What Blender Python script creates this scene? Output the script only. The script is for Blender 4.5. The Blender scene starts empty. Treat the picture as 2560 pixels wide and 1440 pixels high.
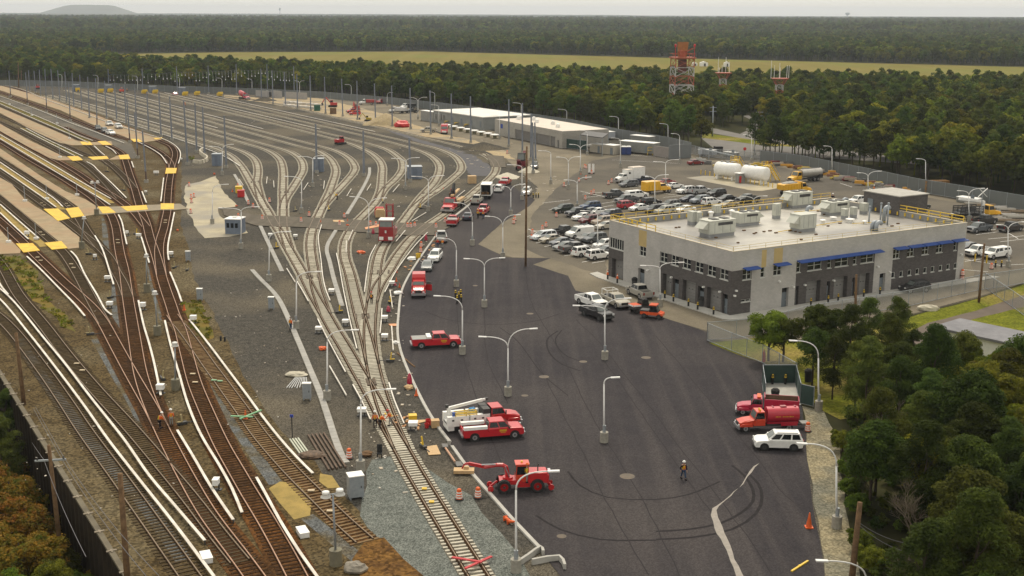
import bpy, bmesh, math, random
import numpy as np
from mathutils import Vector, Matrix
R=math.radians
SC=bpy.context.scene
COL=SC.collection
random.seed(7)
# ---------------- camera (photo 2560 x 1440, focal 3000 px) ----------------
HAZE=0.00008
CH=42.0; FPX=3000.0; YH=28.0
PITCH=math.atan((720-YH)/FPX); ROLL=R(0.2)
CM=Matrix.Rotation(math.pi/2-PITCH,3,'X') @ Matrix.Rotation(ROLL,3,'Z')
cam=bpy.data.objects.new('camera',bpy.data.cameras.new('camera')); COL.objects.link(cam)
cam.location=(0,0,CH); cam.rotation_euler=CM.to_euler()
cam.data.sensor_width=36; cam.data.lens=FPX/2560*36; cam.data.clip_end=40000; cam.data.clip_start=1
SC.camera=cam
# ---------------- sky, sun, exposure ----------------
SUN_EL=R(56); SUN_AZ=R(6)
w=bpy.data.worlds.new('World'); SC.world=w; w.use_nodes=True
nt=w.node_tree; bg=nt.nodes['Background']
sky=nt.nodes.new('ShaderNodeTexSky'); sky.sky_type='NISHITA'; sky.sun_disc=False
sky.sun_elevation=SUN_EL; sky.sun_rotation=SUN_AZ; sky.air_density=1.0; sky.dust_density=5.0; sky.ozone_density=1.0
hs=nt.nodes.new('ShaderNodeHueSaturation'); hs.inputs['Saturation'].default_value=0.08
nt.links.new(sky.outputs[0],hs.inputs['Color'])
ov=nt.nodes.new('ShaderNodeMix'); ov.data_type='RGBA'; ov.inputs[0].default_value=0.7; ov.inputs[7].default_value=(9.6,9.1,7.9,1)   # overcast cloud deck
nt.links.new(hs.outputs[0],ov.inputs[6]); nt.links.new(ov.outputs[2],bg.inputs[0]); bg.inputs[1].default_value=0.15
sl=bpy.data.lights.new('sun','SUN'); sl.energy=2.7; sl.angle=R(13); sl.color=(1,0.88,0.70)
so=bpy.data.objects.new('sun',sl); COL.objects.link(so); so.rotation_euler=(-(math.pi/2-SUN_EL),0,-SUN_AZ)
SC.view_settings.view_transform='Standard'; SC.view_settings.look='None'; SC.view_settings.gamma=1; SC.view_settings.exposure=-0.25
SC.cycles.volume_max_steps=64
SC.cycles.max_bounces=6; SC.cycles.transparent_max_bounces=16
# ---------------- photo pixel -> world ----------------
def ray(px,py): return CM @ Vector(((px-1280)/FPX,-(py-720)/FPX,-1))
def G(px,py,z=0.0):
    d=ray(px,py); t=(z-CH)/d.z
    return Vector((d.x*t,d.y*t,z))
def atY(px,py,Y):
    d=ray(px,py); t=Y/d.y
    return Vector((d.x*t,Y,CH+d.z*t))
def hgt(b,px,py): return atY(px,py,b.y).z
# ---------------- materials ----------------
MATS={}
def mat(name,c,c2=None,rough=0.8,scale=1.0,metal=0.0,bump=0.0,detail=4,spec=None,c3=None,scale3=0.05,coat=0,alpha=None,rand=0.0,streak=None,fine=None):
    if name in MATS: return MATS[name]
    m=bpy.data.materials.new(name); m.use_nodes=True; t=m.node_tree; b=t.nodes['Principled BSDF']
    L=t.links.new; N=t.nodes.new
    if c2 is None: c2=tuple(min(1,x*0.86) for x in c)
    tc=N('ShaderNodeTexCoord')
    no=N('ShaderNodeTexNoise'); no.inputs['Scale'].default_value=scale; no.inputs['Detail'].default_value=detail; no.inputs['Roughness'].default_value=0.65
    L(tc.outputs['Object'],no.inputs['Vector'])
    cr=N('ShaderNodeValToRGB'); cr.color_ramp.elements[0].position=0.35; cr.color_ramp.elements[1].position=0.65
    cr.color_ramp.elements[0].color=(*c2,1); cr.color_ramp.elements[1].color=(*c,1)
    L(no.outputs[0],cr.inputs[0]); out=cr.outputs[0]
    def mix(a,colr,fac,mode='MIX'):
        x=N('ShaderNodeMix'); x.data_type='RGBA'; x.blend_type=mode
        L(a,x.inputs[6]); 
        if isinstance(colr,tuple): x.inputs[7].default_value=(*colr,1)
        else: L(colr,x.inputs[7])
        if isinstance(fac,float): x.inputs[0].default_value=fac
        else: L(fac,x.inputs[0])
        return x.outputs[2]
    if c3 is not None:
        n3=N('ShaderNodeTexNoise'); n3.inputs['Scale'].default_value=scale3; n3.inputs['Detail'].default_value=5
        L(tc.outputs['Object'],n3.inputs['Vector'])
        r3=N('ShaderNodeValToRGB'); r3.color_ramp.elements[0].position=0.46; r3.color_ramp.elements[1].position=0.62
        L(n3.outputs[0],r3.inputs[0]); out=mix(out,c3,r3.outputs[0])
    if streak is not None:   # (angle, scale, colour, strength)
        mp=N('ShaderNodeMapping'); mp.inputs['Rotation'].default_value=(0,0,streak[0]); mp.inputs['Scale'].default_value=(1,0.03,1)
        L(tc.outputs['Object'],mp.inputs['Vector'])
        n4=N('ShaderNodeTexNoise'); n4.inputs['Scale'].default_value=streak[1]; n4.inputs['Detail'].default_value=3
        L(mp.outputs[0],n4.inputs['Vector'])
        r4=N('ShaderNodeMapRange'); r4.inputs[1].default_value=0.45; r4.inputs[2].default_value=0.7; r4.inputs[4].default_value=streak[3]
        L(n4.outputs[0],r4.inputs[0]); out=mix(out,streak[2],r4.outputs[0])
    if fine is not None:     # (scale, dark multiplier, light multiplier)
        n5=N('ShaderNodeTexVoronoi'); n5.inputs['Scale'].default_value=fine[0]
        L(tc.outputs['Object'],n5.inputs['Vector'])
        r5=N('ShaderNodeValToRGB'); r5.color_ramp.elements[0].color=(fine[1],)*3+(1,); r5.color_ramp.elements[1].color=(fine[2],)*3+(1,)
        r5.color_ramp.elements[0].position=0.25; r5.color_ramp.elements[1].position=0.8
        L(n5.outputs['Color'],r5.inputs[0]); out=mix(out,r5.outputs[0],1.0,'MULTIPLY')
    if rand>0:
        oi=N('ShaderNodeObjectInfo'); hv=N('ShaderNodeHueSaturation'); mr=N('ShaderNodeMapRange'); mr.inputs[3].default_value=1-rand; mr.inputs[4].default_value=1+rand
        L(oi.outputs['Random'],mr.inputs[0]); L(mr.outputs[0],hv.inputs['Value'])
        mh=N('ShaderNodeMapRange'); mh.inputs[3].default_value=0.5-rand*0.09; mh.inputs[4].default_value=0.5+rand*0.05
        mm=N('ShaderNodeMath'); mm.operation='MULTIPLY'; mm.inputs[1].default_value=7.13; fr=N('ShaderNodeMath'); fr.operation='FRACT'
        L(oi.outputs['Random'],mm.inputs[0]); L(mm.outputs[0],fr.inputs[0]); L(fr.outputs[0],mh.inputs[0]); L(mh.outputs[0],hv.inputs['Hue'])
        L(out,hv.inputs['Color']); out=hv.outputs[0]
    L(out,b.inputs['Base Color'])
    b.inputs['Roughness'].default_value=rough; b.inputs['Metallic'].default_value=metal
    if spec is None and rough>=.85: spec=.06
    if spec is not None: b.inputs['Specular IOR Level'].default_value=spec
    if coat: b.inputs['Coat Weight'].default_value=coat; b.inputs['Coat Roughness'].default_value=0.12
    if bump:
        bp=N('ShaderNodeBump'); bp.inputs['Strength'].default_value=bump; bp.inputs['Distance'].default_value=0.05
        nb=N('ShaderNodeTexNoise'); nb.inputs['Scale'].default_value=scale*6; L(tc.outputs['Object'],nb.inputs['Vector'])
        L(nb.outputs[0],bp.inputs['Height']); L(bp.outputs[0],b.inputs['Normal'])
    if alpha is not None:
        b.inputs['Alpha'].default_value=alpha
    MATS[name]=m; return m
def paint(c): 
    return mat('paint_%02x%02x%02x'%tuple(int(x*255) for x in c),c,tuple(x*0.9 for x in c),rough=0.35,scale=2,coat=0.5)
M=dict(
 rail=mat('rail_steel',(.42,.25,.165),(.28,.16,.10),rough=.5,scale=2,metal=.25),
 railn=mat('rail_new',(.20,.14,.085),(.14,.10,.06),rough=.55,scale=2,metal=.2),
 tie_old=mat('old_timber_tie',(.058,.030,.014),(.032,.018,.009),rough=.95,scale=3),
 tie_new=mat('concrete_tie',(.54,.505,.42),(.43,.40,.325),rough=.9,scale=2),
 tie_main=mat('weathered_tie',(.085,.062,.035),(.060,.044,.026),rough=.95,scale=2),
 tie_mid=mat('brown_tie',(.24,.165,.085),(.12,.075,.04),rough=.9,scale=1.2),
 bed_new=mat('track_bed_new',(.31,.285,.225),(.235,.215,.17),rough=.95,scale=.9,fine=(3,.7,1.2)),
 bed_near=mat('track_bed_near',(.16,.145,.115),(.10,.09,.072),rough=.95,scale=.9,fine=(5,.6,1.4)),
 bed_old=mat('track_bed_old',(.080,.040,.016),(.048,.026,.011),rough=.95,scale=.5,c3=(.105,.045,.013),scale3=.06,fine=(5,.6,1.4)),
 cover=mat('cover_board',(.72,.69,.63),(.52,.48,.42),rough=.7,scale=.5),
 conc=mat('concrete',(.36,.345,.30),(.27,.255,.22),rough=.9,scale=1.5,bump=.2),
 conc_l=mat('concrete_light',(.46,.45,.42),(.38,.37,.34),rough=.9,scale=1,bump=.1),
 galv=mat('galvanised',(.34,.37,.40),(.27,.30,.33),rough=.5,scale=3,metal=.35),
 steelp=mat('weathered_pole',(.21,.235,.28),(.15,.165,.20),rough=.6,scale=1,metal=.2),
 white=mat('white_paint',(.84,.84,.82),(.74,.74,.72),rough=.5,scale=2),
 lampw=mat('lamp_white',(.78,.78,.77),(.66,.66,.66),rough=.45,scale=2),
 wood=mat('pole_wood',(.20,.125,.07),(.11,.07,.042),rough=.9,scale=2),
 ply=mat('plywood',(.55,.38,.20),(.46,.31,.16),rough=.8,scale=2),
 yellow=mat('yellow_panel',(.76,.49,.03),(.55,.34,.03),rough=.7,scale=.8,detail=8),
 yel=mat('yellow_paint',(.76,.52,.03),(.64,.42,.025),rough=.45,scale=2),
 orange=mat('orange_plastic',(.75,.13,.02),(.62,.10,.015),rough=.5,scale=2),
 red=mat('red_plastic',(.55,.02,.02),(.42,.015,.015),rough=.5),
 black=mat('black_rubber',(.018,.018,.019),(.012,.012,.012),rough=.8),
 dark=mat('dark_metal',(.05,.05,.052),(.03,.03,.03),rough=.6),
 chrome=mat('rim_metal',(.50,.50,.52),(.36,.36,.38),rough=.35,metal=.7),
 glass=mat('tinted_glass',(.012,.015,.017),(.008,.01,.012),rough=.1,spec=.45),
 glassg=mat('windscreen_glass',(.13,.15,.145),(.09,.105,.10),rough=.08,spec=.9),  # base lightened to stand in for sky reflected in the glass
 lens=mat('headlight_lens',(.65,.66,.66),rough=.15,spec=.8),
 tail=mat('tail_lens',(.28,.01,.01),rough=.25),
 gray=mat('grey_paint',(.28,.28,.27),(.23,.23,.22),rough=.6),
 blueg=mat('blue_grey_panel',(.17,.205,.27),(.13,.16,.21),rough=.6),
 skin=mat('skin',(.38,.22,.15),rough=.6),
 hiviz=mat('hiviz_orange',(.85,.16,.03),(.7,.12,.02),rough=.8),
 hivizy=mat('hiviz_yellow',(.72,.58,.03),(.6,.45,.02),rough=.8),
 jeans=mat('denim',(.05,.08,.15),(.035,.055,.10),rough=.9),
 cloth=mat('dark_cloth',(.025,.025,.03),(.015,.015,.02),rough=.9),
)
# ---------------- mesh builder ----------------
class MB:
    def __init__(s): s.v=[]; s.f=[]; s.m=[]; s.n=0
    def add(s,vs,fs,m=0):
        k=len(s.v); s.v+= [tuple(v) for v in vs]; s.f+=[tuple(i+k for i in f) for f in fs]; s.m+=[m]*len(fs); return s
    def box(s,cx,cy,cz,sx,sy,sz,rz=0,m=0,tx=1,ty=1):
        a=sx/2;b=sy/2;c=sz/2; co,si=math.cos(rz),math.sin(rz); vs=[]
        for z,kx,ky in((-c,1,1),(c,tx,ty)):
            for x,y in((-a,-b),(a,-b),(a,b),(-a,b)):
                x*=kx;y*=ky; vs.append((cx+x*co-y*si,cy+x*si+y*co,cz+z))
        return s.add(vs,[(0,3,2,1),(4,5,6,7),(0,1,5,4),(1,2,6,5),(2,3,7,6),(3,0,4,7)],m)
    def beam(s,p,q,w,h,m=0):
        p=Vector(p);q=Vector(q);d=(q-p)
        if d.length<1e-6: return s
        d.normalize(); u=Vector((0,0,1)) if abs(d.z)<.95 else Vector((1,0,0)); r=d.cross(u).normalized(); u=r.cross(d)
        vs=[]
        for e in(p,q):
            for a,b in((-1,-1),(1,-1),(1,1),(-1,1)): vs.append(e+r*(a*w/2)+u*(b*h/2))
        return s.add(vs,[(0,3,2,1),(4,5,6,7),(0,1,5,4),(1,2,6,5),(2,3,7,6),(3,0,4,7)],m)
    def tube(s,pts,r,n=8,m=0,r2=None,cap=True):
        pts=[Vector(p) for p in pts]; k=len(pts); vs=[];fs=[]
        rs=[r+( (r2 if r2 is not None else r)-r)*i/(k-1) for i in range(k)]
        prev=None
        for i,p in enumerate(pts):
            d=(pts[min(i+1,k-1)]-pts[max(i-1,0)]).normalized()
            if prev is None:
                a=Vector((0,0,1)) if abs(d.z)<.9 else Vector((1,0,0)); u=d.cross(a).normalized()
            else: u=(prev-d*prev.dot(d)).normalized()
            prev=u; v=d.cross(u)
            for j in range(n):
                t=2*math.pi*j/n; vs.append(p+(u*math.cos(t)+v*math.sin(t))*rs[i])
        for i in range(k-1):
            for j in range(n): fs.append((i*n+j,i*n+(j+1)%n,(i+1)*n+(j+1)%n,(i+1)*n+j))
        if cap: fs.append(tuple(range(n-1,-1,-1))); fs.append(tuple((k-1)*n+j for j in range(n)))
        return s.add(vs,fs,m)
    def cyl(s,x,y,z0,z1,r,n=16,m=0,r2=None): return s.tube([(x,y,z0),(x,y,z1)],r,n,m,r2)
    def lathe(s,prof,x=0,y=0,n=14,m=0):
        vs=[];fs=[];k=len(prof)
        for r,z in prof:
            for j in range(n):
                t=2*math.pi*j/n; vs.append((x+r*math.cos(t),y+r*math.sin(t),z))
        for i in range(k-1):
            for j in range(n): fs.append((i*n+j,i*n+(j+1)%n,(i+1)*n+(j+1)%n,(i+1)*n+j))
        fs.append(tuple(range(n-1,-1,-1))); fs.append(tuple((k-1)*n+j for j in range(n)))
        return s.add(vs,fs,m)
    def prof(s,pts,w,bev=.06,m=0,tap=None,y0=0):
        """side profile (x,z) extruded across y, with bevelled sides"""
        cx=sum(p[0] for p in pts)/len(pts); cz=sum(p[1] for p in pts)/len(pts); n=len(pts); vs=[];fs=[]
        def sh(p):
            dx,dz=cx-p[0],cz-p[1]; l=math.hypot(dx,dz) or 1; return (p[0]+dx/l*bev,p[1]+dz/l*bev)
        for y,q in((-w,1),(-w+bev,0),(w-bev,0),(w,1)):
            for p in pts:
                a=sh(p) if q else p; k=1.0
                if tap: k=tap(p[0],p[1])
                vs.append((a[0],y0+y*k,a[1]))
        for i in range(3):
            for j in range(n): fs.append((i*n+j,i*n+(j+1)%n,(i+1)*n+(j+1)%n,(i+1)*n+j))
        fs.append(tuple(range(n-1,-1,-1))); fs.append(tuple(3*n+j for j in range(n)))
        return s.add(vs,fs,m)
    def prism(s,poly,z0,z1,m=0):
        n=len(poly); vs=[(p[0],p[1],z0) for p in poly]+[(p[0],p[1],z1) for p in poly]
        return s.add(vs,[tuple(range(n-1,-1,-1)),tuple(range(n,2*n))]+[(i,(i+1)%n,n+(i+1)%n,n+i) for i in range(n)],m)
    def lump(s,x,y,z,rx,ry,rz,seed=0,m=0,n=9,k=6,rough=.18):
        rd=random.Random(seed); vs=[];fs=[]
        for i in range(1,k):
            t=math.pi*i/k
            for j in range(n):
                a=2*math.pi*j/n; q=1+rd.uniform(-rough,rough)
                vs.append((x+rx*q*math.sin(t)*math.cos(a),y+ry*q*math.sin(t)*math.sin(a),z+rz*q*math.cos(t)))
        vs.append((x,y,z+rz)); vs.append((x,y,z-rz)); T=len(vs)-2
        for i in range(k-2):
            for j in range(n): fs.append((i*n+j,(i+1)*n+j,(i+1)*n+(j+1)%n,i*n+(j+1)%n))
        for j in range(n): fs.append((T,j,(j+1)%n)); fs.append((T+1,(k-2)*n+(j+1)%n,(k-2)*n+j))
        return s.add(vs,fs,m)
    def quad(s,a,b,c,d,m=0): return s.add([a,b,c,d],[(0,1,2,3)],m)
    def build(s,name,mats,parent=None,smooth=False,label=None):
        me=bpy.data.meshes.new(name); me.from_pydata(s.v,[],s.f); 
        if not isinstance(mats,(list,tuple)): mats=[mats]
        for a in mats: me.materials.append(a)
        if len(mats)>1: me.polygons.foreach_set('material_index',s.m)
        if smooth: me.polygons.foreach_set('use_smooth',[True]*len(me.polygons))
        me.update(); o=bpy.data.objects.new(name,me); COL.objects.link(o)
        if parent: o.parent=parent
        if label: o['label']=label
        return o
def thing(name,loc,rz,label,cat,group=None):
    o=bpy.data.objects.new(name,None); COL.objects.link(o); o.location=loc; o.rotation_euler=(0,0,rz); o.empty_display_size=.5
    o['label']=label; o['category']=cat
    if group: o['group']=group
    return o
def tag(o,label,cat,group=None,kind=None):
    if label: o['label']=label
    if cat: o['category']=cat
    if group: o['group']=group
    if kind: o['kind']=kind
    return o
def struct(o): o['kind']='structure'; return o
def copytree(o,parent=None):
    c=o.copy(); COL.objects.link(c); c.parent=parent
    for ch in [x for x in CH_[o]] if o in CH_ else list(o.children): copytree(ch,c)
    return c
CH_={}
ORD=['first','second','third','fourth','fifth','sixth','seventh','eighth','ninth','tenth','eleventh','twelfth','thirteenth','fourteenth','fifteenth','sixteenth','seventeenth','eighteenth','nineteenth','twentieth','twenty-first','twenty-second','twenty-third','twenty-fourth','twenty-fifth','twenty-sixth','twenty-seventh','twenty-eighth','twenty-ninth','thirtieth']
def catmull(P,step=1.0):
    P=[Vector(p) for p in P]; out=[]
    if len(P)==2: Q=[P[0]*2-P[1]]+P+[P[1]*2-P[0]]
    else: Q=[P[0]*2-P[1]]+P+[P[-1]*2-P[-2]]
    for i in range(1,len(Q)-2):
        a,b,c,d=Q[i-1:i+3]; n=max(2,int((c-b).length/step))
        t0=0; al=.5
        t1=t0+max(1e-4,(b-a).length**al); t2=t1+max(1e-4,(c-b).length**al); t3=t2+max(1e-4,(d-c).length**al)
        for k in range(n):
            t=t1+(t2-t1)*k/n
            A1=a*((t1-t)/(t1-t0))+b*((t-t0)/(t1-t0)); A2=b*((t2-t)/(t2-t1))+c*((t-t1)/(t2-t1)); A3=c*((t3-t)/(t3-t2))+d*((t-t2)/(t3-t2))
            B1=A1*((t2-t)/(t2-t0))+A2*((t-t0)/(t2-t0)); B2=A2*((t3-t)/(t3-t1))+A3*((t-t1)/(t3-t1))
            out.append(B1*((t2-t)/(t2-t1))+B2*((t-t1)/(t2-t1)))
    out.append(P[-1]); return out
def smoothpath(P,it=6):
    P=[p.copy() for p in P]
    for _ in range(it):
        Q=[p.copy() for p in P]
        for i in range(1,len(P)-1): Q[i]=P[i]*.5+(P[i-1]+P[i+1])*.25
        P=Q
    return P
def offset(P,d,z=0):
    out=[]
    for i,p in enumerate(P):
        t=(P[min(i+1,len(P)-1)]-P[max(i-1,0)]); t.z=0; t.normalize(); n=Vector((t.y,-t.x,0)); q=p+n*d; q.z=p.z+z; out.append(q)
    return out
def strip(mb,P,w,z,m=0,h=None):
    """flat ribbon, or a bar with thickness h below z"""
    L=offset(P,-w/2);Rr=offset(P,w/2); n=len(P)
    vs=[(p.x,p.y,z) for p in L]+[(p.x,p.y,z) for p in Rr]; fs=[(i,n+i,n+i+1,i+1) for i in range(n-1)]
    if h:
        vs+=[(p.x,p.y,z-h) for p in L]+[(p.x,p.y,z-h) for p in Rr]
        fs+=[(i,i+1,2*n+i+1,2*n+i) for i in range(n-1)]+[(n+i,3*n+i,3*n+i+1,n+i+1) for i in range(n-1)]
        fs+=[(0,2*n,3*n,n),(n-1,2*n-1,4*n-1,3*n-1)]
    mb.add(vs,fs,m)
def poly_tri(pts):
    from mathutils.geometry import tessellate_polygon
    return tessellate_polygon([[Vector((p[0],p[1],0)) for p in pts]])
def sheet(name,px,z,m,jit=0.0,world=False,step=None,thick=0):
    P=[p if world else G(*p) for p in px]; rd=random.Random(len(px)*31+int(z*1000)); Q=[]
    for i,p in enumerate(P):
        q=P[(i+1)%len(P)]; Q.append((p[0],p[1]))
        if jit:
            p2=Vector((p[0],p[1]));q2=Vector((q[0],q[1])); L=(q2-p2).length; n=int(min(60,L/(step or 3)))
            for k in range(1,n):
                r=p2.lerp(q2,k/n); Q.append((r.x+rd.uniform(-jit,jit),r.y+rd.uniform(-jit,jit)))
    tri=poly_tri(Q); mb=MB(); mb.add([(x,y,z) for x,y in Q],[tuple(t) for t in tri])
    # make the triangles face up
    fs=[]
    for f in mb.f:
        a,b,c=[Vector(mb.v[i]) for i in f]; fs.append(f if (b-a).cross(c-a).z>0 else f[::-1])
    mb.f=fs
    if thick:
        n=len(Q); ar=sum(Q[i][0]*Q[(i+1)%n][1]-Q[(i+1)%n][0]*Q[i][1] for i in range(n))
        k=len(mb.v); mb.v+=[(x,y,z-thick) for x,y in Q]
        for i in range(n):
            j=(i+1)%n; mb.f.append((j,i,k+i,k+j) if ar<0 else (i,j,k+j,k+i)); mb.m.append(0)
    return mb.build(name,m)
# =============== the setting ===============
def gm(*a,**k): return mat(*a,**k)
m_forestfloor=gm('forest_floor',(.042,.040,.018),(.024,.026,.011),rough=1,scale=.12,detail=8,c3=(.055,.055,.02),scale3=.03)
m_grass=gm('grass',(.155,.165,.016),(.10,.115,.012),rough=1,scale=.35,detail=8,c3=(.24,.19,.055),scale3=.07,fine=(4,.7,1.25))
m_field=gm('field_grass',(.175,.145,.032),(.14,.12,.028),rough=1,scale=.02,detail=8,c3=(.15,.15,.03),scale3=.008,streak=(R(80),.06,(.20,.165,.045),.6))
m_ballast=gm('grey_ballast',(.085,.078,.066),(.050,.047,.041),rough=1,scale=1.1,detail=8,c3=(.115,.10,.075),scale3=.045,fine=(9,.6,1.4),bump=.4)
m_ballastb=gm('brown_ballast',(.100,.072,.034),(.056,.040,.019),rough=1,scale=.5,detail=8,c3=(.112,.09,.052),scale3=.07,fine=(5,.55,1.5),bump=.4)
m_ballastg=gm('fresh_blue_ballast',(.155,.165,.150),(.105,.115,.105),rough=1,scale=.8,detail=10,fine=(10,.6,1.45),bump=.4)
m_asph=gm('new_asphalt',(.044,.040,.043),(.035,.032,.036),rough=.85,scale=.25,detail=8,c3=(.058,.052,.052),scale3=.03,streak=(R(-20),.6,(.070,.062,.061),.6),fine=(9,.8,1.2))
m_lot=gm('car_park_asphalt',(.112,.101,.085),(.088,.080,.068),rough=.9,scale=.3,detail=8,c3=(.14,.124,.098),scale3=.04,fine=(12,.85,1.15))
m_tan=gm('worn_tan_asphalt',(.185,.162,.120),(.140,.123,.093),rough=.95,scale=.18,detail=8,c3=(.215,.187,.14),scale3=.06,streak=(R(20),.5,(.16,.14,.11),.5),fine=(12,.85,1.15))
m_road=gm('road_asphalt',(.20,.19,.175),(.165,.158,.15),rough=.9,scale=.2,detail=6)
m_dirt=gm('sandy_dirt',(.42,.33,.20),(.32,.255,.165),rough=1,scale=.25,detail=8,c3=(.25,.22,.17),scale3=.1,fine=(6,.8,1.2))
m_plat=gm('sandy_platform',(.37,.295,.195),(.27,.215,.14),rough=.95,scale=.35,detail=8,c3=(.33,.235,.15),scale3=.12)
m_cream=gm('cream_concrete',(.45,.40,.29),(.33,.295,.22),rough=.95,scale=.25,detail=8,c3=(.30,.28,.24),scale3=.09)
m_shoulder=gm('stony_shoulder',(.30,.255,.16),(.19,.17,.115),rough=1,scale=.5,detail=8,c3=(.16,.155,.12),scale3=.13,fine=(6,.7,1.3))
m_dry=gm('dry_yellow_strip',(.36,.26,.09),(.25,.19,.07),rough=1,scale=.7,detail=6)
m_trail=gm('trail_asphalt',(.15,.125,.105),(.12,.10,.085),rough=.95,scale=.4,detail=6)
m_rust=gm('rusty_buried_ties',(.16,.085,.025),(.085,.045,.018),rough=1,scale=.6,detail=8,fine=(4,.6,1.4))
m_weeds=gm('weedy_ground',(.13,.115,.03),(.09,.085,.025),rough=1,scale=.6,detail=8,c3=(.17,.12,.03),scale3=.2)
m_water=gm('bay_water',(.55,.58,.60),(.5,.53,.55),rough=.3,scale=.001)
# wall line (photo px of its top edge) splits the yard from the lower ground
W0=G(8,950); W1=G(290,1405); wd=(W1-W0).normalized(); WN=Vector((wd.y,-wd.x,0))   # WN points to the low side
if WN.y>0: WN=-WN
FAR=13500
A=W0-wd*340; B=W0+wd*260
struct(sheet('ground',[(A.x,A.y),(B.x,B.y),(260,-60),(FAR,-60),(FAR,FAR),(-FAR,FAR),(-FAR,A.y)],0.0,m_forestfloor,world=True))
lowp=[(A.x,A.y),(B.x,B.y),(B.x,-200),(A.x-400,-200),(A.x-400,A.y)]
struct(sheet('lower_ground',lowp,-7.0,m_weeds,world=True))
struct(sheet('field',[(150,138),(560,131),(1060,129),(1700,146),(2560,168),(3200,185),(3200,246),(2560,236),(1700,220),(1000,200),(330,175)],.05,m_field))
struct(sheet('bay_water',[(600,8900),(9000,8900),(13000,13400),(900,13400)],1.0,m_water,world=True))
# yard sheets, 4 mm or more apart
yb=[(-500,200),(100,208),(640,230),(800,240),(1000,256),(1250,320),(1730,366),(1900,392),(2145,442),(2295,475),(2560,520),(2800,560),(2800,700),(2560,708),(2445,745),(2270,790),(2015,850),(1790,858),(1920,1010),(2060,1090),(2100,1250),(2150,1440),(2200,1640)]
wl=[W0+wd*t+(-WN)*.05 for t in (170,120,60,20,0,-60,-150)]
yard=[G(*p) for p in yb]+[G(300,1760)]+[Vector((p.x,p.y,0)) for p in wl]
struct(sheet('yard_ground',[(p.x,p.y) for p in yard],.012,m_ballast,world=True))
oldp=[(-420,207),(16,209),(120,240),(250,285),(330,318),(412,345),(452,375),(455,440),(452,520),(450,560),(478,640),(485,700),(520,760),(560,840),(600,920),(665,1030),(760,1130),(860,1240),(950,1330),(1010,1400),(1080,1520)]
struct(sheet('old_track_ballast',[(G(*p).x,G(*p).y) for p in oldp]+[(G(330,1700).x,G(330,1700).y)]+[((W0+wd*t-WN*.1).x,(W0+wd*t-WN*.1).y) for t in (120,60,20,0,-60,-150)],.022,m_ballastb,jit=.25,world=True))
struct(sheet('fresh_ballast',[(930,1150),(1010,1135),(1080,1180),(1180,1240),(1250,1330),(1330,1450),(1400,1560),(1020,1560),(990,1400),(900,1290)],.032,m_ballastg,jit=.35))
struct(sheet('service_road',[(1050,275),(1240,330),(1262,345),(1400,372),(1465,384),(1720,388),(1760,400),(1900,402),(2145,452),(2295,484),(2560,528),(2760,570),(2760,690),(2560,708),(2445,742),(2270,788),(2010,848),(1905,862),(1772,848),(1772,828),(1665,797),(1560,757),(1439,727),(1333,664),(1300,650),(1245,634),(1195,611),(1252,560),(1323,516),(1345,470),(1290,420),(1262,395),(1190,355),(1060,320),(772,238),(900,246)],.034,m_tan,jit=.2))
struct(sheet('car_park',[(1392,470),(1480,402),(1560,388),(1720,392),(1760,404),(1900,408),(2145,458),(2295,490),(2560,535),(2760,577),(2760,684),(2560,700),(2440,700),(2390,560),(2100,500),(1530,560),(1512,690),(1350,640),(1310,620),(1330,540)],.042,m_lot,jit=.3))
struct(sheet('driveway',[(1905,862),(2010,848),(2270,788),(2445,742),(2560,708),(2560,680),(2440,700),(2411,712),(1860,800),(1790,800),(1700,770),(1600,740),(1520,700),(1500,712),(1640,768),(1740,812),(1800,835)],.046,m_tan))
asph=[(1089,592),(1060,632),(1017,700),(1005,734),(997,780),(994,830),(997,859),(1005,890),(1025,940),(1064,1020),(1090,1062),(1127,1112),(1175,1180),(1230,1243),(1280,1300),(1345,1372),(1400,1440),(1470,1530),(2100,1600),(2062,1440),(2050,1355),(2030,1255),(2022,1180),(2015,1090),(2005,1015),(1975,960),(1905,905),(1830,880),(1767,852),(1772,832),(1665,797),(1560,757),(1439,727),(1420,690),(1333,662),(1377,646),(1262,644),(1245,634),(1195,611),(1252,560),(1323,516),(1338,500),(1300,480),(1262,452),(1236,462),(1200,490),(1172,514),(1139,540)]
struct(sheet('new_asphalt_yard',asph,.052,m_asph,jit=.04))
struct(sheet('shoulder',[(2005,1016),(2060,1030),(2092,1090),(2105,1200),(2120,1300),(2150,1440),(2180,1600),(2100,1600),(2062,1440),(2052,1355),(2032,1255),(2024,1180),(2017,1090)],.06,m_shoulder,jit=.2))
struct(sheet('dirt_strip',[(560,237),(660,246),(772,240),(880,265),(960,285),(1060,320),(1100,335),(1190,352),(1258,375),(1290,400),(1240,392),(1180,360),(1060,342),(960,318),(885,303),(785,281),(660,257),(560,243)],.058,m_dirt,jit=.5))
struct(sheet('concrete_patch',[(540,440),(552,470),(585,505),(592,517),(545,522),(555,545),(607,565),(620,583),(575,592),(512,596),(496,580),(484,556),(477,542),(468,528),(462,500),(466,462),(500,455)],.062,m_cream,jit=.35))
struct(sheet('grass_verge',[(1772,858),(1900,845),(2015,855),(2270,795),(2445,748),(2560,712),(2800,690),(2800,950),(2560,1000),(2100,1050),(2060,1030),(1985,960),(1905,908),(1835,884)],.064,m_grass,jit=.2))
struct(sheet('trail',[(2240,880),(2262,838),(2320,808),(2440,778),(2560,738),(2700,712),(2700,745),(2560,768),(2430,800),(2330,840),(2285,900),(2270,950),(2200,950)],.07,m_trail,jit=.1))
struct(sheet('weed_patch',[(0,640),(50,642),(95,690),(110,735),(140,770),(170,790),(190,830),(150,815),(110,775),(60,725),(0,665)],.03,m_weeds,jit=.6))
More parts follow.
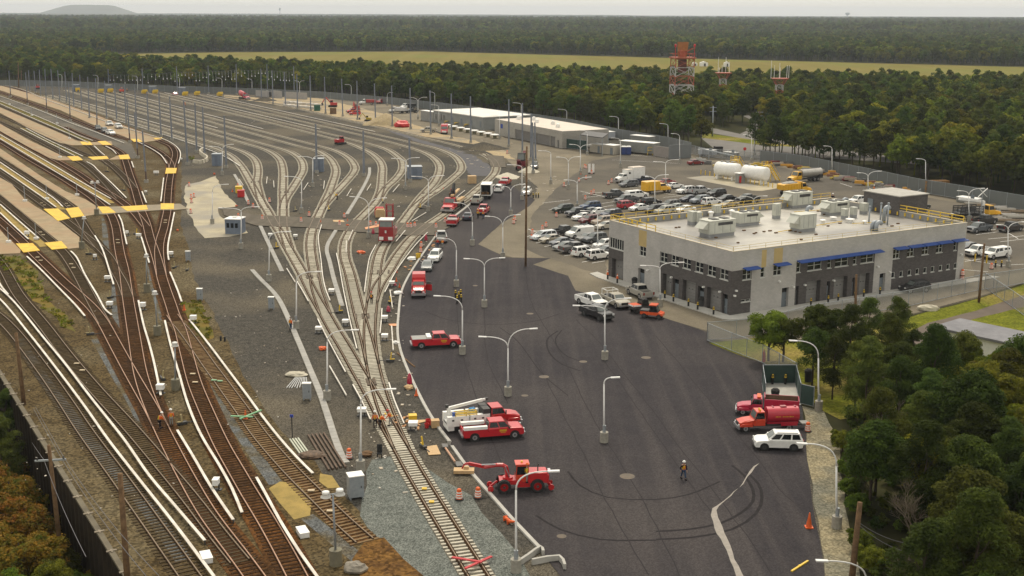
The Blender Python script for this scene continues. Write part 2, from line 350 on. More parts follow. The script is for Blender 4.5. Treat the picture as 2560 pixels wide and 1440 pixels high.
struct(sheet('weed_patch',[(450,762),(500,752),(520,800),(535,845),(500,860),(470,810)],.034,m_weeds,jit=.6))
struct(sheet('dry_sand',[(700,1205),(745,1210),(780,1250),(775,1290),(735,1300),(700,1260),(672,1222)],.05,m_dry,jit=.3))
struct(sheet('dry_sand',[(800,1185),(830,1190),(850,1220),(820,1222),(798,1205)],.05,m_dry,jit=.3))
struct(sheet('rusty_ballast',[(915,1350),(960,1345),(1010,1400),(1070,1450),(1150,1560),(960,1560),(880,1400)],.05,m_rust,jit=.4))
struct(sheet('side_road',[(1745,318),(1790,322),(1850,335),(1880,320),(1878,300),(1858,290),(1872,288),(1895,310),(1892,332),(1960,352),(2080,372),(2300,400),(2300,412),(2080,396),(1960,388),(1900,396),(1800,384),(1752,345),(1752,338),(1820,352),(1940,368),(1960,362),(1850,345),(1748,328)],.03,m_road))
struct(sheet('grass_median',[(1755,332),(1800,338),(1900,352),(1990,364),(1990,368),(1900,362),(1800,350),(1755,345)],.036,m_grass))
struct(sheet('asphalt_lane',[(0,240),(150,292),(290,342),(330,360),(345,395),(330,397),(260,357),(200,334),(0,251)],.036,m_lot,jit=.2))
struct(sheet('dark_service_patch',[(900,300),(1060,352),(1180,385),(1225,415),(1230,440),(1180,440),(1160,420),(1120,385),(1060,362)],.03,gm('slate_patch',(.12,.118,.125),(.10,.098,.105),rough=1,scale=.5),jit=.4))
# sandy platforms between the old tracks
PL=[[(-60,345),(-60,368),(0,392),(86,447),(141,482),(194,517),(212,542),(245,537),(241,517),(214,500),(165,480),(100,440),(0,372)],
 [(-60,410),(0,445),(30,462),(62,500),(145,553),(199,595),(199,621),(170,624),(148,606),(82,553),(0,486),(-60,440)],
 [(-60,540),(0,576),(14,592),(40,615),(52,627),(50,635),(0,637),(-60,630)],
 [(-60,288),(0,310),(70,350),(156,391),(172,394),(200,394),(210,402),(325,399),(322,389),(294,390),(272,400),(146,402),(125,396),(70,367),(0,328),(-60,300)],
 [(-60,250),(0,269),(100,312),(165,340),(190,352),(222,357),(278,354),(282,363),(180,364),(150,358),(100,336),(0,283),(-60,262)],
 [(-60,196),(0,214),(120,246),(250,292),(330,322),(400,346),(404,350),(357,357),(338,354),(310,342),(240,316),(150,276),(0,226),(-60,206)]]
for p in PL: struct(sheet('platform',p,.16,m_plat,jit=.05,thick=.2))
# strip of dry grass between the paired tracks
for p in [[(0,405),(137,500),(157,516),(165,524),(147,524),(116,500),(0,419)],[(0,510),(97,595),(130,615),(100,618),(71,597),(0,531)],[(0,336),(277,496),(290,508),(275,508),(257,499),(0,346)],[(0,252),(200,337),(232,351),(221,356),(175,335),(0,259)],[(65,320),(120,350),(207,390),(187,389),(51,320)]]:
    struct(sheet('dry_grass_strip',p,.04,m_dry if p[0][1]>300 and p[0][0]==0 else m_weeds,jit=.2))
# hills on the horizon, landfill mound
hb=MB(); D=9200
X0=(125-1280)/FPX*D; X1=(372-1280)/FPX*D; n=40
prof=[0,.25,.5,.72,.88,.97,1,1,1,.98,.98,.97,.9,.7,.45,.22,0]
for i,pz in enumerate(prof):
    for j,k in enumerate((0,.7,1,.7,0)):
        hb.v.append((X0+(X1-X0)*i/(len(prof)-1),D-300+150*j,78*pz*k))
for i in range(len(prof)-1):
    for j in range(4): a=i*5+j; hb.f.append((a,a+5,a+6,a+1)); hb.m.append(0)
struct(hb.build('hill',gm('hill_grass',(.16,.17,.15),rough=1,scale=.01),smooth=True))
# painted parking lines
pl=MB()
def pline(a,b,wd=.11,z=.048):
    A=G(*a);B=G(*b); d=(B-A).normalized(); n=Vector((-d.y,d.x,0))*wd/2
    pl.quad(*[(q.x,q.y,z) for q in (A-n,B-n,B+n,A+n)])
for a,b in [((1356,508),(1425,500)),((1372,525),(1400,521)),((1505,509),(1540,504)),((1508,518),(1535,513)),((1470,540),(1500,536)),((1480,552),(1530,545)),((1450,478),(1530,497)),((1456,486),(1505,481)),((1460,494),(1510,489)),((1382,527),(1400,524)),((1320,573),(1345,582)),((1318,592),(1345,585)),((1330,578),(1395,574)),((1340,608),(1360,605)),((1361,617),(1378,614)),((1455,656),(1480,651)),((1480,658),(1512,653)),((1410,640),(1440,636)),((1658,494),(1705,490)),((1660,484),(1720,492)),((1662,503),(1690,500)),((1574,470),(1610,466)),
 ((2434,580),(2500,572)),((2440,587),(2520,577)),((2470,598),(2560,590)),((2500,605),(2560,598)),((2410,648),(2500,664)),((2500,664),(2560,661)),((2505,574),(2545,597)),((2412,654),(2500,640)),((2380,672),(2470,680)),((1575,388),(1690,396)),((1530,400),(1700,409)),((1500,378),(1600,388)),((2100,458),(2130,468)),((2170,470),(2250,500))]: pline(a,b,.14)
pl.build('parking_lines',M['white']); struct(bpy.data.objects['parking_lines'])
# tyre skid arcs and cracks: rubber marks on the new asphalt
sk=MB(); m_skid=gm('tyre_marks',(.022,.020,.021),(.030,.027,.029),rough=.95,scale=2)
for pts,wdt in [([(1395,828),(1371,845),(1367,862),(1377,888),(1405,912),(1450,928)],.22),([(1405,826),(1389,848),(1396,872),(1420,893),(1455,905)],.18),
 ([(1640,1330),(1720,1325),(1800,1310),(1855,1282),(1882,1255),(1882,1225),(1860,1190),(1830,1165)],.3),([(1640,1350),(1730,1345),(1830,1325),(1890,1285),(1905,1245),(1895,1210),(1865,1180)],.3),
 ([(1420,1180),(1450,1215),(1520,1245),(1640,1250),(1720,1238),(1800,1205)],.22),([(1340,1290),(1400,1325),(1500,1350),(1640,1352)],.25),([(1065,780),(1120,800),(1220,812),(1330,805),(1400,785)],.15),([(1250,820),(1290,850),(1360,940),(1420,990)],.12)]:
    P=catmull([G(*p) for p in pts],1.5); strip(sk,P,wdt,.056)
struct(sk.build('skid_marks',m_skid))
cr=MB(); m_seam=gm('asphalt_seam',(.034,.031,.033),rough=.9,scale=1)
for pts in [[(1313,668),(1330,760),(1400,880),(1490,1060),(1600,1240),(1700,1440)],[(1140,720),(1150,860),(1180,960),(1260,1180)],[(1210,775),(1220,900),(1270,1010)],[(1512,905),(1650,1100),(1790,1300)],[(1640,840),(1780,1010),(1880,1130),(1985,1260),(2030,1275)],[(1440,800),(1500,860),(1700,1120),(1880,1360),(1930,1440)],[(1340,900),(1460,1140),(1540,1300),(1620,1440)]]:
    P=smoothpath(catmull([G(*p) for p in pts],2),2); P=[p+Vector((random.uniform(-.08,.08),0,0)) for p in P]; strip(cr,P,.10,.0575)
struct(cr.build('asphalt_seams',m_seam))
slurry=[(1912,1150),(1893,1165),(1868,1190),(1842,1222),(1800,1265),(1788,1275),(1802,1330),(1818,1370),(1842,1440),(1862,1440),(1832,1380),(1812,1330),(1797,1280),(1815,1262),(1850,1220),(1875,1192),(1900,1168)]
struct(sheet('dried_slurry_trail',[(1912,1150),(1884,1167),(1866,1192),(1856,1210),(1825,1240),(1793,1265),(1781,1272),(1777,1290),(1786,1322),(1808,1362),(1826,1405),(1843,1450),(1863,1450),(1836,1400),(1820,1352),(1806,1318),(1795,1295),(1791,1277),(1797,1267),(1828,1241),(1858,1212),(1868,1194),(1887,1170)],.062,gm('slurry',(.34,.31,.28),(.27,.25,.225),rough=.9,scale=2),jit=.08,step=1))
mb=MB()
for p in [[(240,847),(265,890),(300,952),(332,1002),(360,1065)],[(47,847),(95,927),(140,990),(190,1055),(212,1090),(287,1175),(375,1280),(462,1405)],[(290,700),(292,780),(300,830),(312,868)],[(372,600),(380,680),(398,760),(412,800)],[(512,947),(550,1015),(600,1080),(640,1140),(690,1210)],[(765,1290),(835,1347),(900,1400),(960,1455)],[(262,540),(266,600),(270,640)],[(560,1290),(600,1380),(630,1440)]]:
    strip(mb,smoothpath(catmull([G(*q) for q in p],2),2),1.3,.0255)
struct(mb.build('drain_gravel',gm('drain_gravel',(.135,.14,.14),(.085,.09,.09),rough=1,scale=.6,detail=8,c3=(.10,.08,.045),scale3=.25,fine=(8,.6,1.4))))
mh=MB()
for px,py,r in [(1360,943,.6),(1568,1192,.7),(1458,905,.5),(1312,990,.4),(1404,1342,.4),(1615,895,.6),(1325,785,.5),(1188,715,.4)]:
    g=G(px,py); mh.cyl(g.x,g.y,.02,.06,r,20)
struct(mh.build('utility_covers',gm('cover_iron',(.13,.10,.07),(.09,.075,.06),scale=2)))
# =============== railway tracks ===============
def track(pts,style,label,group,hide=None,bed=True,far=False,world_step=1.0,ties=True):
    P=smoothpath(catmull([G(*p) for p in pts],1.5),4)
    t=thing('railway_track',(0,0,0),0,label,'railway track',group)
    ri=M['rail'] if style=='old' else M['railn']
    for s in(-1,1):
        mb=MB(); strip(mb,offset(P,s*.7525),.085,.235,h=.15); mb.build('rail',ri,t)
        mb=MB(); strip(mb,offset(P,s*.7525),.36 if style=='new' else .18,.155,h=.04); mb.build('rail_foot',M['tie_old'],t)  # new tracks: dark foot widened to paint in the bed shade beside rails
    if bed and style!='main':
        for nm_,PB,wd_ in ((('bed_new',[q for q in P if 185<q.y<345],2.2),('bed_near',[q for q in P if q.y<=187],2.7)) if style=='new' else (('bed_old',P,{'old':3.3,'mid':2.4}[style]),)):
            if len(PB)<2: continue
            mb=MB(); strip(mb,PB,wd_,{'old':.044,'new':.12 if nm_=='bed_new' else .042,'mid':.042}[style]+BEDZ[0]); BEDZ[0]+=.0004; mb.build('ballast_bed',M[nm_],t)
    if ties:
        mb=MB(); acc=0;last=P[0]; rd=random.Random(int(pts[0][0]))
        sp=.62 if style!='new' else .61
        for i in range(1,len(P)):
            seg=(P[i]-P[i-1]); L=seg.length; d=seg.normalized(); a=math.atan2(d.y,d.x)
            while acc<L:
                c=P[i-1]+d*acc; acc+=sp
                ln=2.6+rd.uniform(-.08,.08)
                mb.box(c.x,c.y,.045+rd.uniform(-.02,.012)+ (0.03 if style in('new','mid') else 0),.24,ln,.10,a+rd.uniform(-.02,.02))
            acc-=L
        mb.build('sleepers',M[{'old':'tie_old','new':'tie_new','mid':'tie_mid','main':'tie_main'}[style]],t)['kind']='stuff'
    return P
BEDZ=[0]
NEW='new yard tracks fanning out from the switches'
OLD='old rusty electrified tracks'
def line(a,b,n=6): return [(a[0]+(b[0]-a[0])*i/n,a[1]+(b[1]-a[1])*i/n) for i in range(n+1)]
TR={}
T=[('A','new','new track running from the bottom up the left trunk to the first fan pair',[(1240,1515),(1193,1440),(1122,1325),(1067,1235),(1034,1180),(1004,1125),(971,1070),(942,1012),(916,965),(887,915),(866,877),(837,830),(814,789),(797,760),(780,730),(762,694),(754,680),(734,645),(723,626),(712,607),(700,582),(688,564),(680,550),(664,520),(649,497),(626,455),(601,414),(580,392),(563,382),(535,371),(505,362),(400,328),(280,291),(110,240)]),
('A1a2','new','short new track curving from the leftmost twin-track split to the left',[(662,522),(654,505),(647,480),(642,455),(645,435),(644,416),(638,401),(625,389),(606,379),(584,371),(559,364),(280,283),(125,238)]),
('A1b1','new','new track of the second fan pair, the straighter left one',[(723,626),(718,607),(710,582),(708,564),(708,540),(708,520),(708,504),(707,480),(708,435),(706,416),(701,401),(692,391),(674,379),(648,369),(616,360),(165,226)]),
('A1b2','new','new track of the second fan pair, the right one bending like a hook',[(708,522),(710,508),(716,494),(726,480),(747,447),(757,429),(758,416),(753,401),(743,391),(727,381),(698,371),(665,362),(195,227)]),
('A2','new','new track rising from the left trunk to the third fan pair, its left branch',[(814,789),(804,760),(793,730),(786,694),(785,680),(779,645),(776,607),(781,576),(789,557),(794,545),(806,520),(812,505),(822,485),(831,460),(839,435),(839,422),(834,410),(825,397),(809,385),(790,376),(750,367),(725,360),(253,230)]),
('A2b','new','new track of the third fan pair, the right hook-shaped one',[(800,530),(812,512),(837,485),(855,466),(872,447),(882,435),(888,422),(884,410),(874,397),(856,385),(836,376),(806,367),(765,357),(277,229)]),
('B','new','middle new track climbing past the red rail crane to the fourth fan pair',[(1004,1125),(980,1070),(958,1012),(944,965),(932,915),(925,860),(924,820),(926,799),(930,760),(936,717),(940,680),(946,645),(956,620),(968,603),(985,582),(1006,557),(1025,532),(1040,510),(1063,482),(1084,460),(1095,441),(1100,422),(1097,410),(1086,397),(1068,385),(1046,376),(1024,369),(985,358),(464,237)]),
('C','new','new track left of the concrete trough, leading to the middle fan pair',[(932,915),(925,885),(914,840),(902,799),(892,760),(882,717),(873,680),(862,645),(863,607),(874,582),(890,557),(903,545),(927,520),(938,508),(949,485),(953,469),(955,442),(956,419),(951,405),(939,392),(924,381),(905,372),(877,360),(362,231)]),
('C2','new','new track of the middle fan pair, its right hook-shaped branch',[(930,518),(944,503),(954,485),(966,469),(977,460),(995,442),(1006,425),(1007,415),(1004,401),(991,389),(972,376),(949,367),(924,360),(389,231)]),
('D2','new','second long new track from the right in the curved yard',[(1021,535),(1040,515),(1064,495),(1086,482),(1116,460),(1138,441),(1151,429),(1154,416),(1149,404),(1137,391),(1114,379),(1084,369),(1050,361),(494,236)]),
('E','new','outermost right new track curving round beside the sandy strip',[(930,760),(940,728),(952,705),(969,682),(991,645),(1009,620),(1030,595),(1048,580),(1079,557),(1105,540),(1140,515),(1166,497),(1195,472),(1217,454),(1236,435),(1241,420),(1239,410),(1227,397),(1215,389),(1191,379),(1163,370),(1131,361),(860,299),(660,254),(560,241)]),
('S','old','dark old track ending at the bottom beside the long white cover board',[(431,790),(447,815),(465,880),(488,965),(513,1025),(537,1080),(561,1130),(582,1165),(625,1240),(666,1305),(740,1440),(775,1510)]),
('X','mid','brown tie track with a green cross lying on it that ends beside the round lamp',[(441,806),(458,825),(475,848),(497,878),(522,915),(550,952),(577,990),(614,1040),(648,1090),(685,1133),(727,1180),(765,1218),(804,1255),(845,1297),(882,1330),(912,1356)]),
('R','old','old track coming from the upper left through the crossings to the main junction',[(160,318),(210,340),(250,355),(284,372),(300,382),(310,394),(316,410),(325,439),(337,474),(348,512),(356,534),(366,560),(376,600),(385,625),(393,650),(399,672),(405,697),(417,735),(430,772),(437,796),(447,815)]),
('O1','old','outermost right old track, bending sharply at the top middle yellow panel',[(-60,192),(16,215),(120,250),(230,287),(320,321),(380,343),(401,354),(425,364),(435,375),(438,386),(436,399),(431,415),(427,435),(424,452),(421,477),(419,502),(418,531),(414,550),(409,575),(402,597),(398,620),(398,640),(401,668),(404,690)]),
('O2','old','old track joining the sharp right-hand bend from the left',[(-60,212),(0,231),(87,262),(175,296),(237,321),(300,344),(342,353),(360,361),(377,369),(400,382),(415,394),(424,404),(429,416),(429,430)]),
('Pt','old','old track running down between the white boards into the bottom junction',[(-60,320),(0,354),(70,397),(144,440),(200,475),(231,496),(254,516),(275,535),(289,567),(296,611),(301,640),(310,677),(317,727),(321,755),(330,810),(336,847),(352,940),(372,1002),(390,1045),(406,1080),(436,1140),(466,1197),(523,1295),(580,1370),(625,1430),(680,1510)]),
('Q','old','old track from the bottom yellow panels down to the left junction',[(-60,505),(0,554),(61,611),(81,632),(101,651),(156,704),(197,740),(237,779),(262,815),(286,860),(327,935),(351,977),(380,1027),(400,1068)]),
('K2','old','old track crossing the right bottom yellow panel',[(-60,452),(0,496),(71,556),(134,609),(151,626),(164,640),(194,686),(221,737),(242,776),(262,812)]),
('K3','old','old track through the left middle yellow panel',[(-60,395),(0,434),(71,485),(125,524),(162,552),(200,582),(225,602),(256,627),(277,652),(289,680),(306,709),(319,744)]),
('K4','old','old track through the right middle yellow panel joining its left neighbour',[(-60,357),(0,395),(67,440),(126,481),(180,522),(197,547),(225,592),(252,624)]),
('K6','old','old track between the sandy platform and the long crossing panels',[(-60,290),(0,325),(75,367),(144,404),(200,437),(240,465),(277,487),(297,500),(332,529),(365,568)]),
('K7','old','old track left of the paired boards at the third crossing',[(-60,280),(35,322),(110,360),(175,394),(202,406),(237,432),(275,470),(300,498)]),
('K8','old','old track right of the paired boards at the third crossing',[(-60,265),(20,297),(87,327),(150,357),(200,381),(244,397),(262,403),(306,439),(334,472)]),
('K9','old','old track left of the green strip near the fourth crossing',[(-60,240),(0,266),(80,301),(162,336),(212,359),(230,371),(247,387),(275,413)]),
('M1','old','leftmost main line track along the retaining wall',[(-70,745),(14,810),(99,915),(169,1015),(212,1080),(300,1200),(400,1340),(471,1440),(520,1510)]),
('M2','old','main line track right of the two long white boards',[(-60,600),(0,660),(47,740),(109,815),(166,890),(241,980),(290,1033),(333,1080),(397,1155),(476,1250),(552,1350),(600,1408)]),
('K0','old','old track at the left edge beside the lowest sandy platform',[(-60,472),(0,522),(30,550),(60,580),(95,612),(104,622)])]
for k,st,lab,pts in T[:-1]:
    if k in('M1','M2','K8','K9','K7','K3','K4','K2'): st='main'
    TR[k]=track(pts,st,lab,NEW if st=='new' else OLD)
# third-rail cover boards
def cover(pts,label,z=.42,w=None):
    w=w or (.14 if label.startswith('thin') else .25)
    P=catmull([G(*p,z) for p in pts],2.0)
    t=thing('third_rail_cover',(P[0].x,P[0].y,0),0,label,'cover board','white boards over the third rails')
    off=Vector((P[0].x,P[0].y,0)); Q=[p-off for p in P]
    mb=MB(); strip(mb,Q,w,z,h=.06); mb.build('board',M['cover'],t)
    mb=MB(); strip(mb,Q,.08,z-.10,h=.10)
    for i in range(0,len(Q),2): mb.box(Q[i].x,Q[i].y,z/2-.05,.10,.10,z-.1)
    mb.build('contact_rail',M['dark'],t)
CV=[([(-40,716),(0,747),(75,836),(150,932),(212,1015),(272,1100),(350,1200),(445,1320),(535,1440)],'longest white board, from the left edge to the bottom beside the leftmost main line'),
([(-40,690),(22,740),(112,847),(160,905),(225,990),(312,1100),(375,1190),(435,1260),(512,1350)],'second long white board ending just above the white track-side box at the bottom'),
([(-20,655),(0,710),(20,735)],'board at the left edge above the two long ones'),
([(67,640),(100,671),(150,722),(190,763),(212,789)],'board left of the first curve below the bottom yellow panels'),
([(177,627),(190,640),(212,685),(242,735),(265,775),(279,786)],'board curving right of the bottom right yellow panel'),
([(0,531),(35,564),(71,597)],'lower of the two boards ending at the bottom yellow panels'),
([(0,510),(50,554),(97,595)],'upper of the two boards ending at the bottom yellow panels'),
([(0,405),(70,452),(137,497),(157,516)],'upper board ending at the big middle yellow panels'),
([(0,419),(60,460),(116,499),(140,517)],'lower board ending at the big middle yellow panels'),
([(0,346),(86,397),(180,453),(257,499),(275,511)],'lower board ending right of the tall twin-head lamp'),
([(0,336),(120,405),(210,458),(277,496)],'upper board ending right of the tall twin-head lamp'),
([(65,320),(120,349),(165,370),(207,390)],'upper board running to the third crossing'),
([(51,320),(110,350),(187,389)],'lower board running to the third crossing'),
([(0,252),(125,304),(200,339),(232,351)],'right board beside the green strip at the upper left'),
([(0,259),(100,303),(175,335),(221,356)],'left board beside the green strip at the upper left'),
([(217,404),(232,412),(244,424),(280,458),(316,494)],'board falling away below the third crossing'),
([(235,364),(250,378),(262,388)],'short board left of the pair below the fourth crossing'),
([(264,365),(280,373),(291,384)],'short curved board below the right end of the fourth crossing'),
([(296,536),(304,552),(311,583),(317,610)],'curved board below the long middle crossing'),
([(329,403),(334,418)],'stubby board right of the third crossing'),
([(355,478),(366,506)],'short board left of the long middle crossing'),
([(353,591),(362,620),(373,656)],'board left of the red-brown junction'),
([(436,530),(428,570),(420,612),(420,635),(422,649)],'board right of the red-brown junction'),
([(409,444),(406,470),(402,503)],'board between the two small yellow panels'),
([(347,355),(365,364),(385,375),(402,387),(412,400),(417,408)],'board inside the sharp bend at the top middle'),
([(403,345),(420,352),(440,365),(450,378),(451,390),(446,408)],'board outside the sharp bend at the top middle'),
([(-40,205),(40,219),(120,250),(200,279),(300,315),(403,345)],'long far board beside the outermost old track'),
([(-40,228),(0,240),(90,272),(180,308),(240,330),(310,357)],'far board along the grey service lane'),
([(425,679),(436,705),(446,730),(454,753)],'board right of the track below the junction'),
([(346,750),(352,780),(360,815),(372,855),(385,905),(402,987)],'board between the two trunk tracks, ending near the white case'),
([(412,800),(420,835),(433,885),(448,935),(470,1010),(502,1085),(550,1165),(580,1220),(605,1280)],'long board passing behind the round-head lamp'),
([(473,798),(495,825),(530,870),(575,930),(620,990),(660,1045),(700,1095),(740,1140),(782,1182)],'long board along the right side of the brown tie track'),
([(443,1074),(480,1135),(530,1220),(583,1298)],'board at the bottom between the two dark trunk tracks'),
([(641,1192),(665,1235),(700,1300),(750,1380),(800,1450)],'board at the bottom left of the white track-side box'),
([(237,588),(255,620),(284,710)],'board right of the old switch with a yellow stand'),
([(841,632),(848,665),(857,715),(866,760),(877,810),(889,858),(892,870)],'thin board left of the middle new track'),
([(804,561),(796,590),(797,610),(802,645),(807,690),(814,722),(825,750)],'thin board right of the third fan branch'),
([(741,700),(757,727),(771,752)],'thin board left of the trunk above the switch'),
([(794,796),(816,840),(840,885),(864,929)],'thin board along the left side of the new trunk'),
([(882,960),(904,1000),(926,1047)],'thin board at the left of the workers on the trunk'),
([(940,611),(925,640),(918,675),(911,729)],'thin board left of the red rail crane track'),
([(1069,580),(1040,610),(1010,648),(987,682),(962,729)],'thin board at the right of the outer track above the switch'),
([(955,770),(953,800),(950,832)],'thin board beside the red bucket chair'),
([(972,955),(986,1000),(1010,1057)],'thin board right of the trunk near the bent-over workers'),
([(600,415),(575,398),(545,383),(500,366),(400,333),(285,298)],'board beside the first long yard track')]
for p,l in CV: cover(p,l)
# boards along the straight far tracks
for nm,a,b,off in [('A1a2',150,10,2.3),('A1b2',170,10,2.3),('A2b',170,10,2.3),('C2',150,10,2.3),('D2',150,10,2.3)]:
    P=TR[nm]; n=len(P); i0=int(n*.5); Q=offset(P[i0:n-6],off)
    t=thing('third_rail_cover',(0,0,0),0,{'A1a2':'far thin board beside the second long yard track from the left','A1b2':'far thin board beside the fourth long yard track from the left','A2b':'far thin board beside the sixth long yard track from the left','C2':'far thin board beside the eighth long yard track from the left','D2':'far thin board beside the tenth long yard track from the left'}[nm],'cover board','white boards over the third rails')
    mb=MB(); strip(mb,[Vector((q.x,q.y,.42)) for q in Q],.3,.42,h=.06); mb.build('board',M['cover'],t)
# yellow crossing panels
YP=[[(40,612),(82,611),(100,629),(59,634)],[(111,610),(154,606),(169,623),(130,627)],[(109,525),(145,524),(175,548),(145,555)],[(164,524),(196,520),(211,542),(179,547)],[(244,519),(271,519),(290,534),(257,536)],[(302,519),(366,515),(370,526),(318,530)],[(402,511),(435,511),(435,525),(402,526)],[(168,393),(195,392),(207,402),(182,404)],[(220,394),(267,392),(272,399),(232,401)],[(296,390),(321,388),(326,399),(301,400)],[(200,356),(225,356),(232,364),(207,364)],[(244,355),(264,354),(280,364),(257,364)],[(326,349),(346,349),(356,356),(335,356)],[(384,347),(405,345),(406,348),(389,350)],[(416,422),(442,422),(440,435),(413,436)]]
YL=['leftmost yellow crossing panel in the bottom row','right yellow crossing panel in the bottom row','largest yellow crossing panel, in the middle row','yellow crossing panel next to the largest one','yellow crossing panel below the tall twin-head lamp','long yellow crossing panel over two tracks right of the middle row','lone yellow crossing panel right of the middle row','left yellow panel of the third row','long middle yellow panel of the third row','right yellow panel of the third row','left yellow panel of the fourth row','right yellow panel of the fourth row','yellow panel beside the steel poles at the top','thin yellow panel on the outermost old track','small yellow panel just below the sharp bend']
for p,l in zip(YP,YL):
    o=sheet('crossing_panel',p,.25,M['yellow'],thick=.1); tag(o,l,'crossing panel','yellow rubber crossing panels')
# paved band linking the middle row, red-brown crossing road in the new yard
struct(sheet('crossing_band',[(240,520),(300,518),(366,515),(402,513),(450,511),(470,524),(435,527),(402,527),(300,534),(262,538),(245,538)],.20,gm('band_tan',(.30,.26,.19),(.24,.21,.16),rough=1,scale=.4),jit=.05,thick=.1))
struct(sheet('crossing_road',[(555,520),(640,540),(760,545),(900,552),(1020,560),(1085,560),(1130,545),(1160,548),(1090,590),(1020,590),(900,582),(760,570),(640,566),(560,540)],.205,gm('crossing_asph',(.145,.13,.105),(.115,.10,.082),rough=1,scale=.5,streak=(R(85),.8,(.09,.08,.065),.6)),jit=.12,thick=.12))
struct(sheet('crossing_road',[(1215,388),(1260,392),(1265,420),(1228,418)],.205,gm('crossing_asph',(.2,.18,.15)),jit=.12,thick=.12))
# concrete cable trough
def trough(pts,label,w=.72):
    P=catmull([G(*p) for p in pts],1.0); t=thing('cable_trough',(0,0,0),0,label,'cable trough','concrete cable troughs')
    mb=MB(); strip(mb,P,w,.16,h=.15); mb.build('trough_body',M['conc'],t)
    mb=MB(); L=offset(P,-w/2+.04); Q=offset(P,w/2-.04)
    for i in range(0,len(P)-1):
        a,b=i+.04,1
        d=(P[i+1]-P[i])*.04
        mb.quad(*[(v.x,v.y,.175) for v in (L[i]+d,Q[i]+d,Q[i+1]-d,L[i+1]-d)])
    mb.build('trough_lids',gm('trough_lid',(.40,.39,.365),(.31,.305,.29),rough=.9,scale=.45,detail=3),t)
trough([(586,437),(600,462),(620,505)],'grey cable trough beside the leftmost new track pair')
trough([(644,551),(655,575),(680,628),(705,680)],'grey cable trough right of the blue-grey guard booth')
trough([(630,676),(650,698),(680,728),(697,750),(722,800),(748,860),(775,925),(800,985),(822,1050),(838,1100),(858,1150),(866,1160)],'long grey cable trough running down the gravel to the tall signal cabinet')
trough([(924,420),(923,437),(911,464),(890,500),(867,537)],'grey cable trough between the middle fan pairs',.8)
trough([(847,565),(833,588),(820,611),(817,628),(824,655),(835,700),(845,733),(855,767)],'grey cable trough right of the third fan branch, ending at a track switch')
# kerb of the new asphalt
P=catmull([G(*p) for p in [(1236,462),(1172,514),(1139,540)]],1); 
kb=MB(); strip(kb,P,.5,.2,h=.2)
P2=catmull([G(*p) for p in [(1089,592),(1060,632),(1017,700),(1003,734),(997,780),(994,830),(997,859),(1005,890),(1025,940),(1064,1020),(1090,1062),(1125,1108)]],1); strip(kb,P2,.32,.2,h=.2)
P3=catmull([G(*p) for p in [(1130,1118),(1175,1180),(1230,1243),(1280,1300),(1352,1376)]],1); strip(kb,P3,.32,.2,h=.2)
struct(kb.build('kerb',M['conc_l']))
# concrete headwalls at the kerb
for pts,l in [([(1118,1113),(1127,1113)],'short concrete headwall where the kerb jogs'),([(1292,1418),(1322,1398),(1352,1378),(1358,1390)],'angled concrete wing wall at the bottom of the kerb'),([(1330,1412),(1398,1402),(1412,1425)],'low concrete wall at the bottom edge')]:
    mb=MB(); P=catmull([G(*p) for p in pts],.8); strip(mb,P,.22,.5,h=.5); tag(mb.build('concrete_wall',M['conc_l']),l,'wall')
# =============== retaining wall ===============
m_sheetpile=gm('sheet_pile',(.034,.026,.017),(.018,.014,.010),rough=.9,scale=.8,detail=6)
t=thing('retaining_wall',(0,0,0),0,'long dark corrugated retaining wall with concrete cap along the leftmost main line','wall')
mb=MB(); a=W0-wd*170; L=300.0; n=int(L/.45)
vs=[];
for i in range(n+1):
    p=a+wd*(i*.45)+WN*(.18 if (i//2)%2 else -.0)
    vs+= [(p.x,p.y,.25),(p.x,p.y,-7.1)]
mb.add(vs,[(2*i,2*i+1,2*i+3,2*i+2) for i in range(n)]); mb.build('sheet_piling',m_sheetpile,t)
mb=MB(); q=a+wd*L; strip(mb,[a+Vector((0,0,0)),q],.45,.36,h=.2); mb.build('cap',gm('wall_cap',(.17,.15,.11),(.12,.105,.08),rough=.9,scale=.8),t)
mb=MB()
for i in range(0,100):
    p=a+wd*(i*4.2+1); ang=math.atan2(wd.y,wd.x); mb.box(p.x,p.y,.40,.2,.8,.08,ang); mb.box(p.x,p.y,.39,.6,.14,.08,ang)
mb.build('cap_bracket',gm('wall_cap2',(.24,.20,.145)),t)['kind']='stuff'
# =============== main building ===============
B0=G(1825,791); B1=G(1517,692); B2=G(2411,700)
u1=(B1-B0); v1=(B2-B0); Lu=u1.length; Lv=v1.length; u1.normalize(); v1.normalize()
